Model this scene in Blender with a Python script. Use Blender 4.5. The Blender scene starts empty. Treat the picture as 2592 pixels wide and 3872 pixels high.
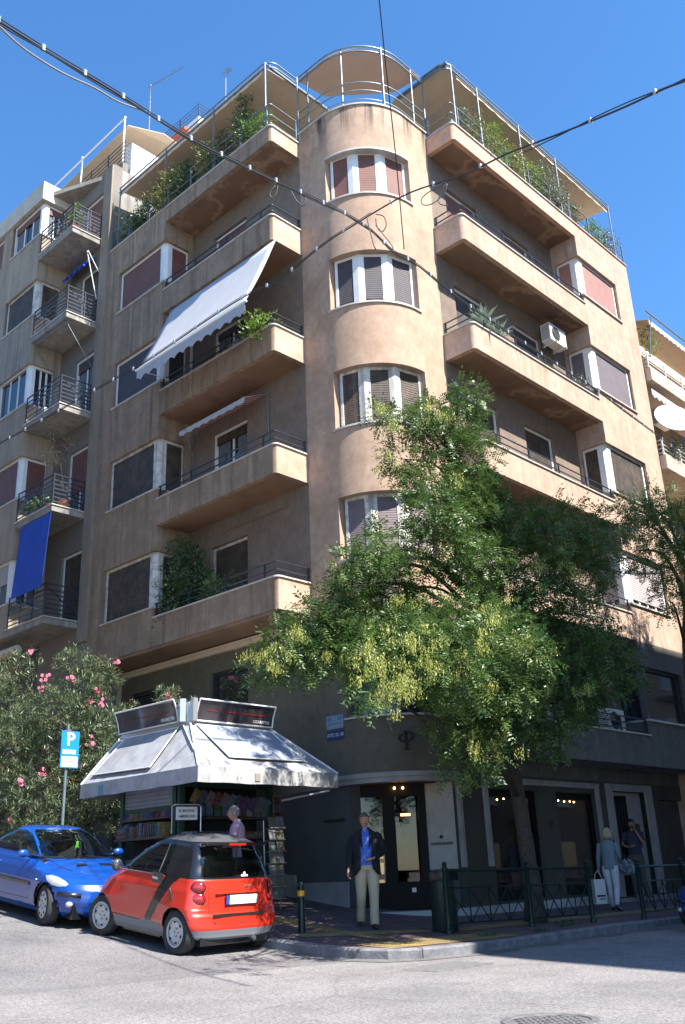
import bpy, math, random
import numpy as np
from mathutils import Vector, Matrix
R=math.radians
rnd=random.Random(7)
sc=bpy.context.scene
col=sc.collection
# ---------------------------------------------------------------- camera, sky, sun, exposure
cd=bpy.data.cameras.new('camera'); cam=bpy.data.objects.new('camera',cd); col.objects.link(cam); sc.camera=cam
cr=Vector((0.69516,-0.71777,-0.03942)); cu=Vector((-0.22961,-0.27366,0.93402)); cw=Vector((0.68120,0.64024,0.35505))
mt=Matrix((cr,cu,-cw)).transposed().to_4x4(); cam.matrix_world=mt
cd.sensor_fit='VERTICAL'; cd.sensor_height=24; cd.sensor_width=24; cd.lens=3569.1/3872*24; cd.clip_start=.1; cd.clip_end=600
w=bpy.data.worlds.new('World'); sc.world=w; w.use_nodes=True
nt=w.node_tree; bg=nt.nodes['Background']; sky=nt.nodes.new('ShaderNodeTexSky'); sky.sky_type='NISHITA'; sky.sun_disc=False
SUN_EL,SUN_AZ=R(52),R(4)            # azimuth: how far the sun stands towards +X from the -Y direction
sdir=Vector((math.sin(SUN_AZ)*math.cos(SUN_EL),-math.cos(SUN_AZ)*math.cos(SUN_EL),math.sin(SUN_EL)))
sky.sun_elevation=SUN_EL; sky.sun_rotation=math.atan2(sdir.x,sdir.y)
sky.air_density=1.0; sky.dust_density=.25; sky.ozone_density=4.0; sky.altitude=100
hs=nt.nodes.new('ShaderNodeHueSaturation'); hs.inputs['Saturation'].default_value=1.2; nt.links.new(sky.outputs[0],hs.inputs['Color']); nt.links.new(hs.outputs[0],bg.inputs[0]); bg.inputs[1].default_value=.115
sl=bpy.data.lights.new('sun','SUN'); so=bpy.data.objects.new('sun',sl); col.objects.link(so)
sl.energy=5.0; sl.angle=R(.5); sl.color=(1,.95,.87)
so.rotation_euler=sdir.to_track_quat('Z','Y').to_euler(); so.location=(0,-20,40)
vs=sc.view_settings; vs.view_transform='Standard'; vs.look='None'; vs.exposure=1.45; vs.gamma=1
# ---------------------------------------------------------------- helpers
def tag(o,label=None,cat=None,group=None,kind=None):
    if label:o['label']=label
    if cat:o['category']=cat
    if group:o['group']=group
    if kind:o['kind']=kind
    return o
def empty(name,loc,label,cat,group=None,rz=0):
    o=bpy.data.objects.new(name,None); col.objects.link(o); o.location=loc; o.rotation_euler=(0,0,rz); o.empty_display_size=.2
    return tag(o,label,cat,group)
def root_loc(p):
    while p.parent: p=p.parent
    return Vector(p.location)
class MB:
    def __init__(s): s.v=[];s.f=[]
    def add(s,v,f):
        n=len(s.v); s.v+= [tuple(a) for a in v]; s.f+=[tuple(i+n for i in q) for q in f]; return s
    def box(s,x0,x1,y0,y1,z0,z1):
        x0,x1=min(x0,x1),max(x0,x1);y0,y1=min(y0,y1),max(y0,y1);z0,z1=min(z0,z1),max(z0,z1)
        v=[(x0,y0,z0),(x1,y0,z0),(x1,y1,z0),(x0,y1,z0),(x0,y0,z1),(x1,y0,z1),(x1,y1,z1),(x0,y1,z1)]
        return s.add(v,[(0,3,2,1),(4,5,6,7),(0,1,5,4),(1,2,6,5),(2,3,7,6),(3,0,4,7)])
    def obox(s,c,ax,ay,az,hx,hy,hz):
        c=Vector(c);ax=Vector(ax).normalized();ay=Vector(ay).normalized();az=Vector(az).normalized()
        v=[c+ax*hx*i+ay*hy*j+az*hz*k for k in(-1,1) for i,j in((-1,-1),(1,-1),(1,1),(-1,1))]
        return s.add(v,[(0,3,2,1),(4,5,6,7),(0,1,5,4),(1,2,6,5),(2,3,7,6),(3,0,4,7)])
    def prism(s,pts,z0,z1):
        n=len(pts); v=[(p[0],p[1],z0) for p in pts]+[(p[0],p[1],z1) for p in pts]
        f=[tuple(range(n))[::-1],tuple(range(n,2*n))]+[(i,(i+1)%n,(i+1)%n+n,i+n) for i in range(n)]
        return s.add(v,f)
    def solid(s,pts,d):      # planar 3d polygon given thickness vector d
        n=len(pts); d=Vector(d); v=[Vector(p) for p in pts]+[Vector(p)+d for p in pts]
        f=[tuple(range(n))[::-1],tuple(range(n,2*n))]+[(i,(i+1)%n,(i+1)%n+n,i+n) for i in range(n)]
        return s.add(v,f)
    def tube(s,pts,r,n=8,closed=False,rr=None):
        P=[Vector(p) for p in pts]; k=len(P); v=[];f=[]; up=None
        for i,p in enumerate(P):
            if closed: t=P[(i+1)%k]-P[i-1]
            else: t=(P[min(i+1,k-1)]-P[max(i-1,0)])
            t=t.normalized() if t.length>1e-9 else Vector((0,0,1))
            if up is None:
                a=Vector((0,0,1)) if abs(t.z)<.9 else Vector((1,0,0))
            else: a=up
            b=t.cross(a); b=b.normalized() if b.length>1e-6 else t.orthogonal().normalized(); a=b.cross(t).normalized(); up=a
            q=rr[i] if rr else r
            for j in range(n):
                an=2*math.pi*j/n; v.append(p+(a*math.cos(an)+b*math.sin(an))*q)
        m=k if closed else k-1
        for i in range(m):
            for j in range(n):
                f.append((i*n+j,i*n+(j+1)%n,((i+1)%k)*n+(j+1)%n,((i+1)%k)*n+j))
        if not closed: f+= [tuple(range(n))[::-1],tuple(range((k-1)*n,k*n))]
        return s.add(v,f)
    def cyl(s,a,b,r,n=16,r2=None): return s.tube([a,b],r,n,rr=[r,r if r2 is None else r2])
    def lathe(s,prof,c=(0,0,0),n=24,axis='Z',cap=True):
        c=Vector(c);v=[];f=[]
        for (r,h) in prof:
            for j in range(n):
                a=2*math.pi*j/n
                q=(r*math.cos(a),r*math.sin(a),h)
                if axis=='X': q=(h,r*math.cos(a),r*math.sin(a))
                if axis=='Y': q=(r*math.sin(a),h,r*math.cos(a))
                v.append(c+Vector(q))
        for i in range(len(prof)-1):
            for j in range(n): f.append((i*n+j,i*n+(j+1)%n,(i+1)*n+(j+1)%n,(i+1)*n+j))
        if cap and prof[0][0]>1e-4: f.append(tuple(range(n))[::-1])
        if cap and prof[-1][0]>1e-4: f.append(tuple(range((len(prof)-1)*n,len(prof)*n)))
        return s.add(v,f)
    def sphere(s,c,rx,ry=None,rz=None,n=12,m=8):
        ry=ry or rx; rz=rz or rx; v=[];f=[]
        for i in range(m+1):
            t=math.pi*i/m
            for j in range(n):
                a=2*math.pi*j/n; v.append((c[0]+rx*math.sin(t)*math.cos(a),c[1]+ry*math.sin(t)*math.sin(a),c[2]-rz*math.cos(t)))
        for i in range(m):
            for j in range(n): f.append((i*n+j,i*n+(j+1)%n,(i+1)*n+(j+1)%n,(i+1)*n+j))
        return s.add(v,f)
    def grid(s,P):            # P rows of points
        a=len(P);b=len(P[0]); v=[p for r in P for p in r]
        return s.add(v,[(i*b+j,i*b+j+1,(i+1)*b+j+1,(i+1)*b+j) for i in range(a-1) for j in range(b-1)])
    def build(s,name,mat,parent=None,smooth=False,local=False,bevel=0,solid=0):
        me=bpy.data.meshes.new(name); off=Vector((0,0,0)) if (parent is None or local) else root_loc(parent)
        V=np.array([tuple(a) for a in s.v],float).reshape(-1,3)-np.array(off)
        me.from_pydata(V.tolist(),[],s.f)
        o=bpy.data.objects.new(name,me); col.objects.link(o)
        if parent: o.parent=parent
        if mat: me.materials.append(mat)
        me.validate()
        if smooth:
            me.polygons.foreach_set('use_smooth',[True]*len(me.polygons))
            if smooth!=2:
                try: me.set_sharp_from_angle(angle=R(38))
                except Exception: pass
        if solid:
            m=o.modifiers.new('solid','SOLIDIFY'); m.thickness=solid; m.offset=0
        if bevel:
            m=o.modifiers.new('bevel','BEVEL'); m.width=bevel; m.segments=2; m.limit_method='ANGLE'; m.angle_limit=R(40)
        return o
def centre(o):
    """move a top-level mesh's origin to its base centre"""
    vs=[v.co for v in o.data.vertices]; lo=Vector((min(v[i] for v in vs) for i in range(3))); hi=Vector((max(v[i] for v in vs) for i in range(3)))
    c=Vector(((lo.x+hi.x)/2,(lo.y+hi.y)/2,lo.z)); o.data.transform(Matrix.Translation(-c)); o.location=c; return o
def kids(o): return [c for c in bpy.data.objects if c.parent==o]
def copy_tree(o,parent=None,label=None):
    c=o.copy(); col.objects.link(c); c.parent=parent
    for ch in kids(o): copy_tree(ch,c)
    if label: c['label']=label
    return c
def offset_path(path,d):     # positive d = to the right-hand side of travel
    out=[];n=len(path)
    for i in range(n):
        ns=[]
        for a,b in((i-1,i),(i,i+1)):
            if a<0 or b>=n: continue
            t=Vector((path[b][0]-path[a][0],path[b][1]-path[a][1])).normalized(); ns.append(Vector((t.y,-t.x)))
        m=sum(ns,Vector((0,0))).normalized(); k=1/max(.3,m.dot(ns[0])); out.append((path[i][0]+m.x*d*k,path[i][1]+m.y*d*k))
    return out
def plen(path):
    L=[0]
    for a,b in zip(path,path[1:]): L.append(L[-1]+math.hypot(b[0]-a[0],b[1]-a[1]))
    return L
def wall(mb,path,z0,z1,t,holes=(),both=True):
    """wall along a path (outer face on the left-hand side of travel... inner face offset t to the right), with rectangular holes (u0,u1,za,zb)"""
    L=plen(path); us=set(L)
    zs={z0,z1}
    for h in holes:
        us|={max(0,h[0]),min(L[-1],h[1])}; zs|={max(z0,h[2]),min(z1,h[3])}
    us=sorted(us); us=[u for i,u in enumerate(us) if i==0 or u-us[i-1]>1e-5]; zs=sorted(zs)
    inn=offset_path(path,t)
    def at(u,P):
        for i in range(len(L)-1):
            if u<=L[i+1]+1e-6:
                k=(u-L[i])/(L[i+1]-L[i]); return (P[i][0]+(P[i+1][0]-P[i][0])*k,P[i][1]+(P[i+1][1]-P[i][1])*k)
        return P[-1]
    O=[at(u,path) for u in us]; I=[at(u,inn) for u in us]
    nu,nz=len(us),len(zs)
    def solid(i,j):
        if i<0 or j<0 or i>=nu-1 or j>=nz-1: return False
        um,zm=(us[i]+us[i+1])/2,(zs[j]+zs[j+1])/2
        return not any(h[0]<um<h[1] and h[2]<zm<h[3] for h in holes)
    base=len(mb.v)
    for P in(O,I):
        for (x,y) in P:
            for z in zs: mb.v.append((x,y,z))
    o=lambda i,j:base+i*nz+j
    q=lambda i,j:base+nu*nz+i*nz+j
    for i in range(nu-1):
        for j in range(nz-1):
            if not solid(i,j): continue
            mb.f.append((o(i,j),o(i,j+1),o(i+1,j+1),o(i+1,j)))
            if both: mb.f.append((q(i,j),q(i+1,j),q(i+1,j+1),q(i,j+1)))
            if not solid(i-1,j): mb.f.append((o(i,j),q(i,j),q(i,j+1),o(i,j+1)))
            if not solid(i+1,j): mb.f.append((o(i+1,j),o(i+1,j+1),q(i+1,j+1),q(i+1,j)))
            if not solid(i,j-1): mb.f.append((o(i,j),o(i+1,j),q(i+1,j),q(i,j)))
            if not solid(i,j+1): mb.f.append((o(i,j+1),q(i,j+1),q(i+1,j+1),o(i+1,j+1)))
    return mb
def arc(cx,cy,r,a0,a1,n): return [(cx+r*math.cos(R(a0+(a1-a0)*i/n)),cy+r*math.sin(R(a0+(a1-a0)*i/n))) for i in range(n+1)]
# ---------------------------------------------------------------- materials
def lin(h):
    c=[int(h[i:i+2],16)/255 for i in(0,2,4)]; return tuple((x/12.92 if x<.04045 else ((x+.055)/1.055)**2.4) for x in c)
MATS={}
def mat(name,c,rough=.7,metal=0,c2=None,scale=6,bump=0,bscale=60,streak=0,spec=None,coat=0,dirt=0,alpha=None,trans=0,emit=None,lo=.35,hi=.65):
    if name in MATS: return MATS[name]
    m=bpy.data.materials.new(name); m.use_nodes=True; n=m.node_tree.nodes; l=m.node_tree.links; b=n['Principled BSDF']
    b.inputs['Roughness'].default_value=rough; b.inputs['Metallic'].default_value=metal
    if spec is not None: b.inputs['Specular IOR Level'].default_value=spec
    if coat: b.inputs['Coat Weight'].default_value=coat; b.inputs['Coat Roughness'].default_value=.06
    if trans: b.inputs['Transmission Weight'].default_value=trans
    if emit: b.inputs['Emission Color'].default_value=(*emit[0],1); b.inputs['Emission Strength'].default_value=emit[1]
    g=n.new('ShaderNodeNewGeometry'); out=None
    def noise(sc3,scale,det=5,rg=.6):
        mp=n.new('ShaderNodeMapping'); mp.inputs['Scale'].default_value=sc3; l.new(g.outputs['Position'],mp.inputs[0])
        t=n.new('ShaderNodeTexNoise'); t.inputs['Scale'].default_value=scale; t.inputs['Detail'].default_value=det; t.inputs['Roughness'].default_value=rg
        l.new(mp.outputs[0],t.inputs[0]); return t.outputs[0]
    def ramp(src,a,bb,c0,c1):
        r=n.new('ShaderNodeValToRGB'); r.color_ramp.elements[0].position=a; r.color_ramp.elements[1].position=bb
        r.color_ramp.elements[0].color=(*c0,1); r.color_ramp.elements[1].color=(*c1,1); l.new(src,r.inputs[0]); return r.outputs[0]
    def mix(f,a,bb,mode='MIX'):
        x=n.new('ShaderNodeMix'); x.data_type='RGBA'; x.blend_type=mode
        for s_,v in((0,f),(6,a),(7,bb)):
            if hasattr(v,'links'): l.new(v,x.inputs[s_])
            elif s_==0: x.inputs[0].default_value=v
            else: x.inputs[s_].default_value=(*v,1)
        return x.outputs[2]
    cc=c
    if c2 is not None: cc=ramp(noise((1,1,1),scale),lo,hi,c,c2)
    if streak:
        f=ramp(noise((2.6,2.6,.12),1.9,6,.65),.50,.66,(0,0,0),(1,1,1))
        dk=tuple(x*(1-streak) for x in c); cc=mix(f,cc,dk)
        f2=ramp(noise((3.4,3.4,.1),1.5,4,.6),.60,.68,(0,0,0),(streak,)*3)
        lt=tuple(min(1,x*1.45+.02) for x in c); cc=mix(f2,cc,lt)
    if dirt:
        f=ramp(noise((1,1,.5),.9,8,.7),.55,.75,(0,0,0),(dirt,)*3); cc=mix(f,cc,tuple(x*.3 for x in c))
    if hasattr(cc,'links'): l.new(cc,b.inputs['Base Color'])
    else: b.inputs['Base Color'].default_value=(*cc,1)
    if bump:
        bn=n.new('ShaderNodeBump'); bn.inputs['Strength'].default_value=bump; bn.inputs['Distance'].default_value=.02
        l.new(noise((1,1,1),bscale,6,.7),bn.inputs['Height']); l.new(bn.outputs[0],b.inputs['Normal'])
    MATS[name]=m; return m
def leafmat(name,c,c2,trans=.35,scale=9):
    if name in MATS: return MATS[name]
    m=bpy.data.materials.new(name); m.use_nodes=True; n=m.node_tree.nodes; l=m.node_tree.links; b=n['Principled BSDF']
    g=n.new('ShaderNodeNewGeometry'); t=n.new('ShaderNodeTexNoise'); t.inputs['Scale'].default_value=scale; l.new(g.outputs['Position'],t.inputs[0])
    r=n.new('ShaderNodeValToRGB'); r.color_ramp.elements[0].position=.35; r.color_ramp.elements[1].position=.65
    r.color_ramp.elements[0].color=(*c,1); r.color_ramp.elements[1].color=(*c2,1); l.new(t.outputs[0],r.inputs[0])
    l.new(r.outputs[0],b.inputs['Base Color']); b.inputs['Roughness'].default_value=.42; b.inputs['Specular IOR Level'].default_value=.5
    tr=n.new('ShaderNodeBsdfTranslucent'); l.new(r.outputs[0],tr.inputs[0]); mx=n.new('ShaderNodeMixShader'); mx.inputs[0].default_value=trans
    l.new(b.outputs[0],mx.inputs[1]); l.new(tr.outputs[0],mx.inputs[2]); l.new(mx.outputs[0],n['Material Output'].inputs[0])
    MATS[name]=m; return m
STUC=mat('stucco_tan',(.52,.385,.30),.9,c2=(.39,.265,.175),scale=1.3,bump=.55,bscale=55,dirt=.3)
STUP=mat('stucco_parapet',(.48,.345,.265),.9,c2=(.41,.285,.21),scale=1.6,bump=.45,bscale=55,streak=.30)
STUL=mat("stucco_parapet_shaded_dirty",(.33,.235,.165),.9,c2=(.245,.175,.12),scale=1.6,bump=.45,bscale=55,streak=.42)  # left facade: shade put into the base colour, with heavier dirt streaks
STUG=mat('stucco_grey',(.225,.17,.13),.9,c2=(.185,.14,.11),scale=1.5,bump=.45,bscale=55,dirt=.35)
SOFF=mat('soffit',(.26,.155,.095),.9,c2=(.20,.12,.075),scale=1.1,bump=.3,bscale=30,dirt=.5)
OLIV=mat('stucco_olive',(.14,.125,.09),.9,c2=(.115,.102,.072),scale=1.2,bump=.5,bscale=55,dirt=.3)
MEZZ=mat('stucco_mezzanine',(.14,.133,.12),.9,c2=(.115,.11,.10),scale=1.4,bump=.4,bscale=55,streak=.3)
PINK=mat('paint_peeling',(.48,.27,.20),.9,c2=(.56,.38,.27),scale=3.2,bump=.5,bscale=40,dirt=.35)
MARB=mat('marble',(.55,.52,.47),.45,c2=(.42,.39,.35),scale=5,dirt=.3)
WHITE=mat('white_paint',(.74,.74,.72),.5,c2=(.66,.66,.64),scale=4)
WHOLD=mat('white_paint_worn',(.62,.60,.56),.75,c2=(.26,.22,.18),scale=7,streak=.5,lo=.45,hi=.75)
IRON=mat('railing_iron',(.035,.04,.055),.45,metal=.3)
ZINC=mat('railing_zinc',(.19,.23,.26),.5,metal=.4,c2=(.14,.18,.21),scale=8)
CANV=mat('canvas_beige',(.62,.50,.38),.85,c2=(.57,.455,.34),scale=2)
CONC=mat('concrete',(.30,.28,.25),.9,c2=(.22,.205,.18),scale=3,bump=.5,bscale=40,streak=.4)
DARK=mat('interior_dark',(.012,.012,.013),.8)
def glassmat(name,c=(.02,.025,.03),r=.04,trans=.0): 
    return mat(name,c,r,spec=.9)
GLASS=glassmat('window_glass',(.018,.022,.028))
def shutter_mat(name,c,c2,pitch=.055,worn=0):
    if name in MATS: return MATS[name]
    m=mat(name,c,.6,c2=c2,scale=4,streak=worn); n=m.node_tree.nodes;l=m.node_tree.links
    g=n.new('ShaderNodeNewGeometry'); sp=n.new('ShaderNodeSeparateXYZ'); l.new(g.outputs['Position'],sp.inputs[0])
    mu=n.new('ShaderNodeMath'); mu.operation='MULTIPLY'; mu.inputs[1].default_value=1/pitch; l.new(sp.outputs[2],mu.inputs[0])
    fr=n.new('ShaderNodeMath'); fr.operation='FRACT'; l.new(mu.outputs[0],fr.inputs[0])
    r=n.new('ShaderNodeValToRGB'); e=r.color_ramp.elements; e[0].position=0; e[0].color=(0,0,0,1); e[1].position=.18; e[1].color=(1,1,1,1); x=e.new(.8); x.color=(.8,.8,.8,1); x=e.new(.98); x.color=(0,0,0,1)
    l.new(fr.outputs[0],r.inputs[0]); bn=n.new('ShaderNodeBump'); bn.inputs['Strength'].default_value=1; bn.inputs['Distance'].default_value=.012; l.new(r.outputs[0],bn.inputs['Height']); l.new(bn.outputs[0],n['Principled BSDF'].inputs['Normal'])
    return m
SH_RED=shutter_mat('shutter_red_brown',(.20,.085,.065),(.16,.07,.055))
SH_PINK=shutter_mat('shutter_faded_red',(.36,.19,.155),(.31,.16,.13))
SH_GREY=shutter_mat('shutter_grey',(.075,.063,.07),(.06,.05,.056))
SH_VIO=shutter_mat('shutter_grey_violet',(.20,.155,.165),(.17,.13,.14))
SH_WOOD=shutter_mat('shutter_old_wood',(.10,.07,.048),(.038,.029,.022),.06,worn=.5)
SH_MAUVE=shutter_mat('shutter_mauve',(.17,.14,.15),(.145,.12,.13))
SH_LILAC=shutter_mat('shutter_lilac',(.42,.36,.36),(.38,.32,.32))

def edit_color(m,fn):
    n=m.node_tree.nodes;l=m.node_tree.links;b=n['Principled BSDF']; inp=b.inputs['Base Color']
    src=inp.links[0].from_socket if inp.links else None; out=fn(n,l,src); l.new(out,inp)
def _noise(n,l,sc3,scale,det=6,rg=.65):
    g=n.new('ShaderNodeNewGeometry'); mp=n.new('ShaderNodeMapping'); mp.inputs['Scale'].default_value=sc3; l.new(g.outputs['Position'],mp.inputs[0]); t=n.new('ShaderNodeTexNoise'); t.inputs['Scale'].default_value=scale; t.inputs['Detail'].default_value=det; t.inputs['Roughness'].default_value=rg; l.new(mp.outputs[0],t.inputs[0]); return t.outputs[0]
def _ramp(n,l,src,a,b,c0=(0,0,0),c1=(1,1,1)):
    r=n.new('ShaderNodeValToRGB'); r.color_ramp.elements[0].position=a; r.color_ramp.elements[1].position=b; r.color_ramp.elements[0].color=(*c0,1); r.color_ramp.elements[1].color=(*c1,1); l.new(src,r.inputs[0]); return r.outputs[0]
def _mix(n,l,f,a,b):
    x=n.new('ShaderNodeMix'); x.data_type='RGBA'; l.new(f,x.inputs[0])
    for s_,v in((6,a),(7,b)):
        if hasattr(v,'links'): l.new(v,x.inputs[s_])
        else: x.inputs[s_].default_value=(*v,1)
    return x.outputs[2]
def _mul(n,l,a,b):
    m=n.new('ShaderNodeMath'); m.operation='MULTIPLY'; l.new(a,m.inputs[0]); l.new(b,m.inputs[1]); return m.outputs[0]
def _z(n,l,z0,z1):
    g=n.new('ShaderNodeNewGeometry'); s=n.new('ShaderNodeSeparateXYZ'); l.new(g.outputs['Position'],s.inputs[0]); mr=n.new('ShaderNodeMapRange'); mr.inputs[1].default_value=z0; mr.inputs[2].default_value=z1; l.new(s.outputs[2],mr.inputs[0]); return mr.outputs[0]
# black rain stains under the coping of the tower, pale repairs lower down
def tower_stains(n,l,src):
    st=_mul(n,l,_ramp(n,l,_noise(n,l,(1.6,1.6,.10),1.5),.50,.60),_z(n,l,17.25,18.3)); a=_mix(n,l,st,src,(.05,.045,.04))
    rp=_ramp(n,l,_noise(n,l,(1,1,.6),1.1,2,.4),.60,.615,(0,0,0),(.45,.45,.45)); return _mix(n,l,rp,a,(.50,.37,.27))
TOWM=mat('stucco_tower',(.47,.33,.24),.9,c2=(.40,.27,.19),scale=1.3,bump=.6,bscale=45,dirt=.28); edit_color(TOWM,tower_stains)
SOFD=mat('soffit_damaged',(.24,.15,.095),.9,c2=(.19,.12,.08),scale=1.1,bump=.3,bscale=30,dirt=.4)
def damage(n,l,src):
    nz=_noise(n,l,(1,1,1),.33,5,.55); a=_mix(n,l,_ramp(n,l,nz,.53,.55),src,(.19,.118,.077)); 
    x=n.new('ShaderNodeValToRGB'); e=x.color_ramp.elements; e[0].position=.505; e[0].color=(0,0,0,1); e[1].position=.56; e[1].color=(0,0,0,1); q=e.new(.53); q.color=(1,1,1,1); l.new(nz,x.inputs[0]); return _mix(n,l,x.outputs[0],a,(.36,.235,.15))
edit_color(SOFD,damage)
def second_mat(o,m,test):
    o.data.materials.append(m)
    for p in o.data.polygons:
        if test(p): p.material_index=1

def mottle(n,l,src):
    r=_ramp(n,l,_noise(n,l,(1,1,.8),5.5,8,.75),.32,.68,(.80,.79,.78),(1.12,1.12,1.12)); x=n.new('ShaderNodeMix'); x.data_type='RGBA'; x.blend_type='MULTIPLY'; x.inputs[0].default_value=1; l.new(src,x.inputs[6]); l.new(r,x.inputs[7]); return x.outputs[2]
for m_ in (STUC,TOWM,STUP,STUL,STUG,OLIV,MEZZ): edit_color(m_,mottle)
# ---------------------------------------------------------------- ground
def road_z(x,y):
    s=(y-10.4)/.8; sp=s if s>20 else math.log1p(math.exp(s)); h=.104*sp
    if y>26: h=.104*(26-10.4)/.8+ (y-26)*.10
    k=1 if x<14.2 else max(0,1-(x-14.2)/4)
    h0=.104*math.log1p(math.exp((11.9-10.4)/.8))
    if x>14.2: h=min(h,h0)*(1-k)+h*k if y>11.9 else h
    return -1.16-.01*(max(-20,min(x,40))-12)+h
KERB=[(9.9,60),(9.9,22),(9.92,14),(9.93,11.2),(9.95,10.1),(10.02,9.55),(10.2,9.1),(10.55,8.8),(11.1,8.68),(12.2,8.72),(14,8.86),(16,8.98),(18.5,9.05),(24,9.1),(60,9.1)]
def in_side(x,y):
    pts=KERB+[(60,60)]; c=False; n=len(pts)
    for i in range(n):
        (xa,ya),(xb,yb)=pts[i],pts[(i+1)%n]
        if (ya>y)!=(yb>y) and x<(xb-xa)*(y-ya)/(yb-ya)+xa: c=not c
    return c
def walk_z(x,y): return road_z(x,y)+.13
ASPH=mat('asphalt',(.235,.225,.225),.85,c2=(.165,.16,.165),scale=.55,bump=.7,bscale=75,dirt=.5)
def asphalt_detail(m):
    n=m.node_tree.nodes;l=m.node_tree.links;b=n['Principled BSDF']; src=b.inputs['Base Color'].links[0].from_socket
    g=n.new('ShaderNodeNewGeometry'); v=n.new('ShaderNodeTexVoronoi'); v.inputs['Scale'].default_value=60; l.new(g.outputs['Position'],v.inputs[0])
    r=n.new('ShaderNodeValToRGB'); r.color_ramp.elements[0].position=.0; r.color_ramp.elements[0].color=(.42,.42,.43,1); r.color_ramp.elements[1].position=1; r.color_ramp.elements[1].color=(1.45,1.43,1.41,1)
    l.new(v.outputs['Color'],r.inputs[0]); x=n.new('ShaderNodeMix'); x.data_type='RGBA'; x.blend_type='MULTIPLY'; x.inputs[0].default_value=1; l.new(src,x.inputs[6]); l.new(r.outputs[0],x.inputs[7])
    # cracks and patch seams
    v2=n.new('ShaderNodeTexVoronoi'); v2.feature='DISTANCE_TO_EDGE'; v2.inputs['Scale'].default_value=.16
    t=n.new('ShaderNodeTexNoise'); t.inputs['Scale'].default_value=1.2; t.inputs['Detail'].default_value=8
    mx=n.new('ShaderNodeMix'); mx.data_type='RGBA'; mx.inputs[0].default_value=.30; l.new(g.outputs['Position'],mx.inputs[6]); l.new(t.outputs['Color'],mx.inputs[7]); l.new(g.outputs['Position'],t.inputs[0]); l.new(mx.outputs[2],v2.inputs[0])
    r2=n.new('ShaderNodeValToRGB'); r2.color_ramp.elements[0].position=0; r2.color_ramp.elements[0].color=(.35,.35,.35,1); r2.color_ramp.elements[1].position=.004; r2.color_ramp.elements[1].color=(1,1,1,1)
    l.new(v2.outputs[0],r2.inputs[0]); x2=n.new('ShaderNodeMix'); x2.data_type='RGBA'; x2.blend_type='MULTIPLY'; x2.inputs[0].default_value=.4; l.new(x.outputs[2],x2.inputs[6]); l.new(r2.outputs[0],x2.inputs[7])
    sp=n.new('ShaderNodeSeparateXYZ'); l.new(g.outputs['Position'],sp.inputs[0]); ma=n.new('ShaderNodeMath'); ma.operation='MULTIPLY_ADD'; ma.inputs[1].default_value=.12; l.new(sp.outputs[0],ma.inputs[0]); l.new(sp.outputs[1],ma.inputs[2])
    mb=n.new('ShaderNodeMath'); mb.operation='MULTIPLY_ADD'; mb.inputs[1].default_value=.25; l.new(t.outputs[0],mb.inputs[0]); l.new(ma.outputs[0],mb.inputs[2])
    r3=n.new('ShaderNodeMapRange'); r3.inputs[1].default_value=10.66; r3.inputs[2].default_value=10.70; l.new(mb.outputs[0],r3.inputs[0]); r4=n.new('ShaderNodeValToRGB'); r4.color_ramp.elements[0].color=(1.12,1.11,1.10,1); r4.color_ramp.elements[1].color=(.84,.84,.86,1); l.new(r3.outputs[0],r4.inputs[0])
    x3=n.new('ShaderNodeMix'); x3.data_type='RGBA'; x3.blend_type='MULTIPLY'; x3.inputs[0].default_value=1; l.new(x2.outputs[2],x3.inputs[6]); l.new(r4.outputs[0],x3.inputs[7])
    l.new(x3.outputs[2],b.inputs['Base Color'])
asphalt_detail(ASPH)
def sheet(x0,x1,y0,y1,dx,zf,inside=None):
    nx=int((x1-x0)/dx)+1; ny=int((y1-y0)/dx)+1; P=[[(x0+(x1-x0)*i/nx,y0+(y1-y0)*j/ny) for j in range(ny+1)] for i in range(nx+1)]
    return [[(x,y,zf(x,y)) for x,y in r] for r in P]
g=MB(); xs=[-300,-120,-60,-30,-20]+[ -15+.75*i for i in range(75)]+[45,60,100,200,300]; ys=[-300,-120,-60,-30]+[-20+.6*i for i in range(100)]+[45,60,70]
g.grid([[(x,y,road_z(x,y) if (y<60) else road_z(x,60)+.02*(y-60)) for y in ys] for x in xs]); tag(g.build('road',ASPH,smooth=True),kind='structure')
PAVE=mat('paving_red',(.155,.10,.10),.85,c2=(.10,.07,.075),scale=2.2,bump=.3,bscale=50,dirt=.45)
def pave_tiles(m,s=.4):
    n=m.node_tree.nodes;l=m.node_tree.links;b=n['Principled BSDF'];src=b.inputs['Base Color'].links[0].from_socket
    g=n.new('ShaderNodeNewGeometry'); t=n.new('ShaderNodeTexBrick'); t.offset=0; t.inputs['Scale'].default_value=1; t.inputs['Brick Width'].default_value=s; t.inputs['Row Height'].default_value=s; t.inputs['Mortar Size'].default_value=.006; t.inputs['Mortar Smooth'].default_value=.3
    t.inputs['Color1'].default_value=(1,1,1,1); t.inputs['Color2'].default_value=(.78,.8,.85,1); t.inputs['Mortar'].default_value=(.35,.35,.35,1); l.new(g.outputs['Position'],t.inputs[0])
    x=n.new('ShaderNodeMix'); x.data_type='RGBA'; x.blend_type='MULTIPLY'; x.inputs[0].default_value=1; l.new(src,x.inputs[6]); l.new(t.outputs[0],x.inputs[7]); l.new(x.outputs[2],b.inputs['Base Color'])
pave_tiles(PAVE)
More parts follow.
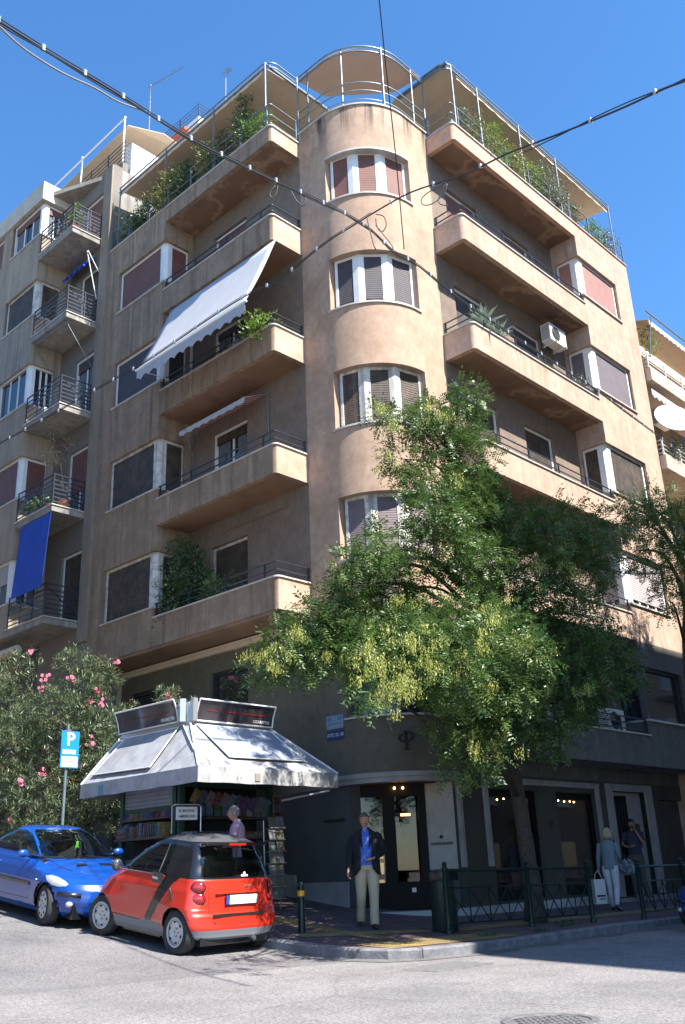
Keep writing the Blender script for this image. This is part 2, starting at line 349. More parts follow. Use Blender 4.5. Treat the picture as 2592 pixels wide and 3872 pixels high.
# pavement: rows between the kerb line and the facades
def kerb_pts(step=.35):
    out=[]
    for a,b in zip(KERB,KERB[1:]):
        L=math.hypot(b[0]-a[0],b[1]-a[1]); n=max(1,int(L/step)) if L<16 else 20
        out+=[(a[0]+(b[0]-a[0])*i/n,a[1]+(b[1]-a[1])*i/n) for i in range(n)]
    return out+[KERB[-1]]
KP=kerb_pts(); KI=offset_path(KP,-.17)  # inner edge of the kerb (pavement side)
rows=[]
for (x,y) in KI:
    if y>12.5: far=(15.5,y)
    elif x>16.2: far=(x,13.2)
    else:
        far=(15.5,13.2+ (max(0,y-9.8))*.01)
    rows.append([(x+(far[0]-x)*k/12,y+(far[1]-y)*k/12) for k in range(13)])
g=MB(); g.grid([[(x,y,walk_z(x,y)) for x,y in r] for r in rows]); tag(g.build('pavement',PAVE,smooth=True),kind='structure')
KERBM=mat('kerb_stone',(.22,.22,.235),.75,c2=(.12,.12,.13),scale=5,bump=.7,bscale=22,dirt=.7)
g=MB(); i=0; seg=3
KO=KP
while i<len(KP)-1:
    j=min(len(KP)-1,i+seg); d=math.hypot(KP[i+1][0]-KP[i][0],KP[i+1][1]-KP[i][1])
    if d>1: j=i+1
    o=[Vector(p) for p in KO[i:j+1]]; n_=[Vector(p) for p in KI[i:j+1]]
    gap=.006
    def sh(a,b): t=(b-a).normalized()*gap; return a+t
    o[0]=sh(o[0],o[1]); n_[0]=sh(n_[0],n_[1]); o[-1]=sh(o[-1],o[-2]); n_[-1]=sh(n_[-1],n_[-2])
    jit=rnd.uniform(-.008,.008)
    sec=[]
    for a,b in zip(o,n_):
        zt=walk_z(b.x,b.y)+.006+jit; zb=road_z(a.x,a.y)-.1; m=a+(b-a)*.12
        sec.append([(a.x,a.y,zb),(a.x,a.y,zt-.025),(m.x,m.y,zt),(b.x,b.y,zt),(b.x,b.y,zb)])
    g.grid(sec); nb=len(g.v)-len(sec)*5
    g.f.append(tuple(nb+k for k in range(5))[::-1]); g.f.append(tuple(len(g.v)-5+k for k in range(5)))
    i=j
tag(g.build('kerb',KERBM),kind='structure')
GUT=mat('gutter_dirt',(.10,.098,.10),.9,c2=(.17,.165,.165),scale=2.6,bump=.6,bscale=60,dirt=.6)
g=MB(); KO2=offset_path(KP,.30); rows=[]
for i,(a_,b_) in enumerate(zip(KP,KO2)):
    k=.72+.28*math.sin(i*1.3)+.12*math.sin(i*3.7); c_=(a_[0]+(b_[0]-a_[0])*k,a_[1]+(b_[1]-a_[1])*k)
    if i>4: rows.append([(a_[0],a_[1],road_z(*a_)+.012),(c_[0],c_[1],road_z(*c_)+.006)])
g.grid(rows); tag(g.build('gutter',GUT),kind='structure')
# tactile paving
TACT=mat('tactile_yellow',(.30,.22,.075),.85,c2=(.17,.12,.06),scale=3,dirt=.5)
g=MB()
def strip(p,q,w):
    p=Vector(p);q=Vector(q);t=(q-p).normalized();s_=Vector((-t.y,t.x)); n=max(1,int((q-p).length/.4)); m=max(1,int(w/.4))
    for i in range(n):
        for j in range(m):
            a=p+t*(i+.02)*.4+s_*(j+.02-m/2)*.4; b=a+t*.385; c=b+s_*.385; d=a+s_*.385
            g.add([(v.x,v.y,walk_z(v.x,v.y)+.008) for v in(a,b,c,d)],[(0,1,2,3)])
            for k in range(5):
                for h in range(5):
                    c0=a+t*(.04+.077*k)+s_*(.04+.077*h); z=walk_z(c0.x,c0.y)+.008; r=.014
                    g.add([(c0.x+r,c0.y,z),(c0.x,c0.y+r,z),(c0.x-r,c0.y,z),(c0.x,c0.y-r,z),(c0.x,c0.y,z+.006)],[(0,1,4),(1,2,4),(2,3,4),(3,0,4)])
strip((10.35,9.5),(13.3,9.35),1.2); strip((11.4,10.1),(11.6,13.4),.4); strip((13.3,10.35),(25,10.35),.4); strip((10.5,11.2),(13.0,10.5),.4)
tag(g.build('tactile_paving',TACT),kind='structure')
# ---------------------------------------------------------------- corner apartment building
SB=[5.2,8.31,11.42,14.53]; PT=[5.9,9.0,12.1,15.25]; WS=[6.2,9.33,12.455,15.585]; WL=[7.66,10.8,13.9,16.98]
XL,YR,XC,YC=13.0,10.95,14.02,11.83
bld=empty('apartment_building',(18,15,-1),'beige stucco corner block of flats with a rounded corner tower between two rows of balconies','building')
CURT=mat('curtain',(.13,.145,.17),.8,c2=(.10,.11,.135),scale=9)
def window(parent,pts,z0,z1,sm,fm=WHITE,gap=0,posts=None,post=.07,name='window',bars=0,drop=None,head=.07,curtain=False):
    """pts: inner line of the window, outside on the left of travel"""
    f=MB(); sh=MB(); gl=MB(); n=len(pts); out=[]
    for i in range(n-1):
        a=Vector((*pts[i],0));b=Vector((*pts[i+1],0)); t=(b-a).normalized(); o=Vector((-t.y,t.x,0)); L=(b-a).length
        pa=(posts[i] if posts else post); pb=(posts[i+1] if posts else post)
        c=(a+b)/2; za=(0,0,1)
        f.obox(c+Vector((0,0,z1-head/2))+o*.0,t,o,za,L/2,.045,head/2); f.obox(c+Vector((0,0,z0+.03)),t,o,za,L/2,.045,.03)
        zb=z0+(z1-z0)*gap
        s0=a+t*pa*.5; s1=b-t*pb*.5; m=(s0+s1)/2; hl=(s1-s0).length/2-.004
        if sm and gap<1: sh.obox(m+Vector((0,0,(zb+z1-head)/2))+o*.018,t,o,za,hl,.012,(z1-head-zb)/2-.003)
        gl.obox(m+Vector((0,0,(z0+z1)/2))-o*.03,t,o,za,hl,.01,(z1-z0)/2-.06)
        if gap>0 or bars:
            k=max(1,bars or int(hl*2/.55))
            for q in range(1,k+1): 
                if q<=k and k>0: f.obox(s0+t*(2*hl)*q/(k+1)+Vector((0,0,(z0+z1)/2))-o*.015,t,o,za,.03,.02,(z1-z0)/2-.04)
    for i,p in enumerate(pts):
        w_=posts[i] if posts else post
        if 0<i<n-1:
            a=Vector((*pts[i-1],0));b=Vector((*pts[i],0));c=Vector((*pts[i+1],0)); t1=(b-a).normalized(); t2=(c-b).normalized()
            h=w_/2; o1=Vector((-t1.y,t1.x,0)); o2=Vector((-t2.y,t2.x,0)); oo=(o1+o2).normalized()*.05
            p1=b-t1*h+o1*.04; p2=b+oo+ (t1-t2)*0; p3=b+t2*h+o2*.04; q3=b+t2*h-o2*.05; q1=b-t1*h-o1*.05
            if t1.dot(t2)<.5:
                pm=[b-t1*h+o1*.05,b-t1*.04+o1*.05+o2*0,b+t2*.04+o2*.05,b+t2*h+o2*.05]
                f.prism([(v.x,v.y) for v in [q1]+[pm[0],pm[1],pm[2],pm[3]]+[q3]][::-1],z0,z1)
            else: f.prism([(v.x,v.y) for v in [q1,p1,p2,p3,q3]][::-1],z0,z1)
        else:
            j=min(i,n-2); a=Vector((*pts[j],0));b=Vector((*pts[j+1],0)); t=(b-a).normalized(); o=Vector((-t.y,t.x,0)); s_=1 if i==0 else -1
            f.obox(Vector((*p,(z0+z1)/2))+t*s_*w_/2*.5,t,o,(0,0,1),w_/4+.01,.05,(z1-z0)/2)
    fo=f.build(name,fm,parent)
    if sh.v: sh.build('shutter',sm,fo)
    if .35<=gap<=.9 and (z1-z0)>1:
        cu=MB()
        for i in range(n-1):
            a=Vector((*pts[i],0));b=Vector((*pts[i+1],0)); t=(b-a).normalized(); o=Vector((-t.y,t.x,0)); L=(b-a).length; rows=[]
            if L<.5: continue
            for q in range(41):
                u=.12+(L-.24)*q/40
                if .36<q/40<.60: 
                    if rows: cu.grid(rows); rows=[]
                    continue
                w_=a+t*u+o*(-.012+.006*math.sin(q*1.9)); rows.append([(w_.x,w_.y,z0+.10),(w_.x,w_.y,z0+(z1-z0)*gap)])
            if len(rows)>1: cu.grid(rows)
        if cu.v: cu.build('curtain',CURT,fo)
    gl.build('glass',GLASS,fo)
    return fo
def sill(parent,path,z,out=.05,t=.25,m=MARB,name='sill',th=.04):
    s=MB(); wall(s,offset_path(path,-out),z-th,z,t+out); return s.build(name,m,parent)
# --- tower: from x=16.45 round to y=14.2
TA=[(16.45,YC),(15.52,YC)]+arc(15.52,13.33,1.5,270,180,18)[1:]+[(XC,14.2)]
tl=plen(TA); u0,u1=.86,3.24
tw=MB(); wall(tw,TA,5.05,18.35,.30,[(u0,u1,WS[k],WL[k]) for k in range(4)]); tower=tw.build('tower_wall',TOWM,bld,smooth=True)
cp=MB(); wall(cp,offset_path(TA,-.04),18.35,18.39,.38); cp.build('coping',MARB,tower,smooth=True)
def pt_u(path,u):
    L=plen(path)
    for i in range(len(L)-1):
        if u<=L[i+1]: k=(u-L[i])/(L[i+1]-L[i]); return (path[i][0]+(path[i+1][0]-path[i][0])*k,path[i][1]+(path[i+1][1]-path[i][1])*k)
TI=offset_path(TA,.20)
def sub(path,a,b,n):
    return [pt_u(path,a+(b-a)*i/n) for i in range(n+1)]
tli=plen(TI)[-1]/tl[-1]
shm=[SH_VIO,SH_WOOD,SH_GREY,SH_RED]; frm=[WHOLD,WHOLD,WHITE,WHITE]
for k in range(4):
    a,b=u0*.98,u1*tli*1.0
    pts=[pt_u(TI,.86),pt_u(TI,.86+.72),pt_u(TI,.86+1.42),pt_u(TI,2.92)]
    # keep the ends against the reveals
    pts[0]=(15.6,12.03); pts[-1]=(14.22,13.24)
    wdw=window(bld,pts,WS[k],WL[k],shm[k],frm[k],gap=[.0,0,.13,0][k],posts=[.1,.27,.27,.1])
    sl_=MB(); wall(sl_,offset_path(sub(TA,u0-.05,u1+.05,16),-.04),WS[k]-.045,WS[k],.36); sl_.build('sill',MARB,wdw,smooth=True)
if True:   # pale surround of the top tower window
    fr=MB(); P=offset_path(sub(TA,u0-.0,u1+.0,16),-.012); wall(fr,P,WL[3]-.05,WL[3]+.0,.2); fr.build('window_head',MARB,bld,smooth=True)
# --- recess walls
def dz(k): return SB[k]+.2
LW=[(XC,14.2),(XC,18.68)]
hl=[(16.34-14.2,17.74-14.2,dz(k) ,WL[k]) for k in range(4)]
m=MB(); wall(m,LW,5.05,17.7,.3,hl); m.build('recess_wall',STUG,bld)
RW=[(22.4,YC),(16.45,YC)]
hr=[]
for k in range(4): hr+=[(22.4-18.5,22.4-17.1,dz(k),WL[k]),(22.4-21.1,22.4-19.7,dz(k)+(.9 if k!=0 else 0),WL[k])]
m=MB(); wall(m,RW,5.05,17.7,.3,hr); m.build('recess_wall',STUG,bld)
lsm=[SH_WOOD,None,None,SH_RED]
for k in range(4):
    window(bld,[(XC+.14,16.34),(XC+.14,17.74)],dz(k),WL[k],[SH_WOOD,SH_WOOD,SH_GREY,SH_RED][k],WHITE if k else WHOLD,gap=[0,.86,.88,0][k],post=.12,bars=1)
    for (a,b,z) in((18.5,17.1,dz(k)),(21.1,19.7,dz(k)+(.9 if k else 0))):
        window(bld,[(a,YC+.14),(b,YC+.14)],z,WL[k],[SH_VIO,SH_WOOD,SH_GREY,SH_RED][k],WHITE,gap=[0,0,.5,0][k],post=.12,bars=1)
# door on the third-floor recess at its left end
window(bld,[(XC-.02,18.86),(XC-.02,18.66)],dz(2),WL[2],None,WHITE)
# --- bays
LB=[(XC,18.68),(XL,18.68),(XL,21.6)]
bw=MB(); c0=XC-XL
hb=[(c0-.84,c0+2.30,WS[k],WL[k]) for k in range(4)]
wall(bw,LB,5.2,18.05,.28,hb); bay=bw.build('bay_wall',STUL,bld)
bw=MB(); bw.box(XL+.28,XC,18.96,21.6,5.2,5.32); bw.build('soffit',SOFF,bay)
s_=.14
for k in range(4):
    w_=window(bld,[(XL+.86,18.68+s_),(XL+s_,18.68+s_),(XL+s_,20.97)],WS[k],WL[k],[SH_WOOD,SH_WOOD,SH_GREY,SH_RED][k],[WHOLD,WHOLD,WHITE,WHITE][k],gap=[.05,0,0,0][k],posts=[.06,.36,.1])
    sill(w_,[(XL+.86,18.68),(XL,18.68),(XL,21.0)],WS[k])
RB=[(25.7,YR),(22.4,YR),(22.4,YC)]
bw=MB(); hb=[(25.7-24.68,3.3+.80,WS[k],WL[k]) for k in range(4)]
wall(bw,RB,5.2,18.15,.28,hb); bay=bw.build('bay_wall',STUP,bld)
bw=MB(); wall(bw,[(25.7,16.5),(25.7,YR+.002)],-1.3,18.15,.28); bw.build('side_wall',STUC,bay)
for k in range(4):
    w_=window(bld,[(24.64,YR+s_),(22.4+s_,YR+s_),(22.4+s_,YR+.78)],WS[k],WL[k],[SH_LILAC,SH_WOOD,SH_MAUVE,SH_PINK][k],WHITE,gap=[.13,0,.12,0][k],posts=[.1,.42,.06])
    sill(w_,[(24.7,YR),(22.4,YR),(22.4,YR+.8)],WS[k])
# --- balconies
def balcony(path,zb,zt,mb_,ms,cop=MARB,rails=(.19,.37),slabpts=None,post_step=1.3,hang=None,rm=IRON,end0=True,rail_in=.06):
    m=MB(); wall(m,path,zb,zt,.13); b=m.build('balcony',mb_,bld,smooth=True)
    if mb_ is STUL or mb_ is STUP: second_mat(b,STUC,lambda p: abs(p.normal.y)>.9 if mb_ is STUL else abs(p.normal.x)>.9)  # return faces get paler stucco; on the left this paints in their sunlight
    m=MB(); m.prism(slabpts,zb+.004,zb+.19); m.build('floor_slab',ms,b)
    m=MB(); wall(m,offset_path(path,-.035),zt,zt+.035,.2); m.build('coping',cop,b,smooth=True)
    if rails:
        m=MB(); P=offset_path(path,rail_in)
        for r in rails: m.tube([(x,y,zt+r) for x,y in P],.019,6)
        L=plen(P)[-1]; n=max(2,round(L/post_step))
        for i in range(n+1):
            u=min(max(L*i/n,.05),L-.05); x,y=pt_u(P,u); m.box(x-.018,x+.018,y-.018,y+.018,zt+.03,zt+rails[-1]+.02)
        m.build('railing',rm,b)
    return b
r_=.10
def PL(y1): return [(XC,14.2),(XL+r_,14.2)]+arc(XL+r_,14.2+r_,r_,270,180,6)[1:]+[(XL,y1)]
def PR(x1): return [(x1,YR)]+[(16.45+r_,YR)]+arc(16.45+r_,YR+r_,r_,270,180,6)[1:]+[(16.45,YC)]
for k in range(4):
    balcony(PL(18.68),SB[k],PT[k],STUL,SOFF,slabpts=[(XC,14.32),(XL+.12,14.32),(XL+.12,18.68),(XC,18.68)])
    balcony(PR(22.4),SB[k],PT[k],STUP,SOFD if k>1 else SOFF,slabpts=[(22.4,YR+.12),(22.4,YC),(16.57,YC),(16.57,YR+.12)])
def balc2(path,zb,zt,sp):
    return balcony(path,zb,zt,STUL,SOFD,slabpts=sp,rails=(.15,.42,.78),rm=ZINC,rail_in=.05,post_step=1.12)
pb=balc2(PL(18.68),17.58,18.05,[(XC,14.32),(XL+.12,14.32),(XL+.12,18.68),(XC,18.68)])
pb2=balcony(PR(22.4),17.65,18.15,PINK,SOFD,slabpts=[(22.4,YR+.12),(22.4,YC),(16.57,YC),(16.57,YR+.12)],rails=(.15,.42,.75),rm=ZINC,rail_in=.05,post_step=1.12)
for P,zt,nm in(([(XL,18.68),(XL,21.6)],18.05,'railing'),([(25.7,YR),(22.4,YR)],18.15,'railing')):
    m=MB(); wall(m,offset_path(P,-.035),zt,zt+.035,.2); c_=m.build('coping',MARB if zt<18.1 else PINK,bld)
    m=MB(); Q=offset_path(P,.05)
    for r in(.15,.42,.78): m.tube([(x,y,zt+r) for x,y in Q],.016,6)
    for i in range(4):
        x,y=pt_u(Q,min(plen(Q)[-1]-.02,plen(Q)[-1]*i/3)); m.box(x-.018,x+.018,y-.018,y+.018,zt,zt+.8)
    m.build('railing',ZINC,c_)
# roof deck, penthouse
m=MB(); m.prism([(XC+.3,14.2),(XC+.3,13.5)]+[p for p in arc(15.52,13.33,1.2,180,270,8)]+[(25.6,YC+.3),(25.6,21.6),(XL+.28,21.6),(XL+.28,18.7),(XC+.3,18.7)],17.75,17.95); m.build('roof_deck',CONC,bld)
PENT=mat('penthouse_plaster',(.62,.53,.43),.9,c2=(.56,.48,.39),scale=2)
m=MB(); wall(m,[(25.6,14.2),(17.2,14.2),(16.2,15.2),(16.2,21.5)],17.95,20.9,.25,[(2,3.6,18,20.2),(5,6.6,18,20.2),(11.4,13,18,20.2)]); ph=m.build('penthouse_wall',PENT,bld)
m=MB(); m.prism([(25.6,14.4),(17.3,14.4),(16.4,15.3),(16.4,21.5),(25.6,21.5)],20.6,20.75); m.build('penthouse_roof',CONC,ph)
m=MB(); wall(m,[(25.6,14.4),(17.3,14.4),(16.4,15.3),(16.4,21.5)],18,20.2,.02); m.build('glass',GLASS,ph)
# --- pergola frames and canopies
pg=MB(); ZT=20.35
def posts(pts,z0,z1=ZT,r=.022):
    for x,y in pts: pg.cyl((x,y,z0),(x,y,z1),r,8)
ptsL=[(XL+.05,14.42),(XC,14.2),(XL+.05,16.6),(XL+.05,18.85),(XL+.05,21.25)]; posts(ptsL,18.08)
ptsT=[(14.06,13.85),(14.2,12.72),(14.92,11.93),(16.05,11.87)]; posts(ptsT,18.38)
ptsR=[(16.72,YR+.05),(16.5,YC),(17.9,YR+.05),(19.95,YR+.05),(21.95,YR+.05),(25.2,YR+.05)]; posts(ptsR,18.18)
LP=[(XC,14.25),(XL+.35,14.25)]+arc(XL+.35,14.55,.3,270,180,6)[1:]+[(XL+.05,21.3)]
RP=[(25.3,YR+.05),(16.8,YR+.05)]+arc(16.8,YR+.35,.3,270,180,6)[1:]+[(16.5,YC)]
TP=offset_path(TA,.03)
for P in(LP,RP,TP):
    for z in(ZT,ZT-.16): pg.tube([(x,y,z) for x,y in P],.022,6)
for z in(18.55,18.85,19.12): pg.tube([(x,y,z) for x,y in TP],.018,6)
pg.box(XL+.05,15.45,14.38,14.44,20.27,20.34); pg.box(16.52,16.6,YR+.05,12.75,20.27,20.34)
perg=pg.build('pergola_frame',ZINC,bld,smooth=True)
m=MB(); m.solid([(XL+.1,14.5,20.28),(15.5,14.5,20.5),(16.2,15.2,20.55),(16.2,21.3,20.55),(XL+.1,21.3,20.28)],(0,0,.015)); m.build('canopy',CANV,perg)
m=MB(); m.solid([(16.62,YR+.12,20.28),(25.3,YR+.12,20.28),(25.3,14.2,20.6),(17.2,14.2,20.6),(16.62,12.9,20.45)],(0,0,.015)); m.build('canopy',CANV,perg)
m=MB(); P=[p for p in TP if p[0]<16.4]; m.solid([(16.42,YC+.02,20.3)]+[(x+.03,y+.03,20.3) for x,y in P]+[(15.15,14.25,20.48),(16.45,12.8,20.48)],(0,0,.015)); m.build('canopy',mat('canvas_rose',(.60,.44,.36),.85,c2=(.56,.41,.34),scale=2),perg)
for P,z in(([(XL+.07,14.6),(XL+.07,21.3)],20.0),([(25.3,YR+.08),(17,YR+.08)],20.02)):
    m=MB(); rows=[];n=60
    for i in range(n+1):
        x=P[0][0]+(P[1][0]-P[0][0])*i/n;y=P[0][1]+(P[1][1]-P[0][1])*i/n; rows.append([(x,y,20.27),(x+.015,y+.01,20.10-.04*abs(math.sin(i*.8)))])
    m.grid(rows); m.build('canopy_valance',CANV,perg,solid=.01)
# ---------------------------------------------------------------- mezzanine and ground floor of the corner block
def text(s,loc,u,up,size,m,parent=None,name='lettering',depth=.006,align='CENTER',bold=False):
    cu_=bpy.data.curves.new(name,'FONT'); cu_.body=s; cu_.size=size; cu_.align_x=align; cu_.align_y='CENTER'; cu_.extrude=depth; cu_.resolution_u=3
    if bold: cu_.offset=size*.022
    t=bpy.data.objects.new(name,cu_); dg=bpy.context.evaluated_depsgraph_get(); me=bpy.data.meshes.new_from_object(t.evaluated_get(dg) if False else t)
    bpy.data.objects.remove(t); o=bpy.data.objects.new(name,me); col.objects.link(o); me.materials.clear(); me.materials.append(m)
    u=Vector(u).normalized(); up=Vector(up).normalized(); nn=u.cross(up); M=Matrix((u,up,nn)).transposed().to_4x4(); M.translation=Vector(loc); me.transform(M)
    if parent: me.transform(Matrix.Translation(-root_loc(parent))); o.parent=parent
    return o
MARBW=mat('marble_white',(.33,.32,.31),.6,c2=(.25,.24,.235),scale=3,dirt=.3)
DGREY=mat('wall_slate',(.075,.08,.085),.85,c2=(.062,.066,.07),scale=1.5,bump=.3,bscale=50)
BLACKM=mat('dark_bronze',(.006,.006,.006),.6,spec=.2)
SEEG=bpy.data.materials.new('clear_glass'); SEEG.use_nodes=True
def clear_glass(m,tint=(1,1,1),gl=.0):
    n=m.node_tree.nodes;l=m.node_tree.links; n.remove(n['Principled BSDF']); t=n.new('ShaderNodeBsdfTransparent'); t.inputs[0].default_value=(*tint,1)
    g=n.new('ShaderNodeBsdfGlossy'); g.inputs['Roughness'].default_value=.02; lw=n.new('ShaderNodeLayerWeight'); pw=n.new('ShaderNodeMath'); pw.operation='POWER'; pw.inputs[1].default_value=3.5; l.new(lw.outputs['Facing'],pw.inputs[0]); fr=n.new('ShaderNodeMath'); fr.operation='MULTIPLY_ADD'; fr.inputs[1].default_value=.8; fr.inputs[2].default_value=.05+gl*.1; l.new(pw.outputs[0],fr.inputs[0]); mx=n.new('ShaderNodeMixShader')
    l.new(fr.outputs[0],mx.inputs[0]); l.new(t.outputs[0],mx.inputs[1]); l.new(g.outputs[0],mx.inputs[2]); l.new(mx.outputs[0],n['Material Output'].inputs[0])
clear_glass(SEEG,(.7,.7,.7),0)
MA=TA+[(XC,21.6)]
m=MB(); wall(m,MA,1.76,5.05,.3,[(.86,3.24,2.88,4.5),(3.286+.87+2.14-.0,3.286+.87+3.5,3.0,4.5),(3.286+.87+5.4,3.286+.87+6.8,3.0,4.5)]); mz=m.build('mezzanine_wall',OLIV,bld,smooth=True)
DF=mat('window_frame_dark',(.03,.033,.038),.5)
window(bld,[(15.6,12.03),pt_u(TI,1.9),(14.22,13.24)],2.88,4.5,None,DF,posts=[.08,.06,.08],gap=1)
window(bld,[(XC+.12,16.34),(XC+.12,17.7)],3.0,4.5,None,DF,gap=0,post=.12); window(bld,[(XC+.12,19.6),(XC+.12,21.0)],3.0,4.5,None,DF,gap=0,post=.12)
m=MB(); wall(m,offset_path(sub(TA,.8,3.3,14),-.04),2.84,2.88,.3); m.build('sill',MARB,bld)
m=MB(); m.box(XC-.09,XC-.001,14.6,21.55,4.93,5.06); m.box(XC-.09,XC-.001,21.45,21.55,2.0,4.93); m.box(XC-.13,XC-.09,14.6,21.58,5.02,5.08); m.build('cornice',CANV,bld)
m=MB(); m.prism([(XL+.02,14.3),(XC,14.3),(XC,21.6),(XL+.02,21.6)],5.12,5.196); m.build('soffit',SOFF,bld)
# right-hand mezzanine balcony and bay
m=MB(); wall(m,[(25.7,YR),(22.4,YR),(22.4,YC)],2.07,5.196,.28,[(1.0,3.3+.70,3.22,4.56)]); mb2=m.build('bay_wall',MEZZ,bld)
window(bld,[(24.66,YR+s_),(22.4+s_,YR+s_),(22.4+s_,YR+.7)],3.22,4.56,None,DF,gap=0,posts=[.1,.16,.08])
m=MB(); wall(m,[(24.75,YR-.04),(22.36,YR-.04),(22.36,YR+.7)],3.17,3.22,.2); m.build('sill',MARB,bld)
m=MB(); wall(m,[(22.4,YC),(16.45,YC)],2.07,5.05,.3,[(.15,1.5,2.3,4.56),(2.2,3.7,2.3,4.56),(4.2,5.6,3.0,4.56)]); m.build('recess_wall',MEZZ,bld)
for a,b in((22.25,20.9),(20.2,18.7),(18.2,16.85)): window(bld,[(a,YC+.14),(b,YC+.14)],2.3,4.56,None,DF,gap=0,post=.1,bars=1)
balcony(PR(22.4),2.07,2.8,MEZZ,CONC,slabpts=[(22.4,YR+.12),(22.4,YC),(16.57,YC),(16.57,YR+.12)],rails=(.12,.26,.4))
m=MB(); m.box(22.4,25.7,YR+.28,YC,2.075,2.2); m.build('soffit',CONC,bld)
m=MB(); m.box(16.5,25.7,YC-.0+.0,YC+.29,1.76,2.07); m.build('lintel',MEZZ,bld)
m=MB(); m.prism([(25.7,YC+.3),(25.7,16),(XC+.3,16),(XC+.3,13.5),(15.6,12.1),(16.0,YC+.3)],1.765,1.9); m.build('shop_ceiling',CONC,bld)
# ground floor
GW=[(XC,13.3),(XC,21.6)]
m=MB(); wall(m,GW,-1.4,1.76,.3); gf=m.build('ground_floor_wall',DGREY,bld)
m=MB()
for y0,y1,zt in((13.4,14.84,-.2),(14.86,16.3,-.04),(16.32,18.4,.15),(18.42,21.6,.45)): m.box(XC-.05,XC-.002,y0,y1,-1.3,zt)
m.build('plinth',MARBW,gf,bevel=.008)
m=MB(); wall(m,[(25.7,YC),(15.52,YC)],-1.4,1.76,.3,[(25.7-23.55,25.7-21.45,-.82,1.55),(25.7-20.86,25.7-19.16,-.70,1.46),(25.7-18.44,25.7-16.62,-.70,1.46),(.15,1.65,-.2,1.4)]); gr=m.build('ground_floor_wall',mat('wall_dark_olive',(.068,.064,.05),.85,c2=(.055,.052,.042),scale=1.2,bump=.4,bscale=50),bld)
m=MB(); A_=sub(MA,.86-.0,3.286+.62,22)
wall(m,offset_path(A_,-.05),1.575,1.67,.3); wall(m,offset_path(A_,-.08),1.672,1.76,.33)
m.box(15.5,15.56,YC-.08,YC-.002,-.03,1.57); m.box(15.56,15.64,YC-.05,YC-.002,-.03,1.57)
m.build('door_surround',MARBW,gr,smooth=True)
m=MB()
m.box(16.38,21.0,YC-.06,YC-.002,1.57,1.69); m.box(16.38,21.0,YC-.085,YC-.061,1.64,1.69)
for a,b in((16.38,16.52),(20.86,21.0)): m.box(a,b,YC-.06,YC-.002,-.04,1.57)
m.box(21.36,23.64,YC-.07,YC-.002,1.55,1.72); m.box(21.36,21.62,YC-.07,YC-.002,-.82,1.55); m.box(23.3,23.64,YC-.07,YC-.002,-.82,1.55)
m.box(22.65,23.3,YC+.12,YC+.3,-.82,1.55); m.box(21.62,22.65,YC+.12,YC+.3,1.46,1.55); m.build('shopfront_surround',MARBW,gr,bevel=.006)
m=MB(); m.box(22.66,22.98,YC+.06,YC+.12,.25,.80); m.build('letter_box',DF,gr)
m=MB()   # marble step along the shop
wall(m,offset_path([(21.0,YC),(15.52,YC)]+arc(15.52,13.33,1.5,270,185,12)[1:],-.12),-1.3,-.745,.3); m.build('doorstep',mat('marble_step',(.42,.43,.45),.4,c2=(.34,.35,.37),scale=4),gr,bevel=.01)
m=MB(); m.box(21.3,24,YC-.12,YC-.001,-1.3,-.85); m.build('doorstep',MARBW,gr)
# shop windows
for a,b in((16.62,18.44),(19.16,20.86)):
    f=MB(); f.box(a,a+.1,YC+.1,YC+.2,-.7,1.46); f.box(b-.1,b,YC+.1,YC+.2,-.7,1.46); f.box(a+.1,b-.1,YC+.1,YC+.2,1.32,1.46); f.box(a+.1,b-.1,YC+.1,YC+.2,-.7,-.5); wf=f.build('window',BLACKM,gr)
    f=MB(); f.box(a+.1,b-.1,YC+.14,YC+.15,-.5,1.32); f.build('glass',SEEG,wf)
f=MB(); f.box(21.62,22.65,YC+.16,YC+.22,-.82,1.46); fd=f.build('entrance_door',BLACKM,gr)
f=MB()
for i in range(6): f.box(21.75+.14*i,21.77+.14*i,YC+.13,YC+.16,-.2,1.35)
f.build('grille',IRON,fd)
f=MB(); f.box(24.0,25.6,YC+.12,YC+.14,-.2,1.4); f.build('glass',GLASS,gr)
# corner door under the arch
A0=Vector((14.08,13.28,0)); A1=Vector((15.52,11.95,0)); t=(A1-A0).normalized(); o_=Vector((t.y,-t.x,0)); 
if o_.dot(Vector((-1,-1,0)))<0: o_=-o_
inw=-o_; B0=A0+inw*.28; B1=A1+inw*.28; zc=(1.575-.745)/2; hh=(1.575+.745)/2
f=MB(); L=(B1-B0).length; LD=L-.52
def fr_(s0,s1,z0,z1,d=.05): 
    c=B0+t*((s0+s1)/2)+Vector((0,0,(z0+z1)/2)); f.obox(c,t,inw,(0,0,1),(s1-s0)/2,d,(z1-z0)/2)
fr_(-.1,.14,-.745,1.575); fr_(.60,.84,-.745,1.575); fr_(1.30,1.46,-.745,1.575); fr_(.14,.60,1.35,1.575); fr_(.84,1.30,1.35,1.575); fr_(.14,.60,-.745,-.25); fr_(.84,1.30,-.745,-.25)
cdoor=f.build('corner_door',BLACKM,gr)
f=MB(); f.obox(B0+t*.70+Vector((0,0,.55)),t,inw,(0,0,1),.56,.006,.80); f.build('glass',SEEG,cdoor)
f=MB(); c=B0+t*1.13+o_*.06+Vector((0,0,-.42)); f.obox(c+Vector((0,0,.02)),t,inw,(0,0,1),.04,.004,.04); f.build('sticker',WHITE,cdoor)
p0=B0+t*1.46+o_*.02; p1=A1+o_*.06+t*.02
f=MB(); f.prism([(p0.x,p0.y),(p1.x,p1.y),(p1.x+.1,p1.y+.25),(p0.x+inw.x*.12+.03,p0.y+inw.y*.12)],-.05,1.572); leaf=f.build('stone_panel',mat('marble_panel',(.42,.40,.37),.5,c2=(.33,.315,.29),scale=2.5,dirt=.25),gr,bevel=.006)
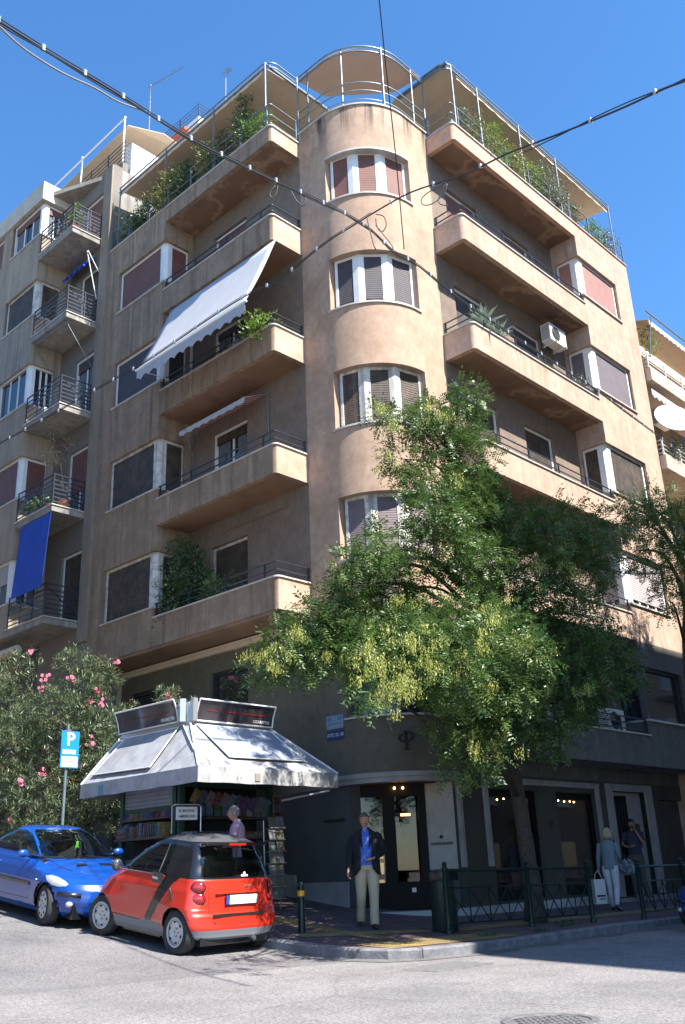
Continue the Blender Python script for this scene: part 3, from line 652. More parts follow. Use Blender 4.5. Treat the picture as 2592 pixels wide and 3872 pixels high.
f=MB(); f.prism([(p0.x,p0.y),(p1.x,p1.y),(p1.x+.1,p1.y+.25),(p0.x+inw.x*.12+.03,p0.y+inw.y*.12)],-1.2,-.055); f.build('stone_base',DGREY,gr)
LET=mat('letters_bronze',(.045,.035,.028),.5,metal=.4)
tt=(p1-p0).normalized(); ctr=(p0+p1)/2; no=Vector((tt.y,-tt.x,0)); 
if no.dot(Vector((-1,-1,0)))<0: no=-no
text('FANOURAKIS',ctr+no*.012+Vector((0,0,.42)),tt,(0,0,1),.075,LET,leaf,'lettering')
f=MB(); f.sphere(tuple(ctr+no*.02+Vector((0,0,.55))),.035,.035,.035); f.build('brass_stud',LET,leaf)
text('FANOURAKIS',(XC-.012,13.73,.93),(0,-1,0),(0,0,1),.095,LET,gf,'lettering')
# emblem on the curved wall
def emblem(c,u,up,s,m,parent):
    e=MB(); u=Vector(u).normalized(); up=Vector(up); d=u.cross(up)*.03
    def P(x,y): return Vector(c)+u*x*s+up*y*s
    e.solid([P(-.075,-.5),P(.075,-.5),P(.075,.5),P(-.075,.5)],d); e.solid([P(-.18,-.5),P(.18,-.5),P(.18,-.45),P(-.18,-.45)],d); e.solid([P(-.14,.45),P(.04,.45),P(.04,.5),P(-.14,.5)],d)
    def ring(cx,cy,rx,ry,a0,a1):
        n=18
        for i in range(n):
            a=R(a0+(a1-a0)*i/n);b=R(a0+(a1-a0)*(i+1)/n); w=.11
            e.solid([P(cx+rx*math.cos(a),cy+ry*math.sin(a)),P(cx+rx*math.cos(b),cy+ry*math.sin(b)),P(cx+(rx-w*1.5)*math.cos(b),cy+(ry-w*.7)*math.sin(b)),P(cx+(rx-w*1.5)*math.cos(a),cy+(ry-w*.7)*math.sin(a))],d)
    ring(.04,.22,.42,.28,-90,90); ring(-.04,.14,.42,.25,70,290); 
    return e.build('emblem',m,parent)
emblem((14.42,12.10,2.32),(.72,-.69,0),(0,0,1),.36,mat('emblem_black',(.006,.005,.005),.6),mz)
emblem((18.8,YC-.012,.75),(1,0,0),(0,0,1),.22,mat('emblem_faint',(.05,.048,.04),.6),gr)
# dim shop interior with small lamps
LAMP=mat('lamp_warm',(1,.5,.15),.5,emit=((1,.50,.18),16)); CASE=mat('display_case',(.8,.6,.3),.5,emit=((1,.72,.35),.30)); INT=mat('shop_interior',(.05,.033,.02),.9,c2=(.04,.026,.016),scale=1)
f=MB(); f.box(14.4,21.0,15.4,15.6,-.8,1.76); f.box(21.0,21.1,12.2,15.6,-.8,1.76); f.box(14.35,21.1,13.3,15.6,-.9,-.8); ins=f.build('shop_interior',INT,gr)
f=MB()
for x,z in((17.55,1.30),(17.80,1.32),(20.0,1.33),(20.25,1.31),(20.5,1.32),(20.68,1.31)): f.sphere((x,12.3,z),.018,n=8,m=6)
f.sphere((14.82,12.83,1.50),.02,n=8,m=6); f.sphere((14.95,12.72,1.50),.02,n=8,m=6); f.build('spot_lamp',LAMP,ins)
f=MB(); f.box(19.9,20.5,13.4,13.9,-.8,-.1); f.box(16.9,17.6,13.6,14.1,-.8,.0); f.build('display_stand',mat('stand_red',(.22,.04,.02),.6),ins)
f=MB(); f.box(19.5,20.4,15.36,15.39,.2,1.0); f.box(17.0,18.2,15.36,15.39,.1,.9); f.build('wall_picture',mat('picture_tan',(.35,.27,.18),.7,c2=(.2,.13,.08),scale=3),ins)
f=MB(); q=Vector((15.1,13.9,0)); 
for sx,z0,z1 in((-.26,.42,.68),(-.02,.42,.68),(.16,.2,.36),(.16,-.1,.12),(.16,-.5,-.2)): f.obox(q+t*(sx+.08)+Vector((0,0,(z0+z1)/2)),t,inw,(0,0,1),.085,.02,(z1-z0)/2)
f.build('display_case',CASE,ins)
f=MB(); q2=Vector((15.9,13.5,1.05)); f.obox(q2,t,inw,(0,0,1),.1,.05,.025); f.build('wall_lamp',mat('lamp_wall',(1,.6,.3),.5,emit=((1,.5,.2),3)),ins)
# street name plates (two separate plates on the olive wall)
BLUE1=mat('enamel_pale_blue',(.10,.20,.32),.35); BLUE2=mat('enamel_dark_blue',(.02,.045,.17),.3); LETW=mat('enamel_white',(.45,.5,.52),.4)
f=MB(); f.box(XC-.02,XC-.003,13.38,13.86,2.70,2.98); s1=tag(centre(f.build('street_name_sign',BLUE1,bevel=.004)),'pale blue enamel street name plate on the olive wall above the kiosk','sign')
f=MB()
for a,b,c,d in((13.395,13.845,2.955,2.963),(13.395,13.845,2.717,2.725),(13.395,13.403,2.717,2.963),(13.837,13.845,2.717,2.963)): f.box(XC-.026,XC-.021,a,b,c,d)
f.build('border',LETW,s1)
for s_t,z,sz in(('ΟΔΟΣ',2.91,.07),('ΛΟΥΚΙΑΝΟΥ',2.84,.085),('LOUKIANOU',2.76,.07)): text(s_t,(XC-.022,13.62,z),(0,-1,0),(0,0,1),sz,LETW,s1,'lettering',.002)
f=MB(); f.box(XC-.02,XC-.003,13.38,13.86,2.49,2.67); s2=tag(centre(f.build('house_number_sign',BLUE2,bevel=.004)),'small dark blue number plate under the street name plate','sign')
text('ΑΠΟ 32–30',(XC-.022,13.62,2.58),(0,-1,0),(0,0,1),.095,LETW,s2,'lettering',.002,bold=True)
# ---------------------------------------------------------------- awnings of the corner block
AWH=mat('awning_white',(.42,.435,.46),.85,c2=(.38,.395,.42),scale=2)
def scallop(a,b,z,h,m,parent,out=(0,0,0),per=.35,name='valance'):
    a=Vector(a);b=Vector(b);n=int((b-a).length/per)*8; rows=[]
    for i in range(n+1):
        p=a+(b-a)*i/n; d=h*(1-.28*abs(math.cos(math.pi*i/8))); rows.append([tuple(p),tuple(p-Vector((0,0,d)))])
    g_=MB(); g_.grid(rows); return g_.build(name,m,parent,solid=.006)
f=MB(); rows=[]
for i in range(13):
    k=i/12; rows.append([(13.0+(-1.0)*k,14.05+(18.3-14.05)*j/16,14.42-(14.42-12.2)*k-.09*math.sin(k*math.pi)) for j in range(17)])
f.grid(rows); aw=f.build('awning',AWH,bld,smooth=2,solid=.008)
scallop((12.0,14.05,12.2),(12.0,18.3,12.2),12.2,.33,AWH,aw); f=MB(); f.cyl((12.0,14.0,12.2),(12.0,18.35,12.2),.03,8); f.cyl((12.0,14.1,12.2),(13.0,14.3,14.3),.012,6); f.cyl((12.0,18.25,12.2),(13.0,18.3,12.3),.012,6); f.build('awning_bar',WHITE,aw)
STRP=mat('awning_red_white',(.62,.60,.58),.8)
f=MB(); rows=[[(XC-.02-.7*k,15.6+(18.2-15.6)*j/12,11.15-.32*k) for j in range(13)] for k in(0,.5,1)]; f.grid(rows); aw2=f.build('awning',STRP,bld,solid=.006)
scallop((XC-.72,15.6,10.83),(XC-.72,18.2,10.83),0,.17,AWH,aw2,per=.3)
n_=STRP.node_tree; g_=n_.nodes.new('ShaderNodeNewGeometry'); sp=n_.nodes.new('ShaderNodeSeparateXYZ'); wv=n_.nodes.new('ShaderNodeMath'); wv.operation='MULTIPLY'; wv.inputs[1].default_value=1/.16; fr2=n_.nodes.new('ShaderNodeMath'); fr2.operation='FRACT'; cr_=n_.nodes.new('ShaderNodeValToRGB'); cr_.color_ramp.interpolation='CONSTANT'; cr_.color_ramp.elements[0].color=(.45,.05,.04,1); cr_.color_ramp.elements[1].position=.5; cr_.color_ramp.elements[1].color=(.62,.6,.58,1)
n_.links.new(g_.outputs['Position'],sp.inputs[0]); n_.links.new(sp.outputs[1],wv.inputs[0]); n_.links.new(wv.outputs[0],fr2.inputs[0]); n_.links.new(fr2.outputs[0],cr_.inputs[0]); n_.links.new(cr_.outputs[0],n_.nodes['Principled BSDF'].inputs['Base Color'])
f=MB(); f.cyl((XC-.05,15.55,11.1),(XC-.75,15.7,10.85),.012,6); f.cyl((XC-.04,15.5,11.15),(XC-.04,15.5,8.9),.02,6); f.cyl((XC-.04,18.5,11.1),(XC-.04,18.4,8.9),.015,6); f.cyl((XC-.75,17.9,10.8),(XC-.05,18.3,9.9),.01,6); f.build('awning_arm',ZINC,aw2)
f=MB(); f.cyl((XC-.03,14.9,7.95),(XC-.03,17.3,7.95),.015,6); f.build('conduit',STUG,bld)
# ---------------------------------------------------------------- neighbour on the left
STN=mat('stucco_neighbour',(.36,.29,.22),.9,c2=(.30,.24,.18),scale=1.5,bump=.4,bscale=50,streak=.4)
STNG=mat('stucco_neighbour_grey',(.19,.165,.145),.9,c2=(.165,.145,.13),scale=1.5,bump=.3,bscale=50)
nb=empty('apartment_building',(18,30,0),'weathered grey block of flats with slab balconies left of the corner block','building')
XN=11.95; NS=[6.32,9.45,12.55,15.58,18.6]; NW=[7.3,10.43,13.52,16.62,19.67]; NT=[8.6,11.8,14.9,17.95,20.95]
m=MB(); wall(m,[(13.0,21.602),(13.0,24.1)],-1.3,18.0,.3,[(22.12-21.6,23.2-21.6,NS[k]+.16,NT[k]+.0) for k in range(4)]); wall(m,[(13.0,21.602),(13.0,24.1)],18.0,21.5,.3,[(22.12-21.6,23.2-21.6,NS[4]+.16,20.72)]); m.build('recess_wall',STNG,nb)
m=MB(); m.box(12.93,12.999,21.603,22.04,5.9,21.45); m.build('pilaster',mat('stucco_strip',(.27,.22,.165),.9,c2=(.22,.185,.145),scale=2,bump=.4,streak=.3),nb)
NP=[(13.0,24.1),(XN,24.1),(XN,34)]
m=MB(); wall(m,NP,6.32,21.0,.28,[(1.05-.85,1.05+2.0,NW[k],NT[k]) for k in range(5)]+[(1.05+2.6,1.05+5.5,NW[k],NT[k]) for k in range(5)]); m.build('bay_wall',STN,nb)
m=MB(); m.box(XN+.3,13.3,24.4,34,6.33,6.5); m.build('soffit',CONC,nb)
m=MB(); wall(m,[(13.02,24.06),(XN-.06,24.06),(XN-.06,34)],21.002,21.7,.35); m.build('cornice',mat('cornice_white',(.52,.47,.40),.8,c2=(.42,.38,.32),scale=2,dirt=.3),nb)
m=MB(); m.prism([(13.3,21.61),(XN+.2,24.3),(XN+.2,34),(24,34),(24,21.61)],21.3,21.45); wall(m,[(26,21.603),(13.3,21.603)],-1,21.3,.2); m.build('roof_slab',CONC,nb)
m=MB(); wall(m,[(13.2,24.3),(13.2,34)],-1.3,6.3,.2); m.build('ground_floor_wall',DGREY,nb)
nsh=[SH_GREY,SH_RED,None,SH_WOOD,SH_RED]
for k in range(5):
    window(nb,[(12.86,24.24),(XN+.13,24.24),(XN+.13,26.05)],NW[k],NT[k],[SH_LILAC,SH_RED,SH_GREY,SH_WOOD,SH_RED][k],WHITE if k!=3 else WHOLD,gap=[.5,0,.95,.12,.75][k],posts=[.08,.3,.08],bars=2 if k in(2,4) else 0)
    window(nb,[(XN+.13,26.7),(XN+.13,29.6)],NW[k],NT[k],[SH_WOOD,SH_RED,SH_GREY,SH_WOOD,SH_RED][k],WHITE,gap=0,post=.12)
    window(nb,[(13.12,22.12),(13.12,23.2)],NS[k]+.16,NT[k] if k<4 else 20.72,[SH_WOOD,SH_RED,SH_GREY,SH_WOOD,SH_RED][k],WHITE,gap=[0,.4,.8,0,0][k],post=.1,bars=1)
    s=MB(); wall(s,[(12.86,24.06),(XN-.04,24.06),(XN-.04,26.1)],NW[k]-.05,NW[k],.25); s.build('sill',MARB,nb)
    # slab balcony with flat-bar railing
    m=MB(); m.prism([(12.995,22.06),(12.995,24.098),(XN,24.098),(XN,22.06)],NS[k],NS[k]+.17); bal=m.build('balcony',CONC,nb,bevel=.01)
    m=MB(); m.prism([(12.99,22.03),(12.99,24.09),(XN-.03,24.09),(XN-.03,22.03)],NS[k]+.172,NS[k]+.20); m.build('coping',MARB,bal)
    m=MB(); zb=NS[k]+.2; c=[(12.93,22.09),(XN+.03,22.09),(XN+.03,24.06)]
    for q in range(7):
        z=zb+.10+.125*q+(.04 if q==6 else 0)
        for (a,b) in((c[0],c[1]),(c[1],c[2])):
            if q in(2,3) and (a,b)==(c[1],c[2]):
                y1=a[1]+.9
                m.obox(((a[0]+b[0])/2,(a[1]+y1)/2,z),(b[0]-a[0],y1-a[1],0) if a[0]!=b[0] else (0,1,.18),(1,0,0) if a[0]==b[0] else (0,1,0),(0,0,1),(y1-a[1])/2,.006,.018)
                m.obox(((a[0]+b[0])/2,(y1+.1+b[1])/2,z+.06),(0,1,0),(1,0,0),(0,0,1),(b[1]-y1-.1)/2,.006,.018)
            else:
                L=math.hypot(b[0]-a[0],b[1]-a[1]); m.obox(((a[0]+b[0])/2,(a[1]+b[1])/2,z),(b[0]-a[0],b[1]-a[1],0),(-(b[1]-a[1]),b[0]-a[0],0),(0,0,1),L/2,.006 if q<6 else .018,.018 if q<6 else .012)
    for (x,y) in(c[0],c[1],c[2],(12.55,22.09),(XN+.03,22.75),(XN+.03,23.4)): m.box(x-.014,x+.014,y-.014,y+.014,zb,zb+.92)
    m.obox((12.5,22.09,zb+.45),(1,0,-.75),(0,1,0),(.75,0,1),.5,.006,.014)
    m.build('railing',IRON,bal)
BLUEC=mat('awning_blue',(.012,.07,.42),.8,c2=(.010,.055,.34),scale=2)
f=MB(); f.grid([[(XN+.02-.12*k,22.1+1.62*j/10+.02*k,9.42-2.12*k) for j in range(11)] for k in [i/8 for i in range(9)]]); aw=f.build('awning',BLUEC,nb,solid=.008)
f=MB(); f.grid([[(12.95-.30*k,22.3+1.5*j/20,18.35-.28*k-.22*k*abs(math.sin(j*.8))) for j in range(21)] for k in(0,.5,1)]); aw=f.build('awning',BLUEC,nb,solid=.008)
for q_ in (((12.6,22.2,18.3),(12.93,22.06,17.6)),((12.6,22.25,18.3),(12.9,22.05,16.6))): f=MB(); f.cyl(*q_,.014,6); f.build('awning_arm',WHITE,aw)
f=MB(); f.cyl((XN+.1,22.2,15.5),(XN+.1,24.0,15.5),.025,6); f.build('rolled_awning',ZINC,nb)
for q_ in (((XN+.1,22.2,15.5),(12.93,22.07,14.2)),((XN+.1,24.,15.5),(12.93,24.0,14.4))): f=MB(); f.cyl(*q_,.011,6); f.build('awning_arm',ZINC,nb)
f=MB(); f.cyl((XN+.1,23.5,5.9),(XN+.1,26,5.9),.12,10); f.build('rolled_awning',CANV,nb)
# rooftop of the left neighbour
WALLW=mat('wall_whitewash',(.80,.77,.72),.85,c2=(.72,.69,.64),scale=2,dirt=.25)
m=MB(); wall(m,[(13.3,21.61),(13.3,27)],21.46,21.75,.2); m.build('roof_parapet',STNG,nb)
m=MB(); m.prism([(13.62,21.62),(13.62,22.0),(15.2,22.0),(15.2,21.62)],21.46,22.75); m.prism([(16.6,22.0),(16.6,24.5),(19.4,24.5),(19.4,22.0)],21.46,26.1); m.build('stair_house',WALLW,nb)
m=MB()
for q in range(6): m.tube([(15.6,21.9,22.0+.16*q),(13.45,21.75,22.0+.16*q),(13.45,27,22.0+.16*q)],.014,5)
for y in(21.75,22.75,23.8,24.8,25.8): m.box(13.435,13.465,y-.015,y+.015,21.7,22.85)
m.build('roof_railing',IRON,nb); m=MB()
for q in range(5): m.tube([(19.2,22.05,26.15+.15*q),(16.65,22.05,26.15+.15*q),(16.65,24.4,26.15+.15*q)],.014,5)
for x,y in((16.65,22.05),(16.65,23.2),(16.65,24.4),(18,22.05),(19.2,22.05)): m.box(x-.015,x+.015,y-.015,y+.015,26.1,26.8)
m.build('roof_railing',IRON,nb)
m=MB(); m.solid([(13.6,21.9,23.65),(13.6,27.5,23.55),(16.9,27.5,24.3),(16.9,22.2,24.35),(15,21.8,24.1)],(0,0,.02)); cn=m.build('canopy',CANV,nb)
m=MB(); m.tube([(13.5,21.9,23.95),(13.5,28,23.85)],.025,6)
for y in(21.95,24.6,27.5): m.cyl((13.5,y,21.7),(13.5,y,24.0),.03,8)
m.build('canopy_frame',WHITE,cn); m=MB(); m.cyl((16.9,22.1,21.5),(16.9,22.1,24.3),.03,6); m.build('canopy_post',WHITE,cn)
m=MB(); m.solid([(15.9,21.9,25.0),(16.55,21.9,25.0),(16.55,23.4,25.2),(15.9,23.4,25.0)],(0,0,.12)); m.build('tiled_canopy',mat('roof_tile_red',(.35,.09,.05),.8),nb)
# ---------------------------------------------------------------- neighbour on the right
nr=empty('apartment_building',(30,15,0),'pale block of flats with railed balconies beyond the right end of the corner block','building')
m=MB(); wall(m,[(40,YC+.2),(25.72,YC+.2)],-1.3,15.0,.3,[(a,a+1.6,z,z+2.1) for a in(11.2,8.2,5) for z in(3.,6.2,9.3,12.3)]); m.build('wall',mat('stucco_right',(.40,.30,.22),.9,c2=(.34,.26,.19),scale=1.5,bump=.4,streak=.3),nr)
m=MB(); m.box(25.8,40,12.04,12.3,14.3,16.9); m.prism([(26.0,13.5),(26.0,25),(40,25),(40,13.5)],15.0,17.2); m.build('penthouse_wall',PENT,nr)
m=MB(); m.prism([(25.72,YC+.5),(25.72,26),(40,26),(40,YC+.5)],14.85,15.0); m.build('roof_slab',CONC,nr)
for z in(3.2,6.3,9.4): 
    for a in(27.2,30.2,33.4):
        window(nr,[(40-(40-a)+1.5,YC+.32),(a-.0,YC+.32)],z-.2,z+1.9,SH_LILAC,WHITE,gap=.2)
for z in(4.6,7.75,10.9,13.9):
    m=MB(); m.prism([(40,10.75),(40,YC+.2),(25.74,YC+.2),(25.74,10.75)],z,z+.45); b_=m.build('balcony',mat('balcony_pale',(.55,.44,.34),.9,c2=(.48,.38,.29),scale=1.5,streak=.3),nr)
    m=MB()
    for q in range(4): m.tube([(40,10.82,z+.55+.14*q),(25.8,10.82,z+.55+.14*q),(25.8,YC+.1,z+.55+.14*q)],.016,5)
    for i in range(12): m.box(25.8+i*1.2-.015,25.8+i*1.2+.015,10.8,10.84,z+.45,z+1.0)
    m.build('railing',WHITE,b_)
f=MB(); f.grid([[(25.9+14*j/60,10.6+1.3*(1-k),16.05+.45*(1-k)) for j in range(61)] for k in(0,.5,1)]); aw=f.build('awning',CANV,nr,solid=.01)
scallop((25.9,10.6,16.05),(32,10.6,16.05),0,.22,AWH,aw,per=.3)
f=MB(); f.tube([(25.7,10.55,16.25),(40,10.55,16.25)],.03,6)
for x in(26.0,28.6,31): f.cyl((x,10.8,14.8),(x,10.55,16.2),.02,6)
f.build('awning_frame',ZINC,aw)
scallop((25.9,10.9,13.7),(32,10.9,13.7),0,.3,AWH,nr,per=.3,name='awning_valance'); 
# ---------------------------------------------------------------- buildings across the streets (they shade the scene and show in reflections)
def plain_block(poly,z0,z1,label,m):
    e=empty('apartment_building',(sum(p[0] for p in poly)/len(poly),sum(p[1] for p in poly)/len(poly),z0),label,'building')
    g_=MB(); g_.prism(poly,z0,z1); g_.build('wall',m,e)
    w_=MB(); fr=MB(); bl=MB(); n=len(poly)
    for i in range(n):
        a=Vector((*poly[i],0));b=Vector((*poly[(i+1)%n],0)); L=(b-a).length
        if L<3: continue
        t=(b-a).normalized(); o=Vector((t.y,-t.x,0)); k=int(L/3)
        for j in range(k):
            c=a+t*(L*(j+.5)/k)
            for z in [z0+1.2+3.1*q for q in range(int((z1-z0-1)/3.1))]:
                w_.obox(c+o*.01+Vector((0,0,z+.9)),t,o,(0,0,1),.6,.02,.75); fr.obox(c+o*.05+Vector((0,0,z+.12)),t,o,(0,0,1),.7,.06,.03)
                if j%2==0: bl.obox(c+o*.5+Vector((0,0,z-.5)),t,o,(0,0,1),1.2,.5,.08)
    w_.build('window',GLASS,e); fr.build('sill',MARB,e); bl.build('balcony',mat('stucco_opposite',(.25,.21,.17),.9,c2=(.22,.18,.14),scale=1.5),e)
    return e
OPP=mat('stucco_opposite',(.25,.21,.17),.9,c2=(.22,.18,.14),scale=1.5)
ROOF=5.15+(10.95+1.0)*math.tan(SUN_EL)/math.cos(SUN_AZ)
plain_block([(14.9,-1.0),(10.2,-16),(11,-30),(70,-30),(70,-1.0)],-2,ROOF,'tall block of flats across the right-hand street, mostly out of view',OPP)
plain_block([(0.4,60),(-1.0,12),(-16,12),(-16,60)],-2,17,'lower block of flats across the left-hand street, out of view',OPP)  # unseen; height raised to cut skylight on the left facade
# ---------------------------------------------------------------- kiosk
kz=-.62
ki=empty('kiosk',(11.6,15,kz),'street kiosk with a whitish canvas roof and dark cigarette boards on top','kiosk')
KG=mat('kiosk_green',(.012,.05,.035),.5); KCAN=mat('kiosk_canvas',(.33,.34,.365),.75,c2=(.25,.255,.27),scale=3,dirt=.55,bump=.15,bscale=12); KPAN=mat('kiosk_panel',(.24,.28,.37),.3,c2=(.33,.37,.45),scale=3)
SHUTM=shutter_mat('steel_shutter',(.25,.27,.30),(.2,.22,.25),.075)
x0,x1,y0,y1=10.58,12.7,14.2,15.95
m=MB(); m.box(x0+.25,x1-.02,y0+.35,y1,kz,2.0); m.build('body',DARK,ki)
m=MB()
for x,y in((x0,y0),(x0,y1),(x1,y0),(x1,y1)): m.box(x-.05,x+.05,y-.05,y+.05,kz,1.9)
m.box(x0-.03,x1,y0-.03,y0+.3,kz,-.1); m.box(x0-.03,x0+.25,y0+.3,y1,kz,.0); m.box(x0-.05,x0+.12,y0+.0,y0+.16,-.1,1.9); m.box(x0-.02,x0+.02,y0+.16,y1,1.14,1.22); m.box(x0,x1,y0-.02,y0+.02,1.52,1.9); m.build('frame',KG,ki,bevel=.004)
m=MB(); m.box(x0-.01,x0+.02,y0+.2,y1-.06,1.222,1.62); m.build('shutter',SHUTM,ki)
m=MB(); m.box(x0-.22,x0+.3,y0+.2,y1-.05,.66,.70); m.box(x0-.22,x0+.3,y0+.2,y1-.05,.08,.12); m.box(x0+.05,x1,y0-.28,y0+.3,.62,.66); m.box(x0+.6,x1,y0+.0,y0+.34,.98,1.0); m.box(x0-.1,x0+.3,y0+.2,y1-.05,1.0,1.02); m.build('shelf',mat('shelf_wood',(.10,.07,.05),.7),ki)
# roof: sloped canvas panels from the eave up to the sign boxes
ev=[(10.05,13.0,1.72),(13.4,13.0,1.72),(13.4,16.63,1.72),(10.05,16.63,1.72)]; tp=[(10.78,14.2,2.66),(12.75,14.2,2.66),(12.75,16.4,2.66),(10.78,16.4,2.66)]
m=MB()
for i in range(4):
    j=(i+1)%4; rows=[]
    for k in range(9):
        t_=k/8; a=Vector(ev[i]).lerp(Vector(tp[i]),t_); b=Vector(ev[j]).lerp(Vector(tp[j]),t_); rows.append([tuple(a.lerp(b,q/16)-Vector((0,0,.05*math.sin(math.pi*t_)*math.sin(math.pi*q/16)+.006*math.sin(q*2.3+k)))) for q in range(17)])
    m.grid(rows)
rf=m.build('roof',KCAN,ki,solid=.012)
m=MB(); m.grid([[(*e[:2],e[2]-.02) for e in (ev[0],ev[1])],[(*e[:2],e[2]-.02) for e in (ev[3],ev[2])]]); m.build('ceiling',KCAN,rf)
m=MB()
for a,b in((ev[0],tp[0]),(ev[1],tp[1]),(ev[3],tp[3])): m.tube([Vector(a)+Vector((0,0,.02)),Vector(b)+Vector((0,0,.02))],.018,6)
m.tube([(10.28,13.42,2.06),(10.78,14.45,2.70)],.012,6); m.build('ridge',WHITE,rf)
def on_slope(i,s,t_): 
    j=(i+1)%4; a=Vector(ev[i]).lerp(Vector(tp[i]),t_); b=Vector(ev[j]).lerp(Vector(tp[j]),t_); return a.lerp(b,s)
sn=Vector((0,-.94,1.2)).normalized()
m=MB(); q=[on_slope(0,.10,.92),on_slope(0,.26,.2),on_slope(0,.80,.22),on_slope(0,.86,.75)]; q=[on_slope(0,.06,.93),on_slope(0,.235,.22),on_slope(0,.84,.24),on_slope(0,.93,.93)]; m.solid([tuple(v+sn*.02) for v in q],sn*.012); m.build('roof_board',KPAN,rf)
m=MB()
for a,b in zip(q,q[1:]+q[:1]): m.tube([a+sn*.035,b+sn*.035],.012,6)
m.build('board_trim',WHITE,rf)
sn=Vector((-1.28,0,1)).normalized(); m=MB(); q=[on_slope(3,.06,.16),on_slope(3,.13,.9),on_slope(3,.86,.9),on_slope(3,.62,.12)]; m.solid([tuple(v+sn*.03) for v in q],sn*.01); m.build('roof_board',KCAN,rf)
m=MB()
for a,b in zip(q,q[1:]+q[:1]): m.tube([a+sn*.045,b+sn*.045],.01,6)
m.build('board_trim',WHITE,rf)
m=MB(); P=[ev[0],ev[1],ev[2],ev[3],ev[0]]; top=[];bot=[]
for a,b in zip(P,P[1:]):
    for k in range(24):
        p=Vector(a).lerp(Vector(b),k/24); o=Vector((math.sin(k*1.7)*.008,math.cos(k*1.3)*.008,0)); top.append(tuple(p+Vector((0,0,.02)))); bot.append(tuple(p+o-Vector((0,0,.24+.006*math.sin(k)))))
m.grid([top+[top[0]],bot+[bot[0]]]); m.f=[q for q in m.f]; m.build('valance',mat('kiosk_valance',(.40,.40,.40),.8,c2=(.30,.30,.30),scale=4,dirt=.5),rf,solid=.01)
SIGN=mat('sign_board_dark',(.035,.03,.035),.25,c2=(.06,.05,.055),scale=3); REDL=mat('sign_red_line',(.26,.008,.012),.5); ALU=mat('aluminium',(.55,.56,.58),.35,metal=.7)
def sign_box(a,b,z0,z1,out):
    a=Vector((*a,0));b=Vector((*b,0)); t=(b-a).normalized(); o=Vector((*out,0)); L=(b-a).length; n=10
    def face(zz): # slightly curved face, top leans out
        k=(zz-z0)/(z1-z0); return o*(.10*k*k+.02*k)
    g_=MB(); rows=[]
    for i in range(n+1):
        z=z0+(z1-z0)*i/n; rows.append([tuple(a+face(z)+Vector((0,0,z))),tuple(b+face(z)+Vector((0,0,z)))])
    g_.grid(rows); s_b=g_.build('sign_panel',SIGN,ki,smooth=2,solid=.02)
    g_=MB()
    for p in(a,b): g_.tube([p+face(z0+(z1-z0)*i/n)+o*.012+Vector((0,0,z0+(z1-z0)*i/n)) for i in range(n+1)],.016,6)
    for z in(z0,z1): g_.tube([a+face(z)+o*.012+Vector((0,0,z)),b+face(z)+o*.012+Vector((0,0,z))],.016,6)
    g_.build('sign_frame',WHITE,s_b)
    zl=z0+(z1-z0)*.52; g_=MB(); c=(a+b)/2+face(zl)+o*.014; g_.obox(c+Vector((0,0,zl)),t,o,(0,0,1),L*.38,.003,.006); g_.build('red_stripe',REDL,s_b)
    zl=z0+(z1-z0)*.2; up=(Vector((0,0,1))+o*.12).normalized(); text('CIGARETTES',a.lerp(b,.84)+face(zl)+o*.016+Vector((0,0,zl)),t,up,.075,WHITE,s_b,'lettering',.002,bold=True)
    return s_b
sign_box((10.86,14.14),(12.74,14.14),2.70,3.08,(0,-1)); sign_box((10.70,16.38),(10.70,14.45),2.70,3.10,(-1,0))
m=MB(); m.prism([(10.74,14.20),(10.84,14.16),(12.72,14.16),(12.72,16.36),(10.74,16.36)],2.62,3.04); m.prism([(10.66,14.42),(10.62,14.30),(10.70,14.24),(10.76,14.3)],2.68,3.1); m.prism([(10.78,14.2),(10.74,14.06),(10.84,14.06),(10.86,14.16)],2.68,3.1); m.build('sign_box',ALU,ki)
m=MB(); m.box(10.04,10.046,15.85,16.0,1.5,1.68); m.build('sticker',mat('sticker_blue',(.1,.25,.33),.5),rf)
m=MB(); m.box(11.3,11.42,12.985,12.995,1.53,1.66); m.build('sticker',mat('sticker_grey',(.25,.22,.2),.5),rf)
# magazines on the kiosk
def printmat(i,c):
    m=mat('print_%s'%i,c,.4); n=m.node_tree.nodes;l=m.node_tree.links; g_=n.new('ShaderNodeNewGeometry'); v=n.new('ShaderNodeTexVoronoi'); v.inputs['Scale'].default_value=26; l.new(g_.outputs['Position'],v.inputs[0])
    x=n.new('ShaderNodeMix'); x.data_type='RGBA'; x.inputs[0].default_value=.30; x.inputs[6].default_value=(*c,1); l.new(v.outputs['Color'],x.inputs[7]); h=n.new('ShaderNodeHueSaturation'); h.inputs['Saturation'].default_value=1.15; h.inputs['Value'].default_value=.30; l.new(x.outputs[2],h.inputs['Color']); l.new(h.outputs[0],n['Principled BSDF'].inputs['Base Color']); return m
cols=[('cream',(.5,.48,.42)),('blue',(.04,.10,.35)),('red',(.35,.03,.03)),('sky',(.15,.3,.5)),('yellow',(.45,.35,.05)),('grey',(.3,.3,.3)),('green',(.05,.22,.08)),('pale',(.55,.55,.55)),('violet',(.15,.05,.25)),('orange',(.45,.15,.03))]
PR=[printmat(*c) for c in cols]
MAG='magazines and papers displayed on the kiosk'
ORD='first second third fourth fifth sixth seventh eighth ninth tenth eleventh twelfth thirteenth fourteenth fifteenth sixteenth seventeenth eighteenth nineteenth twentieth twenty-first twenty-second twenty-third twenty-fourth twenty-fifth twenty-sixth'.split()
def mag(c,u,up,w,h,t,mi,label,cat='magazine'):
    u=Vector(u).normalized(); up=Vector(up).normalized(); n=u.cross(up); g_=MB(); g_.obox(c,u,up,n,w/2,h/2,t/2); return tag(centre(g_.build('magazine',PR[mi%len(PR)])),label,cat,MAG)
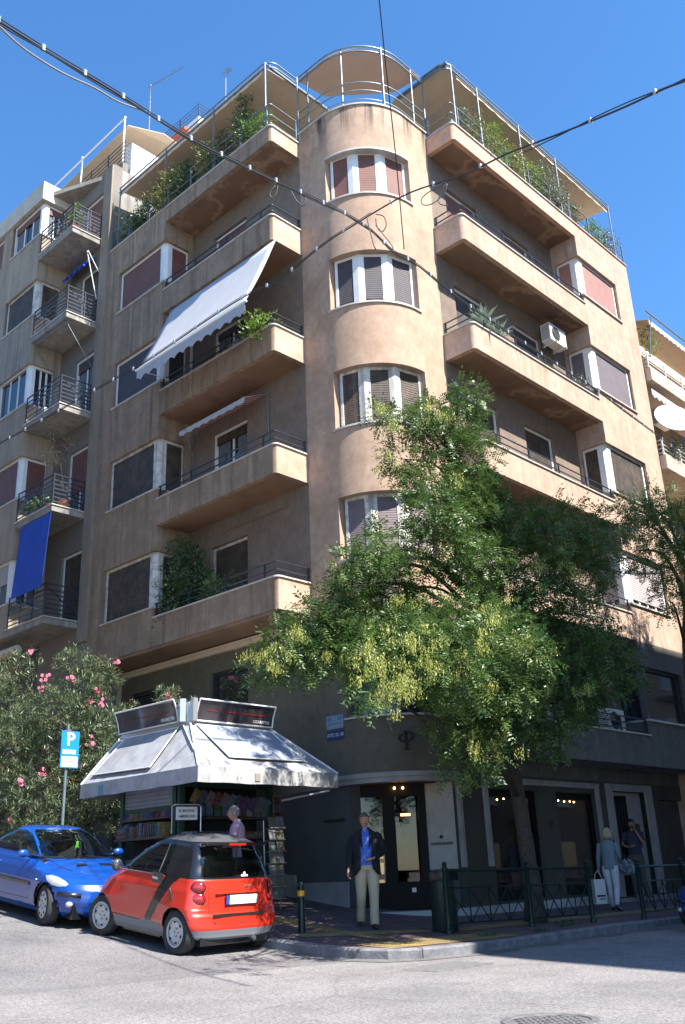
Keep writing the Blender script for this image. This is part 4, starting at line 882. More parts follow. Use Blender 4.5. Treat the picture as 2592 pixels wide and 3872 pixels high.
for i in range(9):     # leaning row behind the left face
    y=y0+.28+i*.17; mag((x0-.02,y,1.10-.0),(0,-1,0),(.35,0,1),.15,.19,.012,[1,5,2,1,3,5,4,7,1][i],'magazine leaning in the upper left-face rack, %s from the kiosk corner'%ORD[i])
for i in range(26):
    y=y0+.26+i*.056; h=rnd.uniform(.2,.26); mag((x0-.06,y,.70+h/2),(1,0,0),(0,rnd.uniform(-.08,.08),1),.17,h,rnd.uniform(.02,.045),rnd.randrange(10),'upright paperback on the left shelf of the kiosk, %s from the corner'%ORD[i])
for i in range(7): mag((x0-.08,y1-.2,.715+i*.026),(0,1,0),(1,0,0),.26,.2,.022,[2,7,9,2,5,0,3][i],'magazine in the far left shelf stack, %s from the bottom'%ORD[i])
for i in range(11):    # slanted row hanging over the front
    x=x0+.32+i*.17; mag((x,y0-.03,1.36-.015*i),(1,0,-.45),(.45,-.25,1),.15,.25,.012,rnd.randrange(10),'magazine hanging slantwise over the kiosk front, %s from the left'%ORD[i])
for i in range(10):
    x=x0+.30+i*.19; mag((x,y0+.02,1.12),(1,0,0),(0,.12,1),.16,.2,.015,rnd.randrange(10),'magazine on the middle front shelf of the kiosk, %s from the left'%ORD[i])
for i in range(9):
    x=x0+.10+i*.22
    for k in range(3): mag((x,y0-.14,.672+k*.03),(1,0,0),(0,1,0),.2,.24,.026,rnd.randrange(10),'%s magazine of the %s front counter stack from the left'%(['bottom','middle','top'][k],ORD[i]))
sg=empty('notice_stand',(10.8,14.05,.7),'small white sign on a wire stand at the kiosk corner reading Scientific American','sign')
m=MB(); m.obox((10.60,14.02,1.05),(1,-.25,0),(.25,1,0),(0,0,1),.20,.006,.11); m.build('sign_board',WHITE,sg)
INK=mat('ink_dark',(.02,.02,.04),.6)
for s_t,z in(('SCIENTIFIC',1.09),('AMERICAN',1.0)): text(s_t,(10.60-.002,14.02-.009,z),(1,-.25,0),(0,0,1),.062,INK,sg,'lettering',.001,bold=True)
m=MB(); m.tube([(10.36,14.12,.72),(10.36,14.12,1.18),(10.42,14.10,1.2),(10.84,13.99,1.2),(10.88,13.98,1.16),(10.88,13.98,.66)],.012,6); m.build('stand_frame',ALU,sg)
# newspaper rack
rk=empty('newspaper_rack',(12.3,13.6,-.62),'tall wire rack full of folded newspapers standing at the right end of the kiosk','rack')
m=MB()
for dx in(-.17,.19):
    m.tube([(12.28+dx,13.66,-.6),(12.28+dx,13.70,.92)],.012,6)
for k in range(7): m.tube([(12.10,13.5-.0,-.42+.2*k),(12.48,13.5,-.42+.2*k)],.007,5); m.tube([(12.10,13.68,-.44+.2*k),(12.10,13.5,-.42+.2*k)],.006,5); m.tube([(12.48,13.68,-.44+.2*k),(12.48,13.5,-.42+.2*k)],.006,5)
m.build('rack_frame',ALU,rk)
NEWS=[printmat('news_a',(.55,.53,.5)),printmat('news_b',(.42,.42,.44)),printmat('news_c',(.5,.42,.3))]
for k in range(7):
    for j in range(2):
        c=(12.19+.19*j+rnd.uniform(-.01,.01),13.56+rnd.uniform(-.01,.01),-.32+.2*k+rnd.uniform(-.01,.01)); g_=MB(); u=Vector((1,rnd.uniform(-.1,.1),0)).normalized(); up=Vector((0,.22,1)).normalized(); g_.obox(c,u,up,u.cross(up),.088,.10,.008); tag(centre(g_.build('newspaper',NEWS[rnd.randrange(3)])),'folded newspaper on the %s side of the %s rack tier from the bottom'%(['left','right'][j],ORD[k]),'newspaper','newspapers in the wire rack')
for k in range(5):
    c=(12.82,14.12,.72+.15*k); g_=MB(); g_.obox(c,(1,.3,0),(0,0,1),(-.3,1,0),.13,.07,.012); tag(centre(g_.build('magazine',PR[[7,0,2,5,9][k]])),'magazine clipped on the right kiosk post, %s from the bottom'%ORD[k],'magazine',MAG)
m=MB(); m.cyl((12.75,13.9,1.30),(13.9,13.75,1.5),.018,6); m.build('awning_arm',WHITE,ki)
# ---------------------------------------------------------------- parking sign
zs=walk_z(10.1,17.3)
ps=empty('parking_sign',(10.12,17.32,zs),'blue parking sign with a white P on a thin pole before the oleander','sign')
m=MB(); m.cyl((10.12,17.34,zs),(10.12,17.34,2.98),.03,10); m.build('pole',ZINC,ps)
PB=mat('sign_blue',(.015,.22,.62),.3); m=MB(); m.box(9.95,10.35,17.28,17.295,2.12,2.84); b_=m.build('plate',PB,ps)
m=MB(); m.box(9.97,10.33,17.274,17.279,2.14,2.34); m.box(9.99,10.28,17.274,17.279,2.39,2.47); m.build('white_panel',WHITE,b_)
text('P',(10.15,17.272,2.665),(1,0,0),(0,0,1),.36,WHITE,b_,'lettering',.003,bold=True); m=MB(); m.box(9.97,10.33,17.268,17.273,2.245,2.252); m.build('red_line',REDL,b_)
# ---------------------------------------------------------------- bollard, litter bin, railings
IG=mat('iron_green',(.008,.028,.024),.38,metal=.2)
def bollard(x,y):
    z=walk_z(x,y); e=empty('bollard',(x,y,z),'short dark green bollard with a yellow band at the kerb behind the red car','bollard')
    m=MB(); m.lathe([(.055,0),(.055,.50),(.05,.52),(.05,.60),(.055,.605),(.055,.625),(.047,.63),(.047,.645),(.055,.65),(.055,.67),(.045,.675),(.045,.70),(.03,.72),(0,.725)],(x,y,z),20); m.build('post',IG,e,smooth=True)
    m=MB(); m.lathe([(.0575,.52),(.0575,.60)],(x,y,z),20); m.build('band',mat('yellow_band',(.75,.38,.01),.4),e,smooth=True,solid=.003)
bollard(10.85,11.42)
z=walk_z(12.95,10.3); e=empty('litter_bin',(12.98,10.32,z),'dark green litter bin with a black bag at the end of the railing','bin')
m=MB(); m.lathe([(.20,0),(.21,.02),(.205,.80),(.225,.82),(.225,.85),(.19,.85),(.19,.1),(0,.1)],(12.98,10.32,z),20); m.build('bin_body',mat('bin_green',(.01,.022,.02),.5),e,smooth=True)
m=MB(); rows=[]
for i in range(25):
    a=2*math.pi*i/24; r=.235+.02*math.sin(a*5)+.012*math.sin(a*11); rows.append([(12.98+rr_*math.cos(a),10.32+rr_*math.sin(a),z+zz) for rr_,zz in((r-.05,.80),(r-.05,.88+.03*math.sin(a*4)),(r,.89+.02*math.sin(a*7)),(r+.01,.80-.02*math.sin(a*3)),(r,.76))])
m.grid(rows); m.build('bin_bag',mat('black_bag',(.008,.008,.009),.35),e,smooth=True)
def fence(ps_,label):
    e=empty('street_railing',(ps_[0][0],ps_[0][1],walk_z(*ps_[0])),label,'railing','iron railings along the kerb')
    for (x,y) in ps_:
        z=walk_z(x,y); m=MB(); m.lathe([(.06,0),(.06,.06),(.042,.08),(.042,.94),(.05,.95),(.05,.97),(.03,.985),(.045,1.02),(.03,1.05),(0,1.06)],(x,y,z),14); m.build('post',IG,e,smooth=True)
    for (xa,ya),(xb,yb) in zip(ps_,ps_[1:]):
        m=MB(); za,zb=walk_z(xa,ya),walk_z(xb,yb); P=lambda k,h:(xa+(xb-xa)*k,ya+(yb-ya)*k,za+(zb-za)*k+h)
        m.tube([P(.02,.92),P(.98,.92)],.022,8)
        for h in(.66,.14): m.tube([P(.02,h),P(.98,h)],.014,6)
        n=4 if math.hypot(xb-xa,yb-ya)<2.1 else 5
        for i in range(n+1):
            k=.03+.94*i/n
            m.tube([P(k,.14),P(k,.66)],.011,5)
        for i in range(0,n,2):
            k0=.03+.94*i/n;k1=.03+.94*min(n,i+1)/n; k2=.03+.94*min(n,i+2)/n
            m.tube([P(k0,.66),P(k1,.14)],.010,5); m.tube([P(k1,.14),P(min(k2,.97),.66)],.010,5); m.tube([P(k0,.14),P(k1,.66)],.010,5); m.tube([P(k1,.66),P(min(k2,.97),.14)],.010,5)
        m.build('rail_panel',IG,e)
fence([(12.72,10.05),(14.75,9.86),(16.35,9.62)],'dark green iron railing by the litter bin, running in front of the tree trunk')
fence([(17.45,9.2),(19.4,9.28),(21.4,9.32),(23.4,9.35)],'dark green iron railing beyond the gap where the woman walks')
# ---------------------------------------------------------------- manhole
m=MB(); zc_=road_z(6.75,4.4); m.lathe([(.0,.004),(.30,.004),(.305,.012),(.36,.012),(.37,.0)],(6.72,4.42,zc_),40); mh=tag(m.build('manhole_cover',mat('cast_iron',(.12,.115,.12),.7,metal=.3,c2=(.2,.19,.19),scale=14,bump=.6,bscale=40),smooth=True),'round iron manhole cover in the sunlit road at the bottom of the picture','manhole'); centre(mh)
m=MB(); zq=road_z(9.9,7.9); m.box(9.35,10.45,7.6,8.2,zq-.02,zq+.008); uc=tag(centre(m.build('utility_cover',mat('concrete_cover',(.17,.165,.165),.9,c2=(.12,.118,.12),scale=9,bump=.6,bscale=50,dirt=.4))),'flat rectangular concrete cover set in the road near the kerb corner','cover')
m=MB()
for i in range(-4,5):
    for j in range(-4,5):
        if i*i+j*j<18: m.box(6.72+i*.062-.02,6.72+i*.062+.02,4.42+j*.062-.02,4.42+j*.062+.02,zc_+.003,zc_+.010)
m.build('tread',MATS['cast_iron'],mh)
# ---------------------------------------------------------------- air conditioners, dish, antennas
ACM=mat('ac_white',(.62,.61,.57),.5,c2=(.52,.51,.47),scale=4)
def ac(c,u,label,w=.78,h=.55,d=.28,bracket=False):
    u=Vector(u).normalized(); f_=Vector((u.y,-u.x,0)); c=Vector(c); e=empty('air_conditioner',c-Vector((0,0,h/2)),label,'air conditioner','air conditioners on balconies')
    m=MB(); m.obox(c,u,f_,(0,0,1),w/2,d/2,h/2); m.build('casing',ACM,e,bevel=.012)
    m=MB(); cc=c-u*w*.14+f_*(d/2+.003)
    prev=None
    for r in(.21,.17,.13,.09,.05):
        m.tube([cc+u*math.cos(a)*r+Vector((0,0,1))*math.sin(a)*r for a in [2*math.pi*i/20 for i in range(20)]],.005,4,closed=True)
    for i in range(6):
        a=math.pi*i/6; m.tube([cc+u*math.cos(a)*.21+Vector((0,0,math.sin(a)*.21)),cc-u*math.cos(a)*.21-Vector((0,0,math.sin(a)*.21))],.004,4)
    m.build('fan_grille',DF,e)
    m=MB(); m.tube([cc+f_*-.001+Vector((0,0,0)),cc+f_*.001],.20,20); m.build('fan_opening',DARK,e)
    m=MB()
    for i in range(9): m.obox(c-u*(w/2+.002)+Vector((0,0,-h*.36+i*h*.09)),f_,u,(0,0,1),d*.38,.003,.008)
    m.build('side_vent',DF,e)
    if bracket:
        m=MB()
        for s in(-.3,.3): m.obox(c+u*s*w+Vector((0,0,-h/2-.03)),f_,u,(0,0,1),d*.75,.02,.02); m.obox(c+u*s*w-f_*(d*.62)+Vector((0,0,-h/2+.12)),f_,u,(0,0,1),.015,.02,.2)
        m.build('bracket',ACM,e)
ac((21.25,11.48,13.88),(1,0,0),'white air conditioner on brackets high on the dark wall of the third-floor balcony',.85,.55,.3,True)
ac((21.2,11.3,2.66+.45),(1,0,0),'air conditioner standing on the balcony above the shop windows')
ac((12.5,24.35-.45,13.05),(-.2,-1,0),'air conditioner standing on the middle balcony of the left block',.7,.5)
ac((26.9,11.15,13.05),(1,0,0),'boxy air conditioner under the top balcony of the right-hand block, behind the dish')
ac((22.9,9.9,3.9) if False else (18.2,11.45,3.05),(1,0,0),'low air conditioner at the tree end of the balcony above the shops',.75,.5)
e=empty('satellite_dish',(26.5,10.7,12.0),'large white satellite dish at the right edge of the picture','dish')
m=MB(); rows=[]; n0=Vector((-.55,-.72,.30)).normalized(); ux=Vector((.8,-.6,0)).normalized(); uy=n0.cross(ux).normalized(); dc=Vector((26.35,10.6,12.62))
for i in range(7):
    r=.55*i/6; rows.append([tuple(dc+ux*r*1.15*math.cos(a)+uy*r*math.sin(a)+n0*(.28*(r/.55)**2*.45)) for a in [2*math.pi*k/28 for k in range(29)]])
m.grid(rows); m.build('reflector',WHITE,e,smooth=2,solid=.012)
m=MB(); m.tube([dc-n0*.02,dc-n0*.25,(26.5,10.75,12.2),(26.5,10.8,11.4)],.02,6); m.tube([dc-uy*.5,dc+n0*.5-uy*.2],.012,6); m.build('dish_arm',ZINC,e)
def antenna(x,y,z0,z1,dirv,label,L=1.9):
    e=empty('tv_antenna',(x,y,z0),label,'antenna'); m=MB(); m.cyl((x,y,z0),(x,y,z1),.03,6); m.build('mast',ZINC,e); d=Vector(dirv).normalized(); s_=Vector((-d.y,d.x,0)); m=MB(); p=Vector((x,y,z1-.08)); m.tube([p-d*.15,p+d*L],.014,5)
    for i in range(12): q=p+d*(L*i/11); m.tube([q-s_*.12,q+s_*.12],.006,4)
    m.build('boom',ZINC,e)
antenna(16.2,24.6,24.4,29.2,(.1,-1,-.16),'tall antenna with a long boom on the roof left of the building')
antenna(17.2,21.2,20.8,28.1,(.1,-1,0),'shorter antenna mast rising behind the roof terrace',.25)
# ---------------------------------------------------------------- overhead cables
CAB=mat('cable_black',(.03,.03,.032),.5); CABG=mat('cable_grey',(.25,.25,.26),.5); CLIP=mat('cable_clip',(.6,.62,.64),.25,metal=.5)
C1=[(2.256,6.096,6.854),(2.536,6.217,7.0),(3.161,6.465,7.276),(4.064,6.773,7.638),(5.22,7.119,8.023),(6.488,7.422,8.49),(8.128,7.764,9.081),(8.852,7.912,9.324),(9.54,8.077,9.51),(10.129,8.134,9.443),(10.807,8.136,9.474),(12.119,8.218,9.409),(14.183,8.3,9.427),(17.101,8.443,9.527),(18.94,8.588,9.585),(22.671,8.958,9.739),(25.362,9.262,9.891)]
C1B=[(2.247,6.099,6.949),(2.578,6.305,7.042),(2.917,6.49,7.169),(3.384,6.705,7.399),(3.852,6.892,7.665),(4.233,7.045,7.845),(4.588,7.167,8.058),(4.698,7.203,8.125)]
C2=[(8.826,20.152,9.411),(8.892,19.007,9.425),(9.019,17.294,9.438),(9.191,15.171,9.497),(9.303,13.95,9.53),(9.443,11.808,9.727),(9.52,10.854,9.762),(9.577,10.279,9.727),(9.593,9.2,9.883),(9.617,8.51,9.906),(9.627,8.129,9.91),(9.393,7.123,9.606),(9.137,5.986,9.078),(8.896,5.118,8.739),(8.642,4.28,8.325),(8.403,3.596,7.97),(8.23,3.155,7.737),(8.027,2.687,7.488),(7.909,2.43,7.323),(7.729,2.066,7.094)]
C3=[(7.04,5.607,10.843),(7.247,5.759,10.679),(7.902,6.243,10.232),(8.742,6.851,9.782),(10.012,7.814,9.254)]
C4=[(7.736,2.036,7.271),(7.947,2.437,7.384),(8.216,3.092,7.757),(8.397,3.588,8.0),(8.58,4.133,8.221),(8.775,4.795,8.485)]
LOOPS=[[(10.131,6.975,10.147),(10.047,7.095,10.044),(9.964,7.211,9.982),(9.898,7.302,9.872),(9.906,7.291,9.76),(9.974,7.197,9.743),(10.058,7.08,9.829),(10.124,6.986,9.979),(10.137,6.966,10.103),(10.083,7.044,9.949),(10.049,7.093,9.806),(10.073,7.059,9.716),(10.13,6.977,9.682)],[(8.354,9.028,10.295),(8.291,9.086,10.166),(8.31,9.068,10.063),(8.362,9.02,10.123),(8.384,9.0,10.296)],[(8.53,8.861,10.209),(8.602,8.792,9.993),(8.675,8.72,9.906),(8.702,8.693,10.033),(8.654,8.741,10.12)],[(9.351,7.991,9.597),(9.384,7.951,9.26),(9.42,7.909,9.009),(9.504,7.807,8.931),(9.592,7.699,8.998),(9.515,7.794,9.24),(9.435,7.891,9.459)],[(9.442,7.883,9.667),(9.52,7.789,9.613),(9.54,7.764,9.443),(9.497,7.817,9.325),(9.451,7.872,9.415),(9.439,7.886,9.584)]]
def smooth_path(P,k=4):
    out=[]; P=[Vector(p) for p in P]
    for i in range(len(P)-1):
        p0=P[max(0,i-1)];p1=P[i];p2=P[i+1];p3=P[min(len(P)-1,i+2)]
        for j in range(k):
            t=j/k; out.append(.5*((2*p1)+(p2-p0)*t+(2*p0-5*p1+4*p2-p3)*t*t+(3*p1-p0-3*p2+p3)*t**3))
    return out+[P[-1]]
def cable(P,r,label,strands=1,clips=0,mm=CAB,loops=()):
    Q=smooth_path(P); e=empty('overhead_cable',Q[0],label,'cable'); m=MB(); m.tube(Q,r,6)
    if strands>1:
        m.tube([q+Vector((0,0,.035)) for q in Q],r*.55,5)
        if strands>2: m.tube([q+Vector((.012,0,-.02+.012*math.sin(i))) for i,q in enumerate(Q)],r*.6,5)
    m.build('cable_run',mm,e,smooth=2)
    if clips:
        L=0; nx=clips*.5; c=MB(); 
        for a,b in zip(Q,Q[1:]):
            d=(b-a).length
            while L+d>nx:
                p=a+(b-a)*((nx-L)/d); t=(b-a).normalized(); s_=t.cross(Vector((0,0,1))).normalized(); g_=MB(); g_.obox(p+Vector((0,0,.016)),t,s_,(0,0,1),.018,.016,.036); g_.build('spacer_clip',CLIP,e); nx+=clips
            L+=d
    for lp in loops:
        m=MB(); m.tube(smooth_path(lp,4),.009,5); m.build('cable_loop',mm,e,smooth=2)
    return e
cable(C1,.012,'thick clipped cable from the top left corner across the tower to the right edge',3,.62,loops=LOOPS[1:4])
cable(C1B,.011,'pale slack cable hanging just under the thick one at the top left',1,0,CABG)
cable(C2[:11],.012,'clipped cable rising from the left edge across the white awning',2,.62,loops=LOOPS[4:])
cable(C2[10:],.013,'clipped cable rising from the knot before the tower to the upper right edge',1,1.1,loops=LOOPS[:1])
cable(C3,.009,'single thin wire dropping from the top edge of the picture past the tower')
cable(C4,.008,'thin wire joining the right-hand cable just above it')
# ---------------------------------------------------------------- cars
def interp(tab,z):
    if z<=tab[0][0]: return tab[0][1]
    for (a,b),(c,d) in zip(tab,tab[1:]):
        if z<=c:
            t=(z-a)/(c-a); t=t*t*(3-2*t)*.35+t*.65; return b+(d-b)*t
    return tab[-1][1]
def car_shell(zs,F,B,W,rf,rb,bulge,ns=150,expo=2.6):
    """stack of horizontal outlines; local +y is the front. returns rows of points"""
    rows=[]
    for z in zs:
        f=interp(F,z);b=interp(B,z);w=interp(W,z); r1=min(rf(z),(f-b)/2,w*1.6); r2=min(rb(z),(f-b)/2,w*1.6); row=[]
        # parameter around half outline from rear centre, round the side, to front centre
        ys=[]; n=ns
        for i in range(n+1):
            u=i/n
            if u<.2:      # rear face
                a=u/.2; x=w*(1-(1-a)**1.0)*.0
            row.append(u)
        pts=[]
        nr,nsd,nf=26,96,26
        for i in range(nr+1):           # rear rounded part: superellipse quarter
            a=math.pi/2*i/nr; x=w*abs(math.sin(a))**(2/expo); y=b+r2*(1-abs(math.cos(a))**(2/expo)); pts.append((x,y))
        for i in range(1,nsd):
            pts.append((w,b+r2+(f-r1-b-r2)*i/nsd))
        for i in range(nf+1):
            a=math.pi/2*(1-i/nf); x=w*abs(math.sin(a))**(2/expo); y=f-r1*(1-abs(math.cos(a))**(2/expo)); pts.append((x,y))
        row=[(x+bulge(x,y,z)*(x/w if w>0 else 0),y,z) for x,y in pts]
        rows.append(row)
    return rows
def split_shell(rows,classify,parts):
    nb=len(rows[0]); mbs={k:MB() for k in parts}; V={}
    for side in(1,-1):
        idx={k:{} for k in parts}
        for i in range(len(rows)-1):
            for j in range(nb-1):
                q=[rows[i][j],rows[i][j+1],rows[i+1][j+1],rows[i+1][j]]
                c=[sum(p[k] for p in q)/4 for k in range(3)]; c[0]*=side
                k=classify(*c)
                if k is None: continue
                ids=[]
                for (ii,jj) in((i,j),(i,j+1),(i+1,j+1),(i+1,j)):
                    if (ii,jj) not in idx[k]:
                        p=rows[ii][jj]; idx[k][(ii,jj)]=len(mbs[k].v); mbs[k].v.append((p[0]*side,p[1],p[2]))
                    ids.append(idx[k][(ii,jj)])
                mbs[k].f.append(tuple(ids) if side==1 else tuple(ids[::-1]))
    return mbs
def paint(name,c,m=.0):
    return mat(name,c,.32,metal=m,coat=1,dirt=.12)
BLK=mat('car_black',(.010,.011,.014),.22,coat=.6); GRYP=mat('car_grey_plastic',(.20,.21,.23),.6); TYRE=mat('tyre',(.018,.018,.02),.85,c2=(.04,.04,.042),scale=9,bump=.3,bscale=30); RIM=mat('rim_silver',(.60,.61,.62),.45,metal=.3,c2=(.48,.49,.50),scale=12)
CGL=bpy.data.materials.new('car_glass'); CGL.use_nodes=True; clear_glass(CGL,(.66,.74,.70),.4)
def wheel(c,r,w,parent,rimtype,side,steer=0,yaw=0):
    """wheel as its own part; local car coords"""
    e=MB(); e.lathe([(r*.66,-w*.5),(r*.80,-w*.52),(r*.93,-w*.5),(r*.985,-w*.40),(r,-w*.25),(r,w*.25),(r*.985,w*.40),(r*.93,w*.5),(r*.80,w*.52),(r*.66,w*.5)],(0,0,0),44,'X',cap=False)
    o=e.build('wheel',TYRE,parent,smooth=True,local=True); o.location=c; o.rotation_euler=(0,0,steer)
    s=side; g_=MB(); xo=s*w*.50
    g_.lathe([(r*.66,xo*-.6),(r*.66,xo*.98),(r*.60,xo*1.0),(r*.58,xo*.80)],(0,0,0),40,'X',cap=False)
    if rimtype=='steel':
        g_.lathe([(0,xo*.55),(r*.10,xo*.62),(r*.22,xo*.62),(r*.25,xo*.80),(r*.44,xo*.86),(r*.50,xo*.62),(r*.58,xo*.7)],(0,0,0),40,'X',cap=False)
        rim=g_.build('rim',RIM,o,smooth=True,local=True)
        h=MB()
        for k in range(6):
            a=2*math.pi*k/6+.3; 
            P=[(xo*.90,r*(.46+.05*math.cos(t))*math.cos(a+.17*math.sin(t)),r*(.46+.05*math.cos(t))*math.sin(a+.17*math.sin(t))) for t in [2*math.pi*q/10 for q in range(10)]]
            h.solid(P,(s*.004,0,0))
        for k in range(4):
            a=2*math.pi*k/4; h.cyl((xo*.62,r*.16*math.cos(a),r*.16*math.sin(a)),(xo*.72,r*.16*math.cos(a),r*.16*math.sin(a)),r*.03,6)
        h.build('rim_hole',DARK,rim,local=True)
    else:
        g_.lathe([(0,xo*1.0),(r*.18,xo*1.04),(r*.45,xo*1.02),(r*.60,xo*.98),(r*.62,xo*.9)],(0,0,0),40,'X',cap=False)
        rim=g_.build('rim',RIM,o,smooth=True,local=True); h=MB()
        for k in range(9):
            a=2*math.pi*k/9
            P=[(xo*1.035,r*(.50+.065*math.cos(t))*math.cos(a+.12*math.sin(t)),r*(.50+.065*math.cos(t))*math.sin(a+.12*math.sin(t))) for t in [2*math.pi*q/12 for q in range(12)]]
            h.solid(P,(s*.004,0,0))
        for k in range(4):
            a=2*math.pi*k/4+.4; h.cyl((xo*1.04,r*.17*math.cos(a),r*.17*math.sin(a)),(xo*1.1,r*.17*math.cos(a),r*.17*math.sin(a)),r*.04,8)
        h.build('rim_hole',DARK,rim,local=True)
    return o
def in_poly(p,poly):
    x,y=p;c=False;n=len(poly)
    for i in range(n):
        (xa,ya),(xb,yb)=poly[i],poly[(i+1)%n]
        if (ya>y)!=(yb>y) and x<(xb-xa)*(y-ya)/(yb-ya)+xa: c=not c
    return c
# ---- small red two-seater
REDP=paint('paint_red',(.58,.028,.012))
sm=empty('parked_car',(0,0,0),'tiny red two-seater car with black pillars, seen from behind in front of the kiosk','car')
zs=[.18+.012*i for i in range(96)]+[1.335+.008*i for i in range(1,26)]
zs=[z for z in zs if z<1.541]
F=[(.18,2.10),(.26,2.25),(.45,2.31),(.62,2.27),(.78,2.13),(.90,1.93),(.97,1.78),(1.1,1.60),(1.25,1.38),(1.38,1.12),(1.46,.90),(1.51,.72),(1.54,.5)]
Bk=[(.18,-.32),(.24,-.41),(.36,-.44),(.50,-.43),(.56,-.395),(.80,-.37),(.95,-.34),(.98,-.325),(1.2,-.25),(1.38,-.165),(1.43,-.14),(1.47,-.02),(1.51,.12),(1.54,.35)]
W=[(.18,.66),(.26,.71),(.40,.755),(.60,.765),(.80,.755),(.95,.725),(1.0,.715),(1.2,.655),(1.36,.60),(1.44,.555),(1.49,.48),(1.52,.38),(1.54,.25)]
def bl(x,y,z):
    if z>.95: return 0
    k=math.exp(-((z-.5)/.26)**2); return .050*k*(math.exp(-((y)/.38)**2)+.8*math.exp(-((y-1.87)/.36)**2))
rows=car_shell(zs,F,Bk,W,lambda z:.62 if z<1.0 else .5,lambda z:.17 if z<.6 else .22,bl)
WIN=[(.40,.985),(1.62,.975),(1.42,1.20),(1.22,1.36),(.95,1.425),(.55,1.425),(.36,1.40)]
BAND=[(-.10,.975),(.36,.975),(.36,1.0),(.75,.40),(.80,.27),(.62,.27),(.58,.40),(.16,.90),(.03,.975)]
FEND=[(.16,.93),(.05,.975),(-.5,.975),(-.5,.3),(.0,.2),(.62,.33),(.56,.42)]
R_=.318
def cl(x,y,z):
    ax=abs(x)
    for cy in(0.0,1.867):
        if (y-cy)**2+(z-.285)**2<R_**2 and ax>.45: return None
    side=(ax>.5 and y>-.13 and y<1.85) or ax>.66
    if z>1.445: return 'roof'
    if y<.1 and ax<.585-.11*(z-1.0)*1.2 and z>.995 and z<1.40: return 'rear_window'
    if y>1.0 and z>.985 and z<1.42 and ax<interp(W,z)-.10: return 'windscreen'
    if side and in_poly((y,z),WIN): return 'side_window' if x>0 else 'side_window_b'
    if z<.335 and y<0: return 'bumper'
    if z<.30 : return 'sill'
    if z<.36 and .36<y<1.5 and side: return 'sill'
    if z>.975: return 'pillar'
    if side and in_poly((y,z),BAND): return 'pillar'
    return 'body'
parts=['roof','rear_window','windscreen','side_window','side_window_b','bumper','sill','pillar','body']
mm=split_shell(rows,cl,parts)
mats={'roof':mat('car_soft_roof',(.045,.047,.055),.8,c2=(.06,.062,.07),scale=5),'rear_window':CGL,'windscreen':CGL,'side_window':CGL,'side_window_b':CGL,'bumper':GRYP,'sill':GRYP,'pillar':BLK,'body':REDP}
PB_={k:mm[k].build(k.replace('_b',''),mats[k],sm,smooth=2,local=True) for k in parts if mm[k].f}
def loc(m_,name,mt_,parent,**k): return m_.build(name,mt_,parent,local=True,**k)
m=MB(); m.box(-.60,.60,-.36,.55,.14,.5); m.box(-.60,.60,.5,1.5,.14,.40); m.box(-.55,.55,1.45,2.15,.16,.55); loc(m,'underbody',BLK,sm)
for s in(-1,1):
    m=MB(); 
    for cy in(0,1.867):
        m.lathe([(R_-.002,s*.46),(R_-.002,s*.69),(R_+.01,s*.70)] ,(0,cy,.285),36,'X',cap=False)
        m.lathe([(0,s*.45),(R_,s*.45)],(0,cy,.285),24,'X')
    # only the upper half arches
    vs_=m.v; m.f=[f for f in m.f if sum(vs_[i][2] for i in f)/len(f)>.34]; loc(m,'wheel_arch',BLK,sm)
m=MB(); m.box(-.58,.58,.30,.75,.50,.62)
for s in(-.3,.3): m.obox((s,.42,.85),(1,0,0),(0,1,-.25),(0,.25,1),.22,.09,.32); m.obox((s,.36,1.24),(1,0,0),(0,1,-.2),(0,.2,1),.12,.05,.09); m.obox((s,.62,.58),(1,0,0),(0,1,0),(0,0,1),.22,.25,.08)
loc(m,'seat',mat('seat_dark',(.02,.02,.022),.8),sm,bevel=.03)
m=MB(); m.obox((0,1.52,.86),(1,0,0),(0,1,0),(0,0,1),.6,.16,.07); m.tube([(-.3+.17*math.cos(a),1.22+.05*math.sin(a),.94+.16*math.sin(a)) for a in [2*math.pi*i/20 for i in range(20)]],.016,6,closed=True); loc(m,'dashboard',BLK,sm)
m=MB(); m.obox((.0,-.05,.97),(1,0,0),(0,1,0),(0,0,1),.55,.10,.01); loc(m,'parcel_shelf',BLK,sm)
